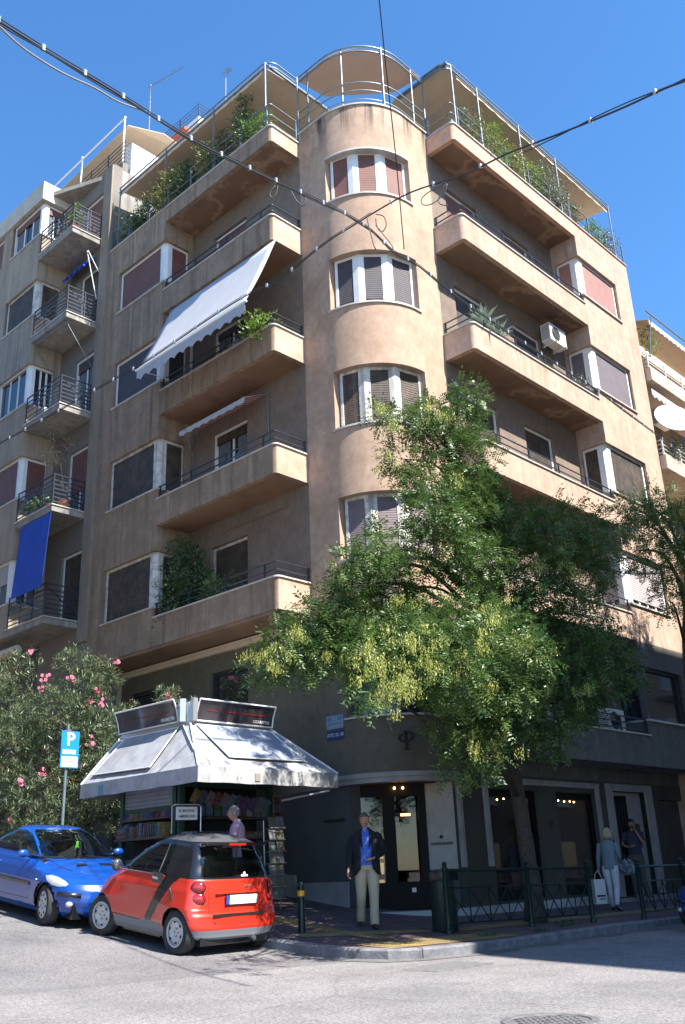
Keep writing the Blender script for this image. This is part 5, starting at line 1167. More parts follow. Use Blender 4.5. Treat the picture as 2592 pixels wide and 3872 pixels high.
for s in(-1,1):
    for cy,stv in((0,0),(1.867,.0)): wheel((s*.675,cy,.285),.285,.185 if cy==0 else .165,sm,'steel',s,steer=stv+(R(9) if cy else 0))
    LR=mat('lamp_red',(.35,.008,.01),.12,coat=1,spec=.8,c2=(.22,.01,.015),scale=30)
    for z,r in((.875,.078),(.725,.085)):
        m=MB(); d=Vector((s*.62,-.78,0)).normalized(); c=Vector((s*.645,-.285,z)); 
        t=Vector((0,0,1)).cross(d).normalized(); rows_=[]
        for i in range(7):
            a=math.pi/2*i/6; rows_.append([tuple(c+d*(.045*math.cos(a)-.0)+(t*math.cos(b)*1.25+Vector((0,0,1))*math.sin(b))*r*math.sin(a)) for b in [2*math.pi*k/20 for k in range(21)]])
        m.grid(rows_); tl_=loc(m,'tail_light',LR,sm,smooth=2)
        m=MB(); m.tube([tuple(c+d*.004+(t*math.cos(b)*1.25+Vector((0,0,1))*math.sin(b))*r*1.02) for b in [2*math.pi*k/24 for k in range(24)]],.007,5,closed=True); loc(m,'lamp_rim',BLK,tl_)
    m=MB(); c=Vector((s*.80,1.50,1.02)); m.sphere(c,.085,.06,.085,14,10); mr=loc(m,'wing_mirror',mat('mirror_grey',(.05,.052,.055),.5),sm,smooth=2); m=MB(); m.tube([(s*.66,1.52,.97),(s*.74,1.51,1.0)],.018,6); m.sphere((s*.80,1.455,1.02),.066,.02,.066,14,8); loc(m,'mirror_glass',mat('mirror_glass',(.25,.27,.3),.08,metal=.9),mr,smooth=2)
    m=MB(); m.obox((s*.757,.52,.935),(0,1,.05),(1,0,0),(0,-.05,1),.12,.006,.075); dh=loc(m,'door_handle_plate',BLK,sm,bevel=.02); m=MB(); m.obox((s*.765,.55,.93),(0,1,.05),(1,0,0),(0,-.05,1),.06,.014,.016); loc(m,'door_handle',mat('chrome',(.6,.6,.62),.15,metal=.9),dh)
    m=MB(); m.obox((s*.78,.14,.745),(0,.55,.83),(1,0,0),(0,-.83,.55),.085,.01,.018); loc(m,'side_vent',BLK,sm)
    m=MB(); # door shut lines
    X=lambda y,z: s*(interp(W,z)+bl(0,y,z)+.0015)
    m.tube([(X(1.68,.97),1.68,.97),(X(1.74,.80),1.74,.80),(X(1.70,.55),1.70,.55),(X(1.62,.36),1.62,.36),(X(.9,.345),.9,.345),(X(.80,.40),.80,.40)],.0035,4); loc(m,'door_seam',BLK,sm)
    m=MB(); m.tube([(X(.52,1.0)-s*.002,.56,.985),(s*.615,.47,1.40)],.009,5); m.tube([(s*.728,.42,.972),(s*.722,1.66,.968)],.008,5); loc(m,'window_trim',mat('trim_grey',(.12,.12,.13),.4),sm)
# tail: spoiler, brake lamp, plate, recess, tailgate seams
m=MB(); m.obox((0,-.20,1.425),(1,0,0),(0,1,-.1),(0,.1,1),.54,.075,.02); loc(m,'spoiler',BLK,sm,bevel=.01)
m=MB(); m.obox((.0,-.272,1.427),(1,0,0),(0,1,0),(0,0,1),.15,.008,.014); loc(m,'brake_light',mat('brake_red',(.6,.01,.01),.2),sm)
m=MB(); m.obox((0,-.376,.80),(1,0,0),(0,1,0),(0,0,1),.40,.016,.016); loc(m,'tailgate_ridge',REDP,sm,bevel=.012)
m=MB(); m.obox((0.04,-.402,.715),(1,0,0),(0,1,0),(0,0,1),.285,.006,.072); pl=loc(m,'number_plate',BLK,sm); m=MB(); m.obox((.065,-.412,.715),(1,0,0),(0,1,0),(0,0,1),.245,.002,.058); loc(m,'plate_face',mat('plate_white',(.85,.85,.85),.4),pl); m=MB(); m.obox((-.212,-.412,.715),(1,0,0),(0,1,0),(0,0,1),.03,.002,.058); loc(m,'plate_band',mat('plate_blue',(.02,.07,.4),.4),pl)
m=MB(); m.obox((.0,-.425,.525),(1,0,0),(0,1,0),(0,0,1),.46,.01,.018); loc(m,'boot_gap',BLK,sm)
m=MB(); m.tube([(-.50,-.385,.53),(-.505,-.37,.75),(-.49,-.352,.97)],.003,4); m.tube([(.50,-.385,.53),(.505,-.37,.75),(.49,-.352,.97)],.003,4); loc(m,'tailgate_seam',BLK,sm)
m=MB()
for x in(-.42,.42): m.sphere((x,-.425,.43),.012,.008,.012,8,6)
loc(m,'bolt_hole',BLK,sm)
m=MB(); m.tube([(.0,-.245,1.385),(.12,-.255,1.37),(.30,-.262,1.345)],.008,5); m.sphere((0,-.235,1.39),.03,.02,.025,8,6); loc(m,'rear_wiper',BLK,sm)
m=MB(); m.cyl((.30,-.36,.20),(.30,-.43,.20),.03,12); loc(m,'exhaust_tip',mat('chrome',(.6,.6,.62),.15,metal=.9),sm)
t_=text('smart',(0.18,-.362,.885),(1,0,0),(0,-.08,1),.058,mat('chrome',(.6,.6,.62),.15,metal=.9),None,'badge',.003,bold=True); t_.parent=sm
m=MB(); m.obox((.12,-.33,1.015),(1,0,0),(0,1,0),(0,.3,1),.06,.002,.012); m.sphere((.12,-.325,1.045),.022,.002,.02,10,6); loc(m,'sticker',WHITE,sm)
m=MB()
for i in range(9): z=1.06+.034*i; y=interp(Bk,z)+.012; m.tube([(-.5,y+.05,z),(-.35,y+.012,z),(0,y+.004,z),(.35,y+.012,z),(.5,y+.05,z)],.0012,3)
loc(m,'heater_line',BLK,PB_['rear_window'])
xs_,ys_=9.21,11.42; gr_=math.atan2(road_z(xs_,ys_+1.87)-road_z(xs_,ys_),1.87); sm.location=(xs_,ys_,road_z(xs_,ys_)); sm.rotation_euler=(gr_,0,0)
# ---- blue coupe
BLUP=paint('paint_blue',(.002,.055,.30),.0)
bc=empty('parked_car',(0,0,0),'glossy blue coupe parked nose first behind the red two-seater at the left edge','car')
zs=[.17+.014*i for i in range(30)]+[.58+.008*i for i in range(1,48)]+[.964+.009*i for i in range(1,46)]
zs=[z for z in zs if z<1.372]+[1.372]
F=[(.17,.66),(.25,.76),(.40,.80),(.55,.78),(.64,.72),(.70,.60),(.76,.40),(.82,.14),(.88,-.10),(.92,-.24),(.95,-.34),(1.0,-.44),(1.15,-.70),(1.28,-.98),(1.34,-1.2),(1.372,-1.5)]
B2=[(.17,-2.95),(.35,-3.03),(.6,-3.03),(.85,-2.98),(.93,-2.90),(.97,-2.65),(1.05,-2.45),(1.2,-2.2),(1.30,-1.95),(1.35,-1.8),(1.372,-1.65)]
W2=[(.17,.73),(.26,.79),(.45,.83),(.62,.835),(.76,.81),(.88,.77),(.95,.735),(1.15,.655),(1.28,.585),(1.34,.50),(1.36,.42),(1.372,.25)]
def bl2(x,y,z):
    if z>.9: return 0
    k=math.exp(-((z-.55)/.28)**2); return .03*k*(math.exp(-((y)/.40)**2)+math.exp(-((y+2.44)/.42)**2))
rows=car_shell(zs,F,B2,W2,lambda z:.75 if z<.6 else (.75+ (z-.6)*.5 if z<.95 else .45),lambda z:.5,bl2)
SW=[(-.56,.965),(-.86,1.13),(-1.08,1.25),(-1.35,1.305),(-1.75,1.30),(-2.10,1.16),(-2.42,.985)]
R2=.34
def cl2(x,y,z):
    ax=abs(x)
    for cy in(0.0,-2.442):
        if (y-cy)**2+(z-.30)**2<R2**2 and ax>.5: return None
    w=interp(W2,z)
    if .935<z<1.325 and y>-1.25 and ax<w-.085 and y>interp(F,z)-.40: return 'windscreen'
    if z>.96 and ax>w-.06 and in_poly((y,z),SW): return 'side_window' if x>0 else 'side_window_b'
    if z>.99 and z<1.3 and y<-1.85 and ax<w-.1: return 'rear_window'
    return 'body'
parts=['windscreen','side_window','side_window_b','rear_window','body']
mm=split_shell(rows,cl2,parts)
PB2={k:mm[k].build(k.replace('_b',''),{'body':BLUP}.get(k,CGL),bc,smooth=2,local=True) for k in parts if mm[k].f}
m=MB(); m.box(-.66,.66,-2.9,.6,.15,.45); m.box(-.6,.6,-1.0,.45,.4,.62); loc(m,'underbody',BLK,bc)
m=MB()
for s in(-.36,.36): m.obox((s,-1.45,.80),(1,0,0),(0,1,.2),(0,-.2,1),.24,.08,.30); m.obox((s,-1.52,1.12),(1,0,0),(0,1,.1),(0,-.1,1),.11,.04,.08)
loc(m,'seat',MATS['seat_dark'],bc,bevel=.03)
m=MB(); m.obox((0,-.62,.86),(1,0,0),(0,1,0),(0,0,1),.68,.22,.06); m.tube([(.36+.18*math.cos(a),-.92-.05*math.sin(a),.93+.16*math.sin(a)) for a in [2*math.pi*i/20 for i in range(20)]],.015,6,closed=True); loc(m,'dashboard',BLK,bc)
for s in(-1,1):
    m=MB()
    for cy in(0,-2.442):
        m.lathe([(R2-.002,s*.50),(R2-.002,s*.80),(R2+.015,s*.81)],(0,cy,.30),36,'X',cap=False); m.lathe([(0,s*.49),(R2,s*.49)],(0,cy,.30),24,'X')
    vs_=m.v; m.f=[f for f in m.f if sum(vs_[i][2] for i in f)/len(f)>.33]; loc(m,'wheel_arch',BLK,bc)
    for cy in(0,-2.442): wheel((s*.74,cy,.30),.30,.19,bc,'alloy',s,steer=R(-12) if cy==0 else 0)
    # headlight: swept almond lens on the wing
    HL=mat('headlight',(.50,.53,.56),.1,metal=.3,coat=1,c2=(.38,.40,.43),scale=12)
    P=[]
    for (a,z) in((.50,.60),(.36,.585),(.20,.60),(.03,.655),(-.10,.735),(.02,.755),(.20,.735),(.40,.685),(.52,.64)):
        P.append((a,z))
    m=MB(); rows_=[]
    def surf(y,z):  # outline x at given y,z on the shell
        f=interp(F,z); w=interp(W2,z); r1=min(.75+(max(z,.6)-.6)*.5,w*1.6); 
        if y<f-r1: return w+bl2(0,y,z)
        k=min(1,max(0,1-(f-y)/r1)); return w*(max(0,1-k**2.6))**(1/2.6)+bl2(0,y,z)
    for k in (.82,.55,.28,.0):
        cy_=.22;cz_=.672; rows_.append([(s*(surf(cy_+(y-cy_)*k,cz_+(z-cz_)*k)+.006+.012*(1-k)),cy_+(y-cy_)*k,cz_+(z-cz_)*k) for y,z in P+[P[0]]])
    m.grid(rows_); loc(m,'headlight',HL,bc,smooth=2)
    m=MB(); m.sphere((s*(surf(.52,.36)+.0),.54,.36),.06,.06,.045,12,8); loc(m,'fog_light',HL,bc,smooth=2)
    m=MB(); m.tube([(s*(surf(.66-.0,.49)+.004),.66,.49),(s*(surf(.45,.50)+.012),.45,.50),(s*(surf(.36,.50)+.006),.36,.50)],.035,8); loc(m,'bumper_strip',BLK,bc,smooth=2)
    m=MB(); m.obox((s*.848,-1.05,.56),(0,1,0),(1,0,0),(0,0,1),.56,.012,.03); loc(m,'door_strip',BLK,bc,bevel=.01)
    m=MB(); m.sphere((s*.90,-.72,.99),.10,.06,.065,14,10); wm=loc(m,'wing_mirror',BLUP,bc,smooth=2); m=MB(); m.tube([(s*.74,-.72,.94),(s*.84,-.72,.97)],.022,6); m.sphere((s*.895,-.765,.99),.085,.03,.052,12,8); loc(m,'mirror_glass',BLK,wm,smooth=2)
    m=MB(); m.obox((s*.83,-1.62,.80),(0,1,0),(1,0,0),(0,0,1),.075,.02,.018); loc(m,'door_handle',BLUP,bc,bevel=.008)
    m=MB(); X=lambda y,z: s*(interp(W2,z)+bl2(0,y,z)+.002); m.tube([(X(-.52,.93),-.50,.93),(X(-.50,.7),-.47,.7),(X(-.5,.5),-.48,.5),(X(-.55,.33),-.55,.33),(X(-1.8,.32),-1.8,.32),(X(-1.92,.5),-1.92,.5),(X(-1.85,.93),-1.85,.93)],.0035,4); m.tube([(s*(surf(.1,.80)-.05),.16,.792),(s*.62,-.1,.868),(s*.66,-.3,.93)],.0035,4); loc(m,'door_seam',BLK,bc)
    m=MB(); m.obox((s*.22,-.02,.868),(1,.2*s,0),(0,1,-.25),(0,.25,1),.10,.035,.004); loc(m,'bonnet_vent',BLK,bc)
    m=MB(); m.sphere((s*(.842),-.28,.64),.018,.028,.016,8,6); loc(m,'side_repeater',WHITE,bc,smooth=2)
m=MB(); m.tube([(.6,-.30,.945),(.35,-.27,.95),(.05,-.27,.955)],.010,5); m.tube([(0,-.27,.955),(-.3,-.26,.95),(-.55,-.29,.945)],.010,5); loc(m,'wiper',BLK,bc)
m=MB(); m.tube([(0,-1.25,1.345),(-.05,-1.55,1.66)],.006,5); loc(m,'aerial',BLK,bc)
m=MB(); m.obox((0,-.60,1.14),(1,0,0),(0,1,0),(0,0,1),.022,.004,.04); m.obox((0,-.60,1.09),(1,0,0),(0,1,0),(0,0,1),.034,.004,.016); m.cyl((0,-.6,1.19),(0,-.7,1.27),.003,4); fr_tag=loc(m,'air_freshener',mat('freshener_green',(.12,.45,.06),.5),bc)
m=MB(); m.obox((0,.785,.42),(1,0,0),(0,1,0),(0,0,1),.30,.02,.06); loc(m,'grille',BLK,bc)
m=MB(); m.obox((0,.81,.36),(1,0,0),(0,1,0),(0,0,1),.26,.006,.055); loc(m,'number_plate',MATS['plate_white'],bc)
xb,yb=8.98,14.42; gb=math.atan2(road_z(xb,yb+2.44)-road_z(xb,yb),2.44); bc.location=(xb,yb,road_z(xb,yb)); bc.rotation_euler=(-gb,0,math.pi)
bc2=copy_tree(bc,None,'dark blue car parked in shade, only its end showing at the right edge'); zz=road_z(17.5,7.9)
bc2.location=(17.15,7.35,zz); bc2.rotation_euler=(0,0,R(90))
# ---------------------------------------------------------------- people (local frame: facing +Y, own right hand towards +X)
SKIN=mat('skin',(.50,.27,.18),.55,c2=(.44,.23,.15),scale=20); SKIN2=mat('skin_tan',(.33,.17,.10),.55)
def skin_mesh(nodes,edges,root,name,m,parent,sub=2,extra=None):
    me=bpy.data.meshes.new(name); names=list(nodes); ix={n:i for i,n in enumerate(names)}
    me.from_pydata([nodes[n][0] for n in names],[(ix[a],ix[b]) for a,b in edges],[]); o=bpy.data.objects.new(name,me); col.objects.link(o)
    sk=o.modifiers.new('skin','SKIN'); sk.use_smooth_shade=True; 
    layer=me.skin_vertices[0] if len(me.skin_vertices) else None
    if layer is None:
        bpy.context.view_layer.objects.active=o; o.select_set(True); bpy.ops.mesh.customdata_skin_add(); layer=me.skin_vertices[0]
    for n in names:
        r=nodes[n][1]; r=(r,r) if not isinstance(r,tuple) else r; layer.data[ix[n]].radius=r; layer.data[ix[n]].use_root=(n==root)
    sb=o.modifiers.new('sub','SUBSURF'); sb.levels=sub; sb.render_levels=sub
    dg=bpy.context.evaluated_depsgraph_get(); dg.update(); me2=bpy.data.meshes.new_from_object(o.evaluated_get(dg)); bpy.data.objects.remove(o)
    if extra:
        n0=len(me2.vertices); V=[tuple(v.co) for v in me2.vertices]; Fc=[tuple(p.vertices) for p in me2.polygons]
        V+=extra.v; Fc+=[tuple(i+n0 for i in f) for f in extra.f]; me3=bpy.data.meshes.new(name); me3.from_pydata(V,[],Fc); me2=me3
    me2.polygons.foreach_set('use_smooth',[True]*len(me2.polygons)); me2.materials.clear(); me2.materials.append(m)
    o=bpy.data.objects.new(name,me2); col.objects.link(o); o.parent=parent; return o
def head_mb(c,yaw=0,tilt=0,s=1.0):
    g_=MB(); rows=[]; n=20
    for i in range(15):
        t=math.pi*i/14; z=-math.cos(t); rr=math.sin(t); row=[]
        for j in range(n+1):
            a=2*math.pi*j/n; x=rr*math.sin(a)*.078; y=rr*math.cos(a)*.098
            if z<-.1: x*=1-.30*(-z-.1); y=y*(1-.12*(-z)) + (.012 if math.cos(a)>0 else .018)*(-z)
            if math.cos(a)>.93 and -.42<z<.08: y+=.022*(1-abs(z+.2)/.3)*max(0,(math.cos(a)-.93)/.07)
            if abs(math.sin(a))<.55 and math.cos(a)>0 and .0<z<.22: y-=.006
            row.append((x,y,z*.122))
        rows.append(row)
    g_.grid(rows)
    for sgn in(-1,1): g_.sphere((sgn*.078,-.012,-.012),.012,.022,.032,8,6)
    cy,sy=math.cos(yaw),math.sin(yaw); out=MB(); out.f=g_.f
    for (x,y,z) in g_.v:
        y2=y*math.cos(tilt)-z*math.sin(tilt); z2=y*math.sin(tilt)+z*math.cos(tilt); out.v.append((c[0]+s*(x*cy-y2*sy),c[1]+s*(x*sy+y2*cy),c[2]+s*z2))
    return out
def limb(g_,pts,rr,n=10):
    Q=smooth_path(pts,5); k=len(Q)-1; R_s=[]
    for i in range(len(Q)):
        u=i/k*(len(pts)-1); a=min(int(u),len(pts)-2); R_s.append(rr[a]+(rr[a+1]-rr[a])*(u-a))
    g_.tube(Q,0,n,rr=R_s)
def torso(secs,a0=0,a1=360,gap=None,n=28,wr=.0):
    """secs: (z, cx, cy, rx, ry); gap(z)-> half-angle of a front opening"""
    g_=MB(); rows=[]
    for (z,cx_,cy_,rx,ry) in secs:
        gp=gap(z) if gap else 0; row=[]
        for j in range(n+1):
            a=R(gp+(360-2*gp)*j/n); ex=2.4; c_=math.cos(a);s_=math.sin(a)
            k=1+wr*math.sin(7*a+z*23)
            row.append((cx_+rx*k*math.copysign(abs(s_)**(2/ex),s_),cy_+ry*k*math.copysign(abs(c_)**(2/ex),c_),z))
        rows.append(row)
    g_.grid(rows); return g_
def hand(g_,wr,d,up,side,s=1.0,curl=.5):
    """wrist point, pointing direction, palm normal 'up'; five fingers"""
    wr=Vector(wr);d=Vector(d).normalized();up=Vector(up).normalized();w_=d.cross(up).normalized(); up=w_.cross(d)
    g_.obox(wr+d*.045*s,d,w_,up,.05*s,.038*s,.013*s)
    for i,(o,l) in enumerate(((-.03,.062),(-.010,.072),(.011,.070),(.03,.055))):
        b=wr+d*.09*s+w_*o*s; k1=b+d*l*.5*s+up*curl*.012*s; k2=k1+(d*(1-curl)+up*curl).normalized()*l*.32*s; k3=k2+(d*(1-1.7*curl)+up*1.3*curl).normalized()*l*.28*s
        g_.tube([b-d*.01*s,b+d*l*.2*s,k1,k2,k3],.0085*s,6,rr=[.009*s,.009*s,.0085*s,.008*s,.006*s])
    b=wr+d*.03*s-w_*side*.036*s; g_.tube([b,b+(d*.7-w_*side*.8)*.03*s,b+(d*1.1-w_*side*.9+up*.4)*.045*s],.01*s,6,rr=[.012*s,.011*s,.008*s])
def person(loc_,face,label,H,J,clothes,skin=SKIN,hair=((.03,.02,.015),'short'),build=1.0):
    """J: joint dict in local metres for a 1.79 m figure"""
    s=H/1.79; yaw=math.atan2(face[1],face[0])-math.pi/2
    e=empty('person',loc_,label,'person',rz=0)
    j={k:tuple(c*s for c in v) for k,v in J.items()}
    nodes={'pel':((j['pel']),(.13*s*build,.10*s*build)),'sp':(j['sp'],(.125*s*build,.10*s*build)),'ch':(j['ch'],(.15*s*build,.11*s*build)),'nk':(j['nk'],.052*s),'hd':(tuple(Vector(j['hd'])-Vector((0,0,.05*s))),.06*s)}
    ed=[('pel','sp'),('sp','ch'),('ch','nk'),('nk','hd')]
    for q in('r','l'):
        nodes.update({q+'hip':(j[q+'hip'],.088*s),q+'kn':(j[q+'kn'],.056*s),q+'an':(j[q+'an'],.038*s),q+'sh':(j[q+'sh'],.052*s),q+'el':(j[q+'el'],.038*s),q+'wr':(j[q+'wr'],.026*s)})
        ed+=[('pel',q+'hip'),(q+'hip',q+'kn'),(q+'kn',q+'an'),('ch',q+'sh'),(q+'sh',q+'el'),(q+'el',q+'wr')]
    ex=head_mb(j['hd'],clothes.get('headyaw',0),clothes.get('headtilt',0),s)
    for q,sd in(('r',1),('l',-1)):
        hd_,hn,cu=clothes.get(q+'hand',((0,0,-1),(-sd,.3,0),.45)); hand(ex,j[q+'wr'],hd_,hn,sd,s,cu)
    body=skin_mesh(nodes,ed,'pel','body',skin,e,2,ex)
    parts_=[body]
    def part(g_,name,m_,**k):
        o=g_.build(name,m_,e,local=True,smooth=2,**k); parts_.append(o); return o
    hc=Vector(j['hd']); g_=MB(); hm=mat('hair_%d'%int(hair[0][0]*1000),hair[0],.6,c2=tuple(x*.6 for x in hair[0]),scale=40)
    hy=clothes.get('headyaw',0); rows=[]
    for i in range(10):
        t=math.pi*i/9*(.62 if hair[1]=='short' else .72); row=[]
        for k in range(21):
            a=2*math.pi*k/20; lim=t*(.62 if math.cos(a)>.35 else 1); rr=.0865+.004*math.sin(9*a)+(.012 if hair[1]!='short' else 0)
            x=math.sin(lim)*math.sin(a)*rr; y=math.sin(lim)*math.cos(a)*(rr+.020)-.008; z=math.cos(lim)*.130
            row.append(tuple(hc+Vector((x*math.cos(hy)-y*math.sin(hy),x*math.sin(hy)+y*math.cos(hy),z))*s))
        rows.append(row)
    g_.grid(rows)
    if hair[1]=='bob':
        for k in range(9): a=R(120+k*15); g_.tube([tuple(hc+Vector((math.sin(a)*.08,math.cos(a)*.08,.03))*s),tuple(hc+Vector((math.sin(a)*.105,math.cos(a)*.10,-.05))*s),tuple(hc+Vector((math.sin(a)*.085,math.cos(a)*.08,-.125))*s)],.03*s,7)
    part(g_,'hair',hm)
    g_=MB()
    for sg_ in(-1,1):
        p=Vector((sg_*.030,.088,.012)); p=Vector((p.x*math.cos(hy)-p.y*math.sin(hy),p.x*math.sin(hy)+p.y*math.cos(hy),p.z)); g_.sphere(tuple(hc+p*s),.011*s,.009*s,.007*s,8,6)
    p=Vector((0,.088,-.062)); p=Vector((p.x*math.cos(hy)-p.y*math.sin(hy),p.x*math.sin(hy)+p.y*math.cos(hy),p.z)); g_.sphere(tuple(hc+p*s),.024*s,.008*s,.006*s,8,6); part(g_,'eyes_and_mouth',mat('face_dark',(.10,.04,.03),.5))
    V=lambda k:Vector(j[k])
    # trousers
    tm=clothes['trousers']; g_=MB(); pz=j['pel'][2]; px,py=j['pel'][0],j['pel'][1]; b=build
    g_=torso([(pz-.07*s,px,py,.165*s*b,.12*s*b),(pz-.02*s,px,py,.172*s*b,.125*s*b),(pz+.05*s,px,py,.165*s*b,.12*s*b),(pz+.10*s,px,py,.155*s*b,.112*s*b)],n=20)
    for q in('r','l'):
        a=V(q+'hip');k=V(q+'kn');n_=V(q+'an'); d=(n_-k).normalized()
        limb(g_,[a+Vector((0,0,.05*s)),a-Vector((0,0,.06*s)),(a+k)/2,k,(k+n_)/2,n_+d*(.0 if clothes.get('cropped') else .035*s)],[.10*s*b,.105*s*b,.092*s*b,.074*s*b,.068*s*b,clothes.get('hem',.062)*s],14)
    part(g_,'trousers',tm)
    g_=MB()
    for q in('r','l'):
        a=V(q+'an'); fd=Vector(clothes.get(q+'foot',(0,1,0))).normalized(); hz=.0
        up=Vector((0,0,1)); c_=a+Vector((0,0,-.055*s))
        limb(g_,[c_-fd*.075*s+up*.0,c_-fd*.02*s+up*.005,c_+fd*.07*s-up*.0,c_+fd*.15*s-up*.008*s,c_+fd*.19*s-up*.012*s],[.036*s,.044*s,.040*s,.036*s,.022*s],10)
    part(g_,'shoes',clothes['shoes'])
    # top
    cz=j['ch'][2]; sz=j['sp'][2]; f=clothes['top_mat']; lo=clothes.get('top_low',pz+.0)
    cx0,cy0=j['ch'][0],j['ch'][1]
    secs=[(lo,px,py,.172*s*b,.128*s*b),(lo+.08*s,px,py,.170*s*b,.128*s*b),(sz,j['sp'][0],j['sp'][1],.165*s*b,.125*s*b),((sz+cz)/2,cx0,cy0,.175*s*b,.128*s*b),(cz,cx0,cy0,.185*s*b,.128*s*b),(cz+.09*s,cx0,cy0,.185*s,.115*s),(cz+.135*s,cx0,cy0,.15*s,.09*s),(cz+.165*s,cx0,cy0,.085*s,.07*s),(cz+.19*s,cx0,cy0,.058*s,.058*s)]
    g_=torso(secs,wr=.012)
    if not clothes.get('jacket'):
        for q in('r','l'):
            sl=clothes.get('sleeve',1.0); a=V(q+'sh');k=V(q+'el');n_=V(q+'wr'); 
            if sl>=1: limb(g_,[a+Vector((0,0,.01)),(a*.5+k*.5),k,(k+n_)/2,n_*.93+k*.07],[.068*s,.058*s,.050*s,.045*s,.036*s])
            else: limb(g_,[a+Vector((0,0,.01)),a*.6+k*.4,a*.25+k*.75],[.068*s,.062*s,.058*s])
    part(g_,'shirt',f)
    if clothes.get('collar'):
        g_=torso([(cz+.175*s,cx0,cy0,.066*s,.062*s),(cz+.215*s,cx0,cy0,.064*s,.064*s)],gap=lambda z:14,n=16); part(g_,'collar',f,solid=.006)
        g_=MB()
        for z in (cz+.14*s,cz+.05*s,cz-.05*s,cz-.15*s): g_.sphere((cx0,cy0+.129*s*b,z),.007,.004,.007,8,4)
        part(g_,'button',WHITE)
    if clothes.get('jacket'):
        jm=clothes['jacket']; lo=.80*s
        secs=[(lo,px,py,.215*s*b,.165*s*b),(lo+.1*s,px,py,.21*s*b,.162*s*b),(sz-.02,j['sp'][0],j['sp'][1],.195*s*b,.15*s*b),((sz+cz)/2,cx0,cy0,.205*s*b,.15*s*b),(cz,cx0,cy0,.215*s*b,.150*s*b),(cz+.08*s,cx0,cy0,.215*s,.135*s),(cz+.13*s,cx0,cy0,.175*s,.105*s),(cz+.17*s,cx0,cy0,.10*s,.085*s),(cz+.20*s,cx0,cy0,.075*s,.072*s)]
        g_=torso(secs,gap=lambda z: 22+ (26 if z<lo+.05*s else 0) if z<cz else 20+(z-cz)/s*40,wr=.015)
        for q in('r','l'):
            a=V(q+'sh');k=V(q+'el');n_=V(q+'wr'); ai=Vector((a.x*.78,a.y,a.z-.02*s)); limb(g_,[ai,Vector((a.x*.98,a.y,a.z-.05*s)),a*.5+k*.5,k,(k+n_)/2,n_*.9+k*.1],[.06*s,.078*s,.074*s,.066*s,.060*s,.052*s],12)
        part(g_,'jacket',jm,solid=.008)
        g_=MB(); 
        for sd in(-1,1):   # lapels
            g_.solid([(sd*.045*s+cx0,cy0+.142*s*b,cz-.16*s),(sd*.11*s+cx0,cy0+.142*s*b,cz+.0*s),(sd*.105*s+cx0,cy0+.13*s,cz+.09*s),(sd*.062*s+cx0,cy0+.10*s,cz+.17*s)],(0,.008,0))
        part(g_,'lapel',jm)
    Mt=Matrix.Rotation(yaw,4,'Z')
    for o in parts_: o.data.transform(Mt)
    return e
NAVY=mat('cloth_navy',(.008,.010,.018),.85); SHB=mat('cloth_blue_shirt',(.05,.13,.55),.7); CREAM=mat('cloth_cream',(.50,.42,.30),.85,c2=(.44,.37,.26),scale=6); SHOE=mat('shoe_dark',(.012,.01,.01),.4)
z=walk_z(12.3,11.35)
person((12.3,11.35,z),(-.74,-.67),'man in a navy jacket, blue shirt and cream trousers walking before the corner door',1.79,
 dict(pel=(0,0,.95),sp=(0,0,1.12),ch=(0,.01,1.34),nk=(0,.02,1.53),hd=(.01,.04,1.665),rhip=(.10,0,.90),lhip=(-.10,.01,.90),rkn=(.11,.02,.50),lkn=(-.10,.10,.50),ran=(.13,-.20,.13),lan=(-.09,.10,.085),rsh=(.20,0,1.44),lsh=(-.20,0,1.44),rel=(.26,-.05,1.16),lel=(-.27,-.04,1.17),rwr=(.30,.04,.90),lwr=(-.11,.19,1.05)),
 dict(trousers=CREAM,shoes=SHOE,top_mat=SHB,jacket=NAVY,collar=True,headyaw=R(8),hem=.075,lfoot=(-.1,1,0),rfoot=(.2,1,-.35),lhand=((.9,.35,-.25),(0,-.4,1),.6),rhand=((.1,.2,-1),(-1,.3,0),.5)),build=1.08,hair=((.10,.09,.08),'short'))
PINKC=mat('cloth_pink_stripe',(.50,.30,.40),.8,c2=(.42,.26,.36),scale=30); DTR=mat('cloth_dark_trousers',(.02,.022,.03),.85)
z=walk_z(10.98,13.05)
person((10.98,13.05,z),(-.62,.78),'man in a pale pink shirt standing at the kiosk counter behind the red car',1.80,
 dict(pel=(0,0,.95),sp=(0,.0,1.12),ch=(0,.03,1.34),nk=(0,.05,1.53),hd=(-.02,.09,1.66),rhip=(.10,0,.90),lhip=(-.10,0,.90),rkn=(.11,.03,.50),lkn=(-.11,.03,.50),ran=(.12,0,.085),lan=(-.12,0,.085),rsh=(.20,.02,1.44),lsh=(-.20,.02,1.44),rel=(.25,-.02,1.15),lel=(-.24,.06,1.17),rwr=(.18,.18,1.02),lwr=(-.10,.26,1.08)),
 dict(trousers=DTR,shoes=SHOE,top_mat=PINKC,collar=True,headyaw=R(10),rhand=((-.5,.8,0),(0,-.3,1),.5),lhand=((.3,1,0),(0,-.3,1),.5)),hair=((.22,.2,.18),'short'))
GTOP=mat('cloth_grey_blue',(.16,.22,.27),.85,c2=(.13,.185,.23),scale=8); WTR=mat('cloth_white_trousers',(.62,.60,.66),.8,c2=(.55,.53,.6),scale=6)
z=walk_z(19.3,10.8)
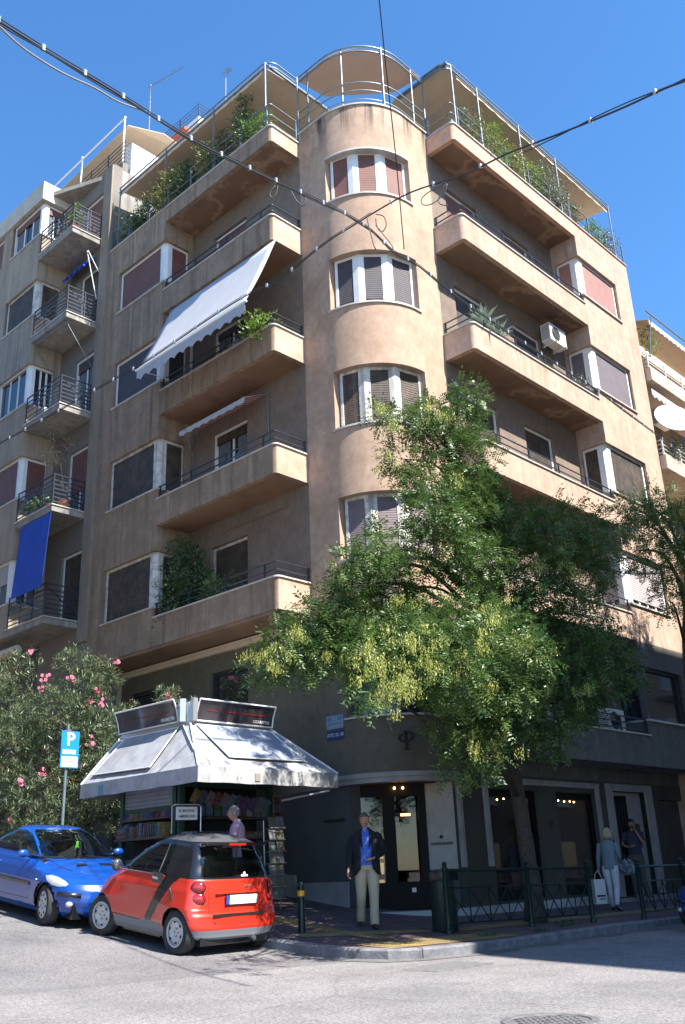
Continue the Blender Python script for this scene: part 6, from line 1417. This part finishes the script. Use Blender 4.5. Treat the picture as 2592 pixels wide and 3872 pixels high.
person((19.3,10.8,z),(.97,.25),'blonde woman in a grey top and white trousers walking away past the shop windows',1.65,
 dict(pel=(0,0,.95),sp=(0,0,1.12),ch=(0,.01,1.34),nk=(0,.02,1.53),hd=(.02,.04,1.66),rhip=(.09,0,.90),lhip=(-.09,0,.90),rkn=(.09,.02,.50),lkn=(-.09,.10,.50),ran=(.10,-.18,.12),lan=(-.08,.16,.085),rsh=(.18,0,1.43),lsh=(-.18,0,1.43),rel=(.25,-.03,1.16),lel=(-.24,-.03,1.15),rwr=(.20,.14,1.02),lwr=(-.28,.02,.90)),
 dict(trousers=WTR,shoes=SHOE,top_mat=GTOP,cropped=True,hem=.045,headyaw=R(-35),top_low=.88*.92,lhand=((0,.1,-1),(1,0,0),.6),rfoot=(.2,1,-.3)),build=.95,hair=((.50,.38,.22),'bob'))
BGM=mat('bag_stripe',(.22,.25,.30),.7,c2=(.08,.09,.12),scale=14,lo=.48,hi=.52)
sb_=empty('shoulder_bag',(19.45,10.45,z+.55),'slouchy grey striped shoulder bag on the right side of the woman','bag')
m=MB(); rows=[]
for i in range(11):
    t=math.pi*i/10; rows.append([(19.48+.10*math.sin(t)*math.sin(a)*.9,10.50+.20*math.sin(t)*math.cos(a)*(1.1-.3*i/10),z+.82-.19*math.cos(t)*(1 if i>5 else .8)) for a in [2*math.pi*k/18 for k in range(19)]])
m.grid(rows); m.build('bag_body',BGM,sb_,smooth=2); m=MB(); m.tube(smooth_path([(19.43,10.40,z+.92),(19.36,10.55,z+1.15),(19.30,10.64,z+1.385),(19.42,10.62,z+1.2),(19.5,10.58,z+.95)],5),.014,6); m.build('strap',DTR,sb_)
sb2=empty('shopping_bag',(19.05,11.05,z+.1),'white paper shopping bag with a dark red and blue print held low by the woman','bag')
m=MB(); m.prism([(18.88,10.98),(19.02,11.14),(19.30,11.05),(19.16,10.88)],z+.14,z+.62); m.build('bag_body',WHITE,sb2,bevel=.01)
m=MB(); m.obox((19.015,10.925,z+.30),(.28,-.10,0),(.1,.28,0),(0,0,1),.11,.004,.018); m.obox((19.04,10.915,z+.24),(.28,-.10,0),(.1,.28,0),(0,0,1),.07,.004,.01); m.build('print',mat('print_maroon',(.16,.01,.06),.5),sb2)
m=MB(); m.tube([(18.98,11.02,z+.62),(19.03,11.02,z+.72),(19.1,11.0,z+.80),(19.16,10.99,z+.72),(19.2,10.96,z+.62)],.006,5); m.build('handle',WHITE,sb2)
TSH=mat('cloth_dark_violet',(.035,.030,.06),.85); CARG=mat('cloth_cargo',(.08,.075,.06),.9)
z=-.85
person((22.05,11.63,z),(-.85,-.5),'man in a dark T-shirt and cargo trousers smoking in the entrance doorway',1.76,
 dict(pel=(0,0,.95),sp=(0,-.02,1.12),ch=(0,-.03,1.34),nk=(0,-.01,1.53),hd=(0,.02,1.66),rhip=(.10,0,.90),lhip=(-.10,0,.90),rkn=(.12,.06,.50),lkn=(-.11,.04,.50),ran=(.10,.02,.085),lan=(-.16,.10,.085),rsh=(.20,-.02,1.43),lsh=(-.20,-.02,1.43),rel=(.27,.06,1.18),lel=(-.22,.12,1.20),rwr=(.12,.20,1.12),lwr=(-.07,.17,1.50)),
 dict(trousers=CARG,shoes=mat('shoe_grey',(.15,.15,.17),.7),top_mat=TSH,sleeve=.5,hem=.07,lfoot=(-.7,1,0),lhand=((.2,-.2,1),(1,0,.2),.5),rhand=((-.9,.3,.2),(0,-.3,1),.5)),skin=SKIN2,hair=((.015,.012,.01),'short'))
# ---------------------------------------------------------------- trees and plants
TREE= [(13.33, 10.08, 8.28, 0.38), (14.09, 9.66, 8.74, 0.35), (12.63, 9.84, 7.86, 0.29), (14.42, 10.2, 8.45, 0.35), (11.99, 10.14, 7.74, 0.26), (13.4, 9.9, 7.74, 0.42), (12.42, 10.14, 7.08, 0.32), (14.07, 9.72, 7.57, 0.47), (13.16, 10.02, 6.85, 0.45), (14.57, 10.08, 7.05, 0.48), (12.11, 9.72, 6.39, 0.27), (13.93, 9.72, 6.51, 0.59), (11.91, 9.06, 5.58, 0.45), (13.71, 9.42, 5.85, 0.56), (14.91, 9.54, 6.22, 0.55), (11.06, 9.6, 4.92, 0.39), (12.21, 9.18, 5.1, 0.52), (10.41, 9.12, 4.64, 0.29), (10.0, 9.36, 4.38, 0.2), (14.81, 8.52, 5.76, 0.61), (15.91, 8.52, 5.83, 0.6), (17.07, 8.52, 6.37, 0.45), (14.2, 9.0, 4.95, 0.63), (15.75, 8.58, 5.17, 0.59), (12.97, 9.0, 4.79, 0.52), (17.07, 8.82, 5.71, 0.4), (14.69, 8.88, 4.55, 0.48), (10.73, 9.92, 4.32, 0.3), (10.21, 9.8, 3.86, 0.38), (9.73, 9.86, 3.51, 0.33), (9.27, 9.92, 3.18, 0.31), (9.1, 10.28, 2.86, 0.23), (9.8, 9.98, 2.98, 0.33), (10.39, 10.34, 3.4, 0.38), (11.12, 10.28, 3.87, 0.43), (10.77, 9.92, 3.17, 0.28), (11.7, 9.92, 4.42, 0.44), (12.49, 10.22, 4.24, 0.46), (10.13, 9.1, 3.05, 0.38), (10.0, 8.92, 2.59, 0.32), (10.74, 8.92, 3.27, 0.39), (10.58, 8.56, 2.72, 0.38), (10.68, 8.14, 2.95, 0.38), (10.61, 8.02, 2.44, 0.31), (11.48, 8.26, 3.46, 0.46), (11.51, 8.38, 2.93, 0.46), (12.27, 8.08, 3.37, 0.48), (12.41, 8.44, 2.84, 0.41), (13.09, 8.38, 3.2, 0.43), (12.71, 8.26, 2.53, 0.34), (11.78, 8.5, 2.5, 0.36), (9.25, 8.2, 2.09, 0.15), (14.81, 8.2, 3.88, 0.47), (15.83, 8.5, 3.7, 0.49), (16.76, 8.56, 3.48, 0.4), (14.49, 8.32, 3.13, 0.49), (15.66, 8.38, 3.03, 0.4), (13.78, 8.38, 2.39, 0.44), (12.83, 8.8, 2.1, 0.41), (14.09, 8.68, 1.98, 0.29), (12.02, 8.62, 2.1, 0.37), (14.93, 8.5, 2.57, 0.32), (11.52, 8.56, 1.68, 0.27), (11.26, 8.5, 1.36, 0.2), (11.81, 8.32, 1.48, 0.18), (11.15, 8.68, 2.03, 0.24), (11.34, 9.4, 3.26, 0.41), (12.19, 9.1, 3.01, 0.43), (13.26, 9.16, 3.75, 0.49), (13.97, 9.34, 3.3, 0.46), (13.1, 9.28, 2.67, 0.4), (10.7, 9.58, 3.04, 0.3), (12.17, 9.34, 3.74, 0.4), (10.02, 7.44, 2.5, 0.28), (10.77, 7.38, 2.89, 0.32), (11.2, 7.44, 2.33, 0.28), (10.38, 7.68, 2.3, 0.29), (11.5, 7.2, 2.8, 0.28)]
TREE2= [(18.6, 8.66, 7.19, 0.49), (19.79, 8.9, 7.7, 0.58), (21.21, 8.84, 7.95, 0.66), (19.11, 8.66, 6.9, 0.61), (20.66, 8.66, 7.04, 0.78), (21.09, 8.78, 6.37, 0.78), (19.72, 8.84, 6.2, 0.55), (20.33, 9.02, 5.49, 0.5), (18.73, 8.84, 6.3, 0.44), (22.64, 8.9, 7.25, 0.82), (22.41, 8.66, 6.07, 0.8), (22.72, 8.6, 8.09, 0.7), (18.23, 8.9, 1.76, 0.38), (19.02, 9.2, 1.58, 0.5), (17.3, 8.84, 1.55, 0.22), (20.27, 9.08, 1.9, 0.59), (20.57, 8.72, 3.23, 0.54)]
PODS= [(8.18, 7.37, 2.39), (8.13, 7.19, 2.17), (8.26, 6.95, 1.98), (8.74, 7.55, 2.41), (10.26, 7.07, 3.14), (11.53, 7.43, 3.14), (9.34, 7.43, 2.54), (11.14, 7.31, 2.84), (8.85, 7.37, 2.69), (10.9, 7.37, 3.3), (9.73, 6.95, 2.76), (11.27, 7.25, 2.98), (10.3, 7.37, 2.72), (8.95, 7.19, 2.11), (11.83, 7.43, 2.93), (8.53, 7.43, 1.91), (8.55, 7.01, 2.6), (9.87, 7.49, 2.38), (10.52, 7.31, 2.28), (9.24, 7.31, 2.81), (8.39, 7.01, 2.1), (8.02, 7.37, 2.31), (8.99, 9.88, 2.87), (8.74, 9.46, 2.72), (9.43, 10.0, 3.25), (10.16, 9.4, 3.16), (8.66, 9.94, 2.96), (9.78, 9.4, 2.97), (9.08, 9.52, 3.14), (10.13, 9.76, 4.39), (10.31, 9.7, 4.22), (10.39, 9.52, 3.81), (11.06, 9.28, 4.0), (11.48, 9.34, 4.89), (10.7, 8.98, 7.17), (12.01, 8.98, 7.62), (12.74, 9.1, 6.47), (13.65, 9.16, 5.52), (11.38, 9.16, 3.99), (12.52, 9.1, 7.7), (11.02, 9.16, 7.03), (10.4, 8.8, 6.05), (12.73, 9.16, 5.48), (15.67, 8.3, 5.76), (14.61, 8.3, 5.27), (12.91, 7.88, 2.58), (13.57, 7.76, 2.65), (13.51, 8.06, 4.8), (14.37, 8.0, 4.9), (10.74, 7.82, 1.58), (11.25, 7.7, 1.61), (15.24, 8.3, 3.06)]
nr_=np.random.default_rng(5)
def np_mesh(name,V,quads,m,parent=None,loc0=None,smooth=False):
    V=V.reshape(-1,3); off=np.array(root_loc(parent)) if parent else (np.array(loc0) if loc0 is not None else np.zeros(3)); V=V-off
    me=bpy.data.meshes.new(name); n=len(quads); k=quads.shape[1]
    me.vertices.add(len(V)); me.vertices.foreach_set('co',V.astype(np.float32).ravel()); me.loops.add(n*k); me.loops.foreach_set('vertex_index',quads.astype(np.int32).ravel())
    me.polygons.add(n); me.polygons.foreach_set('loop_start',np.arange(0,n*k,k,dtype=np.int32)); me.update(calc_edges=True); me.materials.append(m)
    if smooth: me.polygons.foreach_set('use_smooth',[True]*n)
    o=bpy.data.objects.new(name,me); col.objects.link(o)
    if parent:o.parent=parent
    return o
def unit(a): return a/np.maximum(1e-9,np.linalg.norm(a,axis=-1,keepdims=True))
def in_blobs(blobs,dens,shell=.45):
    P=[];D=[]
    for (x,y,z,r) in blobs:
        n=max(3,int(dens*r*r)); d=unit(nr_.normal(size=(n,3))); k=(shell+(1-shell)*nr_.random((n,1)))**.7; q=np.array([x,y,z])+d*k*r*np.array([1.12,1.0,.9])*(1+.18*np.sin(d[:,:1]*7+d[:,1:2]*5)); P.append(q);D.append(d)
    return np.concatenate(P),np.concatenate(D)
def leaf_quads(base,dirn,nrm,L,W):
    """one diamond leaf per row"""
    d=unit(dirn); s=unit(np.cross(d,nrm)); n=np.cross(s,d); L=L[:,None];W=W[:,None]
    V=np.stack([base,base+d*L*.45+s*W*.5-n*W*.12,base+d*L-n*L*.08,base+d*L*.45-s*W*.5-n*W*.12],1)
    q=np.arange(len(base)*4).reshape(-1,4); return V,q
def pinnate(P,D,L=.25,n=6,ll=.070,lw=.026,droop=.5):
    N=len(P); d=unit(D*.8+nr_.normal(size=(N,3))*.55+np.array([0,0,-droop])); up=unit(np.array([0,0,1])+nr_.normal(size=(N,3))*.35); s=unit(np.cross(d,up)); nn=np.cross(s,d)
    B=[];Dn=[];Nn=[]
    LL=L*(.7+.6*nr_.random((N,1)))
    for i in range(n):
        t=(i+1)/(n+.3); c=P+d*LL*t-nn*(-.0)+np.array([0,0,-1])*(t*t)*LL*.22
        for sg in(-1,1):
            B.append(c); Dn.append(unit(s*sg+d*.45+nr_.normal(size=(N,3))*.12)); Nn.append(unit(nn+nr_.normal(size=(N,3))*.25))
    B.append(P+d*LL);Dn.append(d);Nn.append(nn)
    B=np.concatenate(B);Dn=np.concatenate(Dn);Nn=np.concatenate(Nn); k=len(B); sz=.8+.45*nr_.random(k)
    return leaf_quads(B,Dn,Nn,ll*sz,lw*sz)
def branch_pts(a,b,sag=.12):
    a=Vector(a);b=Vector(b); m=(a+b)/2+Vector((rnd.uniform(-.1,.1),rnd.uniform(-.1,.1),(b-a).length*sag)); return smooth_path([a,m,b],4)
BARK=mat('bark',(.075,.06,.05),.9,c2=(.045,.037,.03),scale=14,bump=.9,bscale=22)
LEAF=leafmat('leaf_street_tree',(.036,.085,.02),(.115,.185,.045),.30,3.5); POD=leafmat('leaf_pods',(.42,.42,.10),(.28,.33,.07),.35,6)
def tree(blobs,trunk,radii,label,grp,podpts=(),dens=1150,extra_l=()):
    e=empty('street_tree',trunk[0],label,'tree',grp)
    m=MB(); Q=smooth_path(trunk,5); rr=[]
    for i in range(len(Q)):
        u=i/(len(Q)-1)*(len(radii)-1); a=min(int(u),len(radii)-2); rr.append((radii[a]+(radii[a+1]-radii[a])*(u-a))*(1+.05*math.sin(i*2.1)))
    m.tube(Q,0,14,rr=rr)
    for (x,y,z,r) in blobs:
        c=Vector((x,y,z)); best=min(Q[3:],key=lambda q:(q-c).length+max(0,q.z-c.z+.2)*1.6); L=(c-best).length; r0=min(.055,.012+.012*L)
        P_=branch_pts(best,c); m.tube(P_,0,5,rr=[r0*(1-.75*i/(len(P_)-1)) for i in range(len(P_))])
        for k in range(4):
            t=c+Vector((rnd.uniform(-1,1),rnd.uniform(-1,1),rnd.uniform(-.7,.9)))*r*.85; m.tube([c.lerp(best,.25),(c+t)/2+Vector((0,0,.04)),t],0,4,rr=[.009,.006,.003])
    m.build('trunk',BARK,e,smooth=2)
    P,D=in_blobs(blobs,dens); ok=~((P[:,1]>10.80)&(P[:,0]>15.9)); ok&=~((P[:,0]>13.9)&(P[:,1]>11.6)); ok&=~((P[:,0]>15.2)&(nr_.random(len(P))<.42)); P=P[ok];D=D[ok]
    V,q=pinnate(P,D); np_mesh('foliage',V,q,LEAF,e)
    if len(podpts):
        B=[];Dn=[]
        for (x,y,z) in podpts:
            for _ in range(4):
                c=np.array([x,y,z])+nr_.normal(size=3)*np.array([.11,.10,.10])
                nb_=14
                for k in range(nb_):
                    a=unit(nr_.normal(size=3)*np.array([1,1,.25])); st=c+a*nr_.random()*.13+np.array([0,0,-.03*k/nb_]); 
                    for w_ in range(5): B.append(st+np.array([0,0,-.028*w_])+nr_.normal(size=3)*.006); Dn.append(unit(np.array([0,0,-1])+nr_.normal(size=3)*.35))
        B=np.array(B);Dn=np.array(Dn); V,q=leaf_quads(B,Dn,unit(nr_.normal(size=B.shape)),.034*(.7+.6*nr_.random(len(B))),.0125*np.ones(len(B))); np_mesh('seed_pods',V,q,POD,e)
    return e
G=walk_z(15.58,10.3)
tree(TREE,[(15.58,10.31,G),(15.5,10.3,0.0),(15.36,10.27,.95),(15.1,10.2,1.9),(14.65,10.05,3.0),(14.3,9.95,4.2),(14.05,9.95,5.3),(13.8,9.95,6.6),(13.6,9.95,7.8),(13.5,9.95,8.6)],[.21,.15,.135,.13,.12,.10,.085,.065,.04,.015],'big street tree with yellow green pods growing by the railing in front of the tower','street trees',PODS)
TREE2=[(a,b,c,d*.85) for a,b,c,d in TREE2 if c>5.2]
tree(TREE2,[(22.3,9.9,walk_z(22.3,9.9)),(22.4,9.9,1.0),(22.5,9.9,3.0),(22.6,9.8,5.0),(22.4,9.3,6.6)],[.10,.075,.06,.05,.03],'dark street tree at the right edge, its crown cut by the frame','street trees',[],900)
# ---- shrubs and potted plants
OLE=leafmat('leaf_oleander',(.075,.11,.055),(.16,.195,.105),.25,7); OLED=leafmat('leaf_oleander_bud',(.28,.08,.04),(.16,.10,.04),.2,9); PNK=mat('flower_pink',(.55,.08,.17),.6,c2=(.65,.22,.30),scale=30)
def whorls(P,D,k=7,L=.13,W=.022,up=.5):
    N=len(P); ax=unit(D*.7+np.array([0,0,up])+nr_.normal(size=(N,3))*.3); B=[];Dn=[]
    a=unit(np.cross(ax,nr_.normal(size=(N,3)))); b=np.cross(ax,a)
    for i in range(k):
        t=2*math.pi*i/k; B.append(P+ax*.03*(i%3)); Dn.append(unit(ax*.75+a*math.cos(t)+b*math.sin(t)))
    B=np.concatenate(B);Dn=np.concatenate(Dn); n=len(B); return leaf_quads(B,Dn,unit(nr_.normal(size=(n,3))*.4+np.array([0,0,1])),L*(.7+.6*nr_.random(n)),W*np.ones(n))
def oleander(blobs,base,label,dens=620,fl=14,seed=1):
    e=empty('oleander_shrub',base,label,'shrub','pink oleanders behind the kiosk'); m=MB(); bb=Vector(base)
    for (x,y,z,r) in blobs:
        c=Vector((x,y,z)); m.tube(smooth_path([bb+Vector((rnd.uniform(-.3,.3),rnd.uniform(-.2,.2),0)),bb.lerp(c,.5)+Vector((rnd.uniform(-.2,.2),rnd.uniform(-.2,.2),.2)),c],4),0,5,rr=[.03-.022*i/8 for i in range(9)])
    m.build('stems',BARK,e,smooth=2); P,D=in_blobs(blobs,dens,.35); P=P[P[:,2]>base[2]+.15] if True else P; D=D[:len(P)]
    V,q=whorls(P,D); np_mesh('foliage',V,q,OLE,e)
    tops=[b for b in blobs]; F_=[];B=[];Dn=[]
    f=MB()
    P2,D2=in_blobs(blobs,42,.95); sel=(D2[:,2]>-.1)&(D2[:,1]<.6); P2=P2[sel];D2=D2[sel]
    for i in range(len(P2)):
        c=P2[i]+D2[i]*.10
        if i%5==0 and fl>0:
            fl-=1
            for k in range(5):
                o=c+nr_.normal(size=3)*.045
                for t in range(5): a=2*math.pi*t/5; f.sphere((o[0]+.024*math.cos(a),o[1]-.01,o[2]+.024*math.sin(a)),.020,.012,.020,6,4)
        for k in range(5): B.append(c+nr_.normal(size=3)*.03); Dn.append(unit(nr_.normal(size=3)*.5+np.array([0,0,.8])))
    B=np.array(B);Dn=np.array(Dn); V,q=leaf_quads(B,Dn,unit(nr_.normal(size=B.shape)),.05*np.ones(len(B)),.02*np.ones(len(B))); np_mesh('buds',V,q,OLED,e)
    if f.v: f.build('flowers',PNK,e)
    return e
zo=road_z(11.5,20)+.13
oleander([(10.6,19.6,2.2,.8),(11.3,19.4,2.9,.8),(10.9,19.2,3.5,.75),(11.9,19.3,3.4,.7),(11.5,19.3,4.1,.6),(11.35,19.4,4.75,.42),(12.0,19.4,4.6,.42),(12.3,19.4,4.4,.32),(11.9,19.2,2.6,.7),(10.5,19.3,1.5,.8),(11.6,19.0,1.7,.7),(11.0,19.5,.9,.7),(12.3,19.2,1.4,.7),(10.3,19.6,3.2,.6)],(11.3,19.7,zo),'tallest pink flowering oleander behind the parking sign, reaching the first balconies',fl=18)
oleander([(9.95,21.2,3.2,.8),(10.6,21.4,4.0,.8),(10.2,21.0,4.3,.55),(10.9,21.2,4.9,.45),(10.2,21.4,2.2,.8),(10.7,21.2,1.2,.8),(10.0,21.8,1.2,.7),(10.9,21.3,2.9,.8),(9.9,21.6,4.5,.5)],(10.5,21.6,zo+.15),'oleander with pink flowers at the left edge above the blue car',fl=10)
oleander([(12.0,17.1,2.9,.5),(12.35,16.9,3.3,.34),(12.1,16.8,3.65,.26),(12.95,16.9,3.45,.26),(13.4,16.9,3.5,.22),(11.9,17.2,2.2,.6),(12.5,17.2,2.5,.55),(11.4,17.3,3.1,.4),(11.3,17.4,2.2,.6)],(12.2,17.4,walk_z(12.2,17.4)),'small oleander with pink flowers poking up behind the kiosk signs',fl=5,dens=600)
PLM=[leafmat('leaf_pot_dark',(.04,.085,.03),(.09,.14,.045),.25,8),leafmat('leaf_pot_light',(.10,.20,.03),(.20,.30,.06),.35,8),leafmat('leaf_pot_grey',(.14,.17,.12),(.20,.21,.13),.25,8),leafmat('leaf_pot_yellow',(.16,.20,.05),(.28,.25,.08),.3,8)]
TERR=mat('terracotta',(.36,.13,.07),.85,c2=(.28,.10,.06),scale=5)
def small_leaves(blobs,dens,L,W,up=.3):
    P,D=in_blobs(blobs,dens,.2); n=len(P); P=np.repeat(P,3,0)+nr_.normal(size=(3*n,3))*.03; D=np.repeat(D,3,0); return leaf_quads(P,unit(D*.6+nr_.normal(size=P.shape)*.6+np.array([0,0,up])),unit(nr_.normal(size=P.shape)+np.array([0,0,1.])),L*(.6+.7*nr_.random(len(P))),W*(.7+.5*nr_.random(len(P))))
def potted(x,y,z,h,w,mi,label,pot='box',ax='y',dens=420,L=.075,W=.035,grp='plants along the roof terraces',name='potted_plant',lean=(0,0)):
    e=empty(name,(x,y,z),label,'plant',grp)
    m=MB()
    if pot=='box':
        a,b=(.14,.42) if ax=='y' else (.42,.14); m.box(x-a,x+a,y-b,y+b,z,z+.28)
    elif pot=='round': m.lathe([(.0,0),(.12,0),(.17,.26),(.185,.27),(.185,.31),(.16,.31),(.15,.2),(0,.2)],(x,y,z),18)
    if m.v: m.build('pot',TERR,e,bevel=.01 if pot=='box' else 0,smooth=pot=='round')
    z0=z+.25 if m.v else z; bl_=[]; k=max(2,int(h/.28))
    for i in range(k):
        t=(i+.6)/k; r=w*(.55+.45*math.sin(math.pi*min(1,t+.15)))*rnd.uniform(.8,1.1); dx=rnd.uniform(-.25,.25)*w+lean[0]*t;dy=rnd.uniform(-.25,.25)*w+lean[1]*t
        bl_.append((x+dx+(rnd.uniform(-.3,.3)*w if ax=='x' else 0),y+dy+(rnd.uniform(-.5,.5)*w if ax=='y' else 0),z0+h*t,r))
    s_m=MB()
    for (bx,by,bz,r) in bl_: s_m.tube([(x+rnd.uniform(-.06,.06),y+rnd.uniform(-.06,.06),z0-.03),(bx,by,bz),(bx+rnd.uniform(-.1,.1),by,bz+r*.6)],0,4,rr=[.012,.007,.003])
    s_m.build('stem',BARK,e)
    V,q=small_leaves(bl_,dens*2.3,L*1.1,W*1.1); np_mesh('foliage',V,q,PLM[mi],e); return e
zl=17.97
for y,h,w,mi,lb in ((14.75,.45,.30,1,'bright green low plant at the corner of the left roof terrace'),(15.5,1.35,.36,0,'tallest dark bush on the left roof terrace, near the corner'),(16.35,.9,.32,0,'dark bush second from the corner on the left roof terrace'),(17.2,1.05,.36,3,'loose yellowish bush under the middle of the left terrace canopy'),(18.0,.95,.38,0,'dark bush in the middle of the left roof terrace'),(18.85,.95,.38,3,'yellowish bush left of the middle of the left roof terrace'),(19.6,.9,.36,0,'dark bush before the white wall on the left roof terrace'),(20.4,.85,.34,0,'second last bush at the far end of the left roof terrace'),(21.1,.75,.34,2,'greyish bush at the far left end of the roof terrace')):
    potted(13.27,y,zl+.10,h*1.2,w*1.3,mi,lb,dens=420)
for x,h,w,mi,lb in ((17.35,.85,.30,2,'reddish grey bush at the tower end of the right roof terrace'),(18.1,.9,.34,3,'yellow green bush second from the tower on the right roof terrace'),(18.9,1.0,.36,1,'bright green bush on the right roof terrace'),(19.7,1.05,.36,3,'dense yellowish bush in the middle of the right roof terrace'),(20.5,.85,.34,1,'light green bush right of the middle of the right roof terrace'),(21.3,1.15,.40,2,'tall grey green bush on the right roof terrace'),(22.1,.95,.36,2,'grey bush beside the tall one on the right roof terrace'),(22.9,.75,.30,0,'dark green bush near the right end of the roof terrace'),(24.2,.75,.34,1,'feathery light green plant near the right end of the roof terrace'),(25.1,.8,.32,2,'wispy grey plant at the right end of the roof terrace')):
    potted(x,11.20,18.13,h*1.2,w*1.3,mi,lb,ax='x',dens=400,L=.065,W=.03)
GB='plants on the balconies'
potted(13.25,14.6,SB[2]+.62,.50,.48,1,'bright green plant spilling over the rounded balcony corner below the white awning',pot=None,dens=300,L=.11,W=.05,grp=GB,lean=(-.2,.3))
potted(13.45,17.9,SB[0]+.2,2.1,.62,0,'big dark ficus filling the left part of the lowest left balcony','round',dens=380,L=.08,W=.04,grp=GB)
potted(13.4,16.9,SB[0]+.3,1.0,.34,1,'lighter green plant right of the big ficus on the lowest balcony','round',dens=260,L=.12,W=.03,grp=GB); potted(13.4,16.1,SB[0]+.3,.8,.30,0,'dark leafy plant in front of the lowest balcony window','round',dens=260,L=.12,W=.03,grp=GB)
potted(13.3,16.0,SB[2]+.55,.22,.12,0,'small dark plant at the rail below the white awning',pot=None,dens=500,L=.08,W=.02,grp=GB)
potted(18.9,11.2,SB[2]+.55,.45,.16,1,'thin yellow green sprig on the middle right balcony',pot=None,dens=330,L=.07,W=.035,grp=GB)
potted(21.9,11.2,SB[2]+.62,.55,.30,2,'pale variegated shrub below the wall air conditioner','round',dens=420,L=.06,W=.04,grp=GB)
for k,x in enumerate((18.3,19.4,20.3)): potted(x,11.12,SB[2]+.55,.16,.22,[3,1,3][k],'%s low plant trailing over the rail of the middle right balcony'%['leftmost','middle','rightmost'][k],pot=None,ax='x',dens=380,L=.05,W=.025,grp=GB)
def agave(x,y,z,r,label,n=34):
    e=empty('agave_plant',(x,y,z),label,'plant',GB); B=[];Dn=[];m=MB()
    for i in range(n):
        a=i*2.4; el=.15+1.2*(i/n); d=Vector((math.cos(a)*math.cos(el),math.sin(a)*math.cos(el),math.sin(el))); s_=d.cross(Vector((0,0,1))).normalized(); b=Vector((x,y,z+.1)); L=r*(.75+.3*rnd.random()); p1=b+d*L*.55; p2=b+d*L+Vector((0,0,-.08)); w_=.035
        up=s_.cross(d)*.008; m.add([b-s_*w_*.6,b+s_*w_*.6,p1+s_*w_-up,p1-s_*w_-up,p2],[(0,1,2,3),(3,2,4)])
    m.build('foliage',leafmat('leaf_agave',(.20,.28,.21),(.32,.40,.28),.15,6),e); return e
agave(17.1,11.1,SB[2]+.78,.72,'spiky grey green agave at the rounded corner of the middle right balcony'); agave(17.8,11.15,SB[2]+.80,.62,'second spiky agave just right of the balcony corner',26)
GN='plants on the balconies of the left block'
zb=NS[1]+.2
potted(12.35,22.9,zb,.25,.2,0,'terracotta pot with a dark leafy plant at the middle of the planted left balcony','round',dens=300,grp=GN,L=.14,W=.07); potted(12.3,23.5,zb,.35,.26,0,'broad leaved plant in a clay pot on the planted left balcony','round',dens=260,L=.17,W=.09,grp=GN)
e=empty('olive_tree',(12.5,22.4,zb),'small bare looking olive tree in a pot on a balcony of the left block','tree'); m=MB(); m.lathe([(0,0),(.15,0),(.2,.3),(.2,.32),(0,.3)],(12.5,22.4,zb),16); m.build('pot',TERR,e,smooth=True)
m=MB(); m.tube([(12.5,22.4,zb+.3),(12.46,22.5,zb+1.0),(12.4,22.6,zb+1.5)],.022,6)
ends=[]
for k in range(26):
    a=rnd.uniform(0,6.28); p=Vector((12.42,22.6,zb+1.2+rnd.uniform(0,.35))); t=p+Vector((math.cos(a)*.42,math.sin(a)*.42,rnd.uniform(.25,.75))); m.tube([p,(p+t)/2+Vector((0,0,.08)),t],0,4,rr=[.008,.005,.002]); ends.append(t)
m.build('trunk',BARK,e); P=np.array([tuple(t) for t in ends for _ in range(16)])+nr_.normal(size=(len(ends)*16,3))*.10; V,q=leaf_quads(P,unit(nr_.normal(size=P.shape)),unit(nr_.normal(size=P.shape)),.05*np.ones(len(P)),.012*np.ones(len(P))); np_mesh('crown',V,q,PLM[2],e)
potted(12.15,22.35,NS[4]+.2,.75,.26,1,'light green plant hanging over the corner of the top balcony of the left block','round',dens=300,grp=GN,L=.06,W=.03,lean=(-.1,-.35)); potted(12.2,23.1,NS[4]+.2,.8,.24,0,'dark plant in the middle of the top balcony of the left block','round',dens=300,grp=GN,L=.1,W=.03)
potted(26.3,10.9,15.1,1.0,.40,1,'leafy pink flowering creeper on the railing of the right-hand block',pot=None,ax='x',dens=200,grp='plants of the right-hand block'); potted(26.6,10.95,11.5,.5,.4,0,'dark plant on the balcony below the satellite dish',pot=None,ax='x',dens=300,grp='plants of the right-hand block')
# weeds in the pavement
WEED=leafmat('leaf_weed',(.03,.07,.02),(.05,.10,.03),.2,8); P=[]
for (x,y) in ((12.7,9.3),(13.9,9.15),(15.5,9.6),(15.2,9.5),(15.9,9.9)):
    for _ in range(60): a=nr_.normal(size=2)*.10; P.append((x+a[0],y+a[1]*.6,walk_z(x,y)))
P=np.array(P); V,q=leaf_quads(P,unit(nr_.normal(size=P.shape)*.5+np.array([0,0,1.])),unit(nr_.normal(size=P.shape)),.07*np.ones(len(P)),.014*np.ones(len(P))); o=np_mesh('weeds',V,q,WEED,None); tag(o,'tufts of weeds growing along the kerb and the tree foot','weeds',kind='stuff')
# fallen leaves on the road
P=[];n=170
for _ in range(n):
    x=nr_.uniform(4,17);y=nr_.uniform(3.5,11 if x<9.7 else 8.6); P.append((x,y,road_z(x,y)+.006))
P=np.array(P); V,q=leaf_quads(P,unit(nr_.normal(size=P.shape)*np.array([1,1,.08])),np.tile([0,0,1.],(n,1)),.045*np.ones(n),.02*np.ones(n)); o=np_mesh('fallen_leaves',V,q,mat('leaf_dry',(.35,.22,.06),.8),None); tag(o,'small dry leaves scattered over the road','leaves',kind='stuff')
print('objects',len(bpy.data.objects))
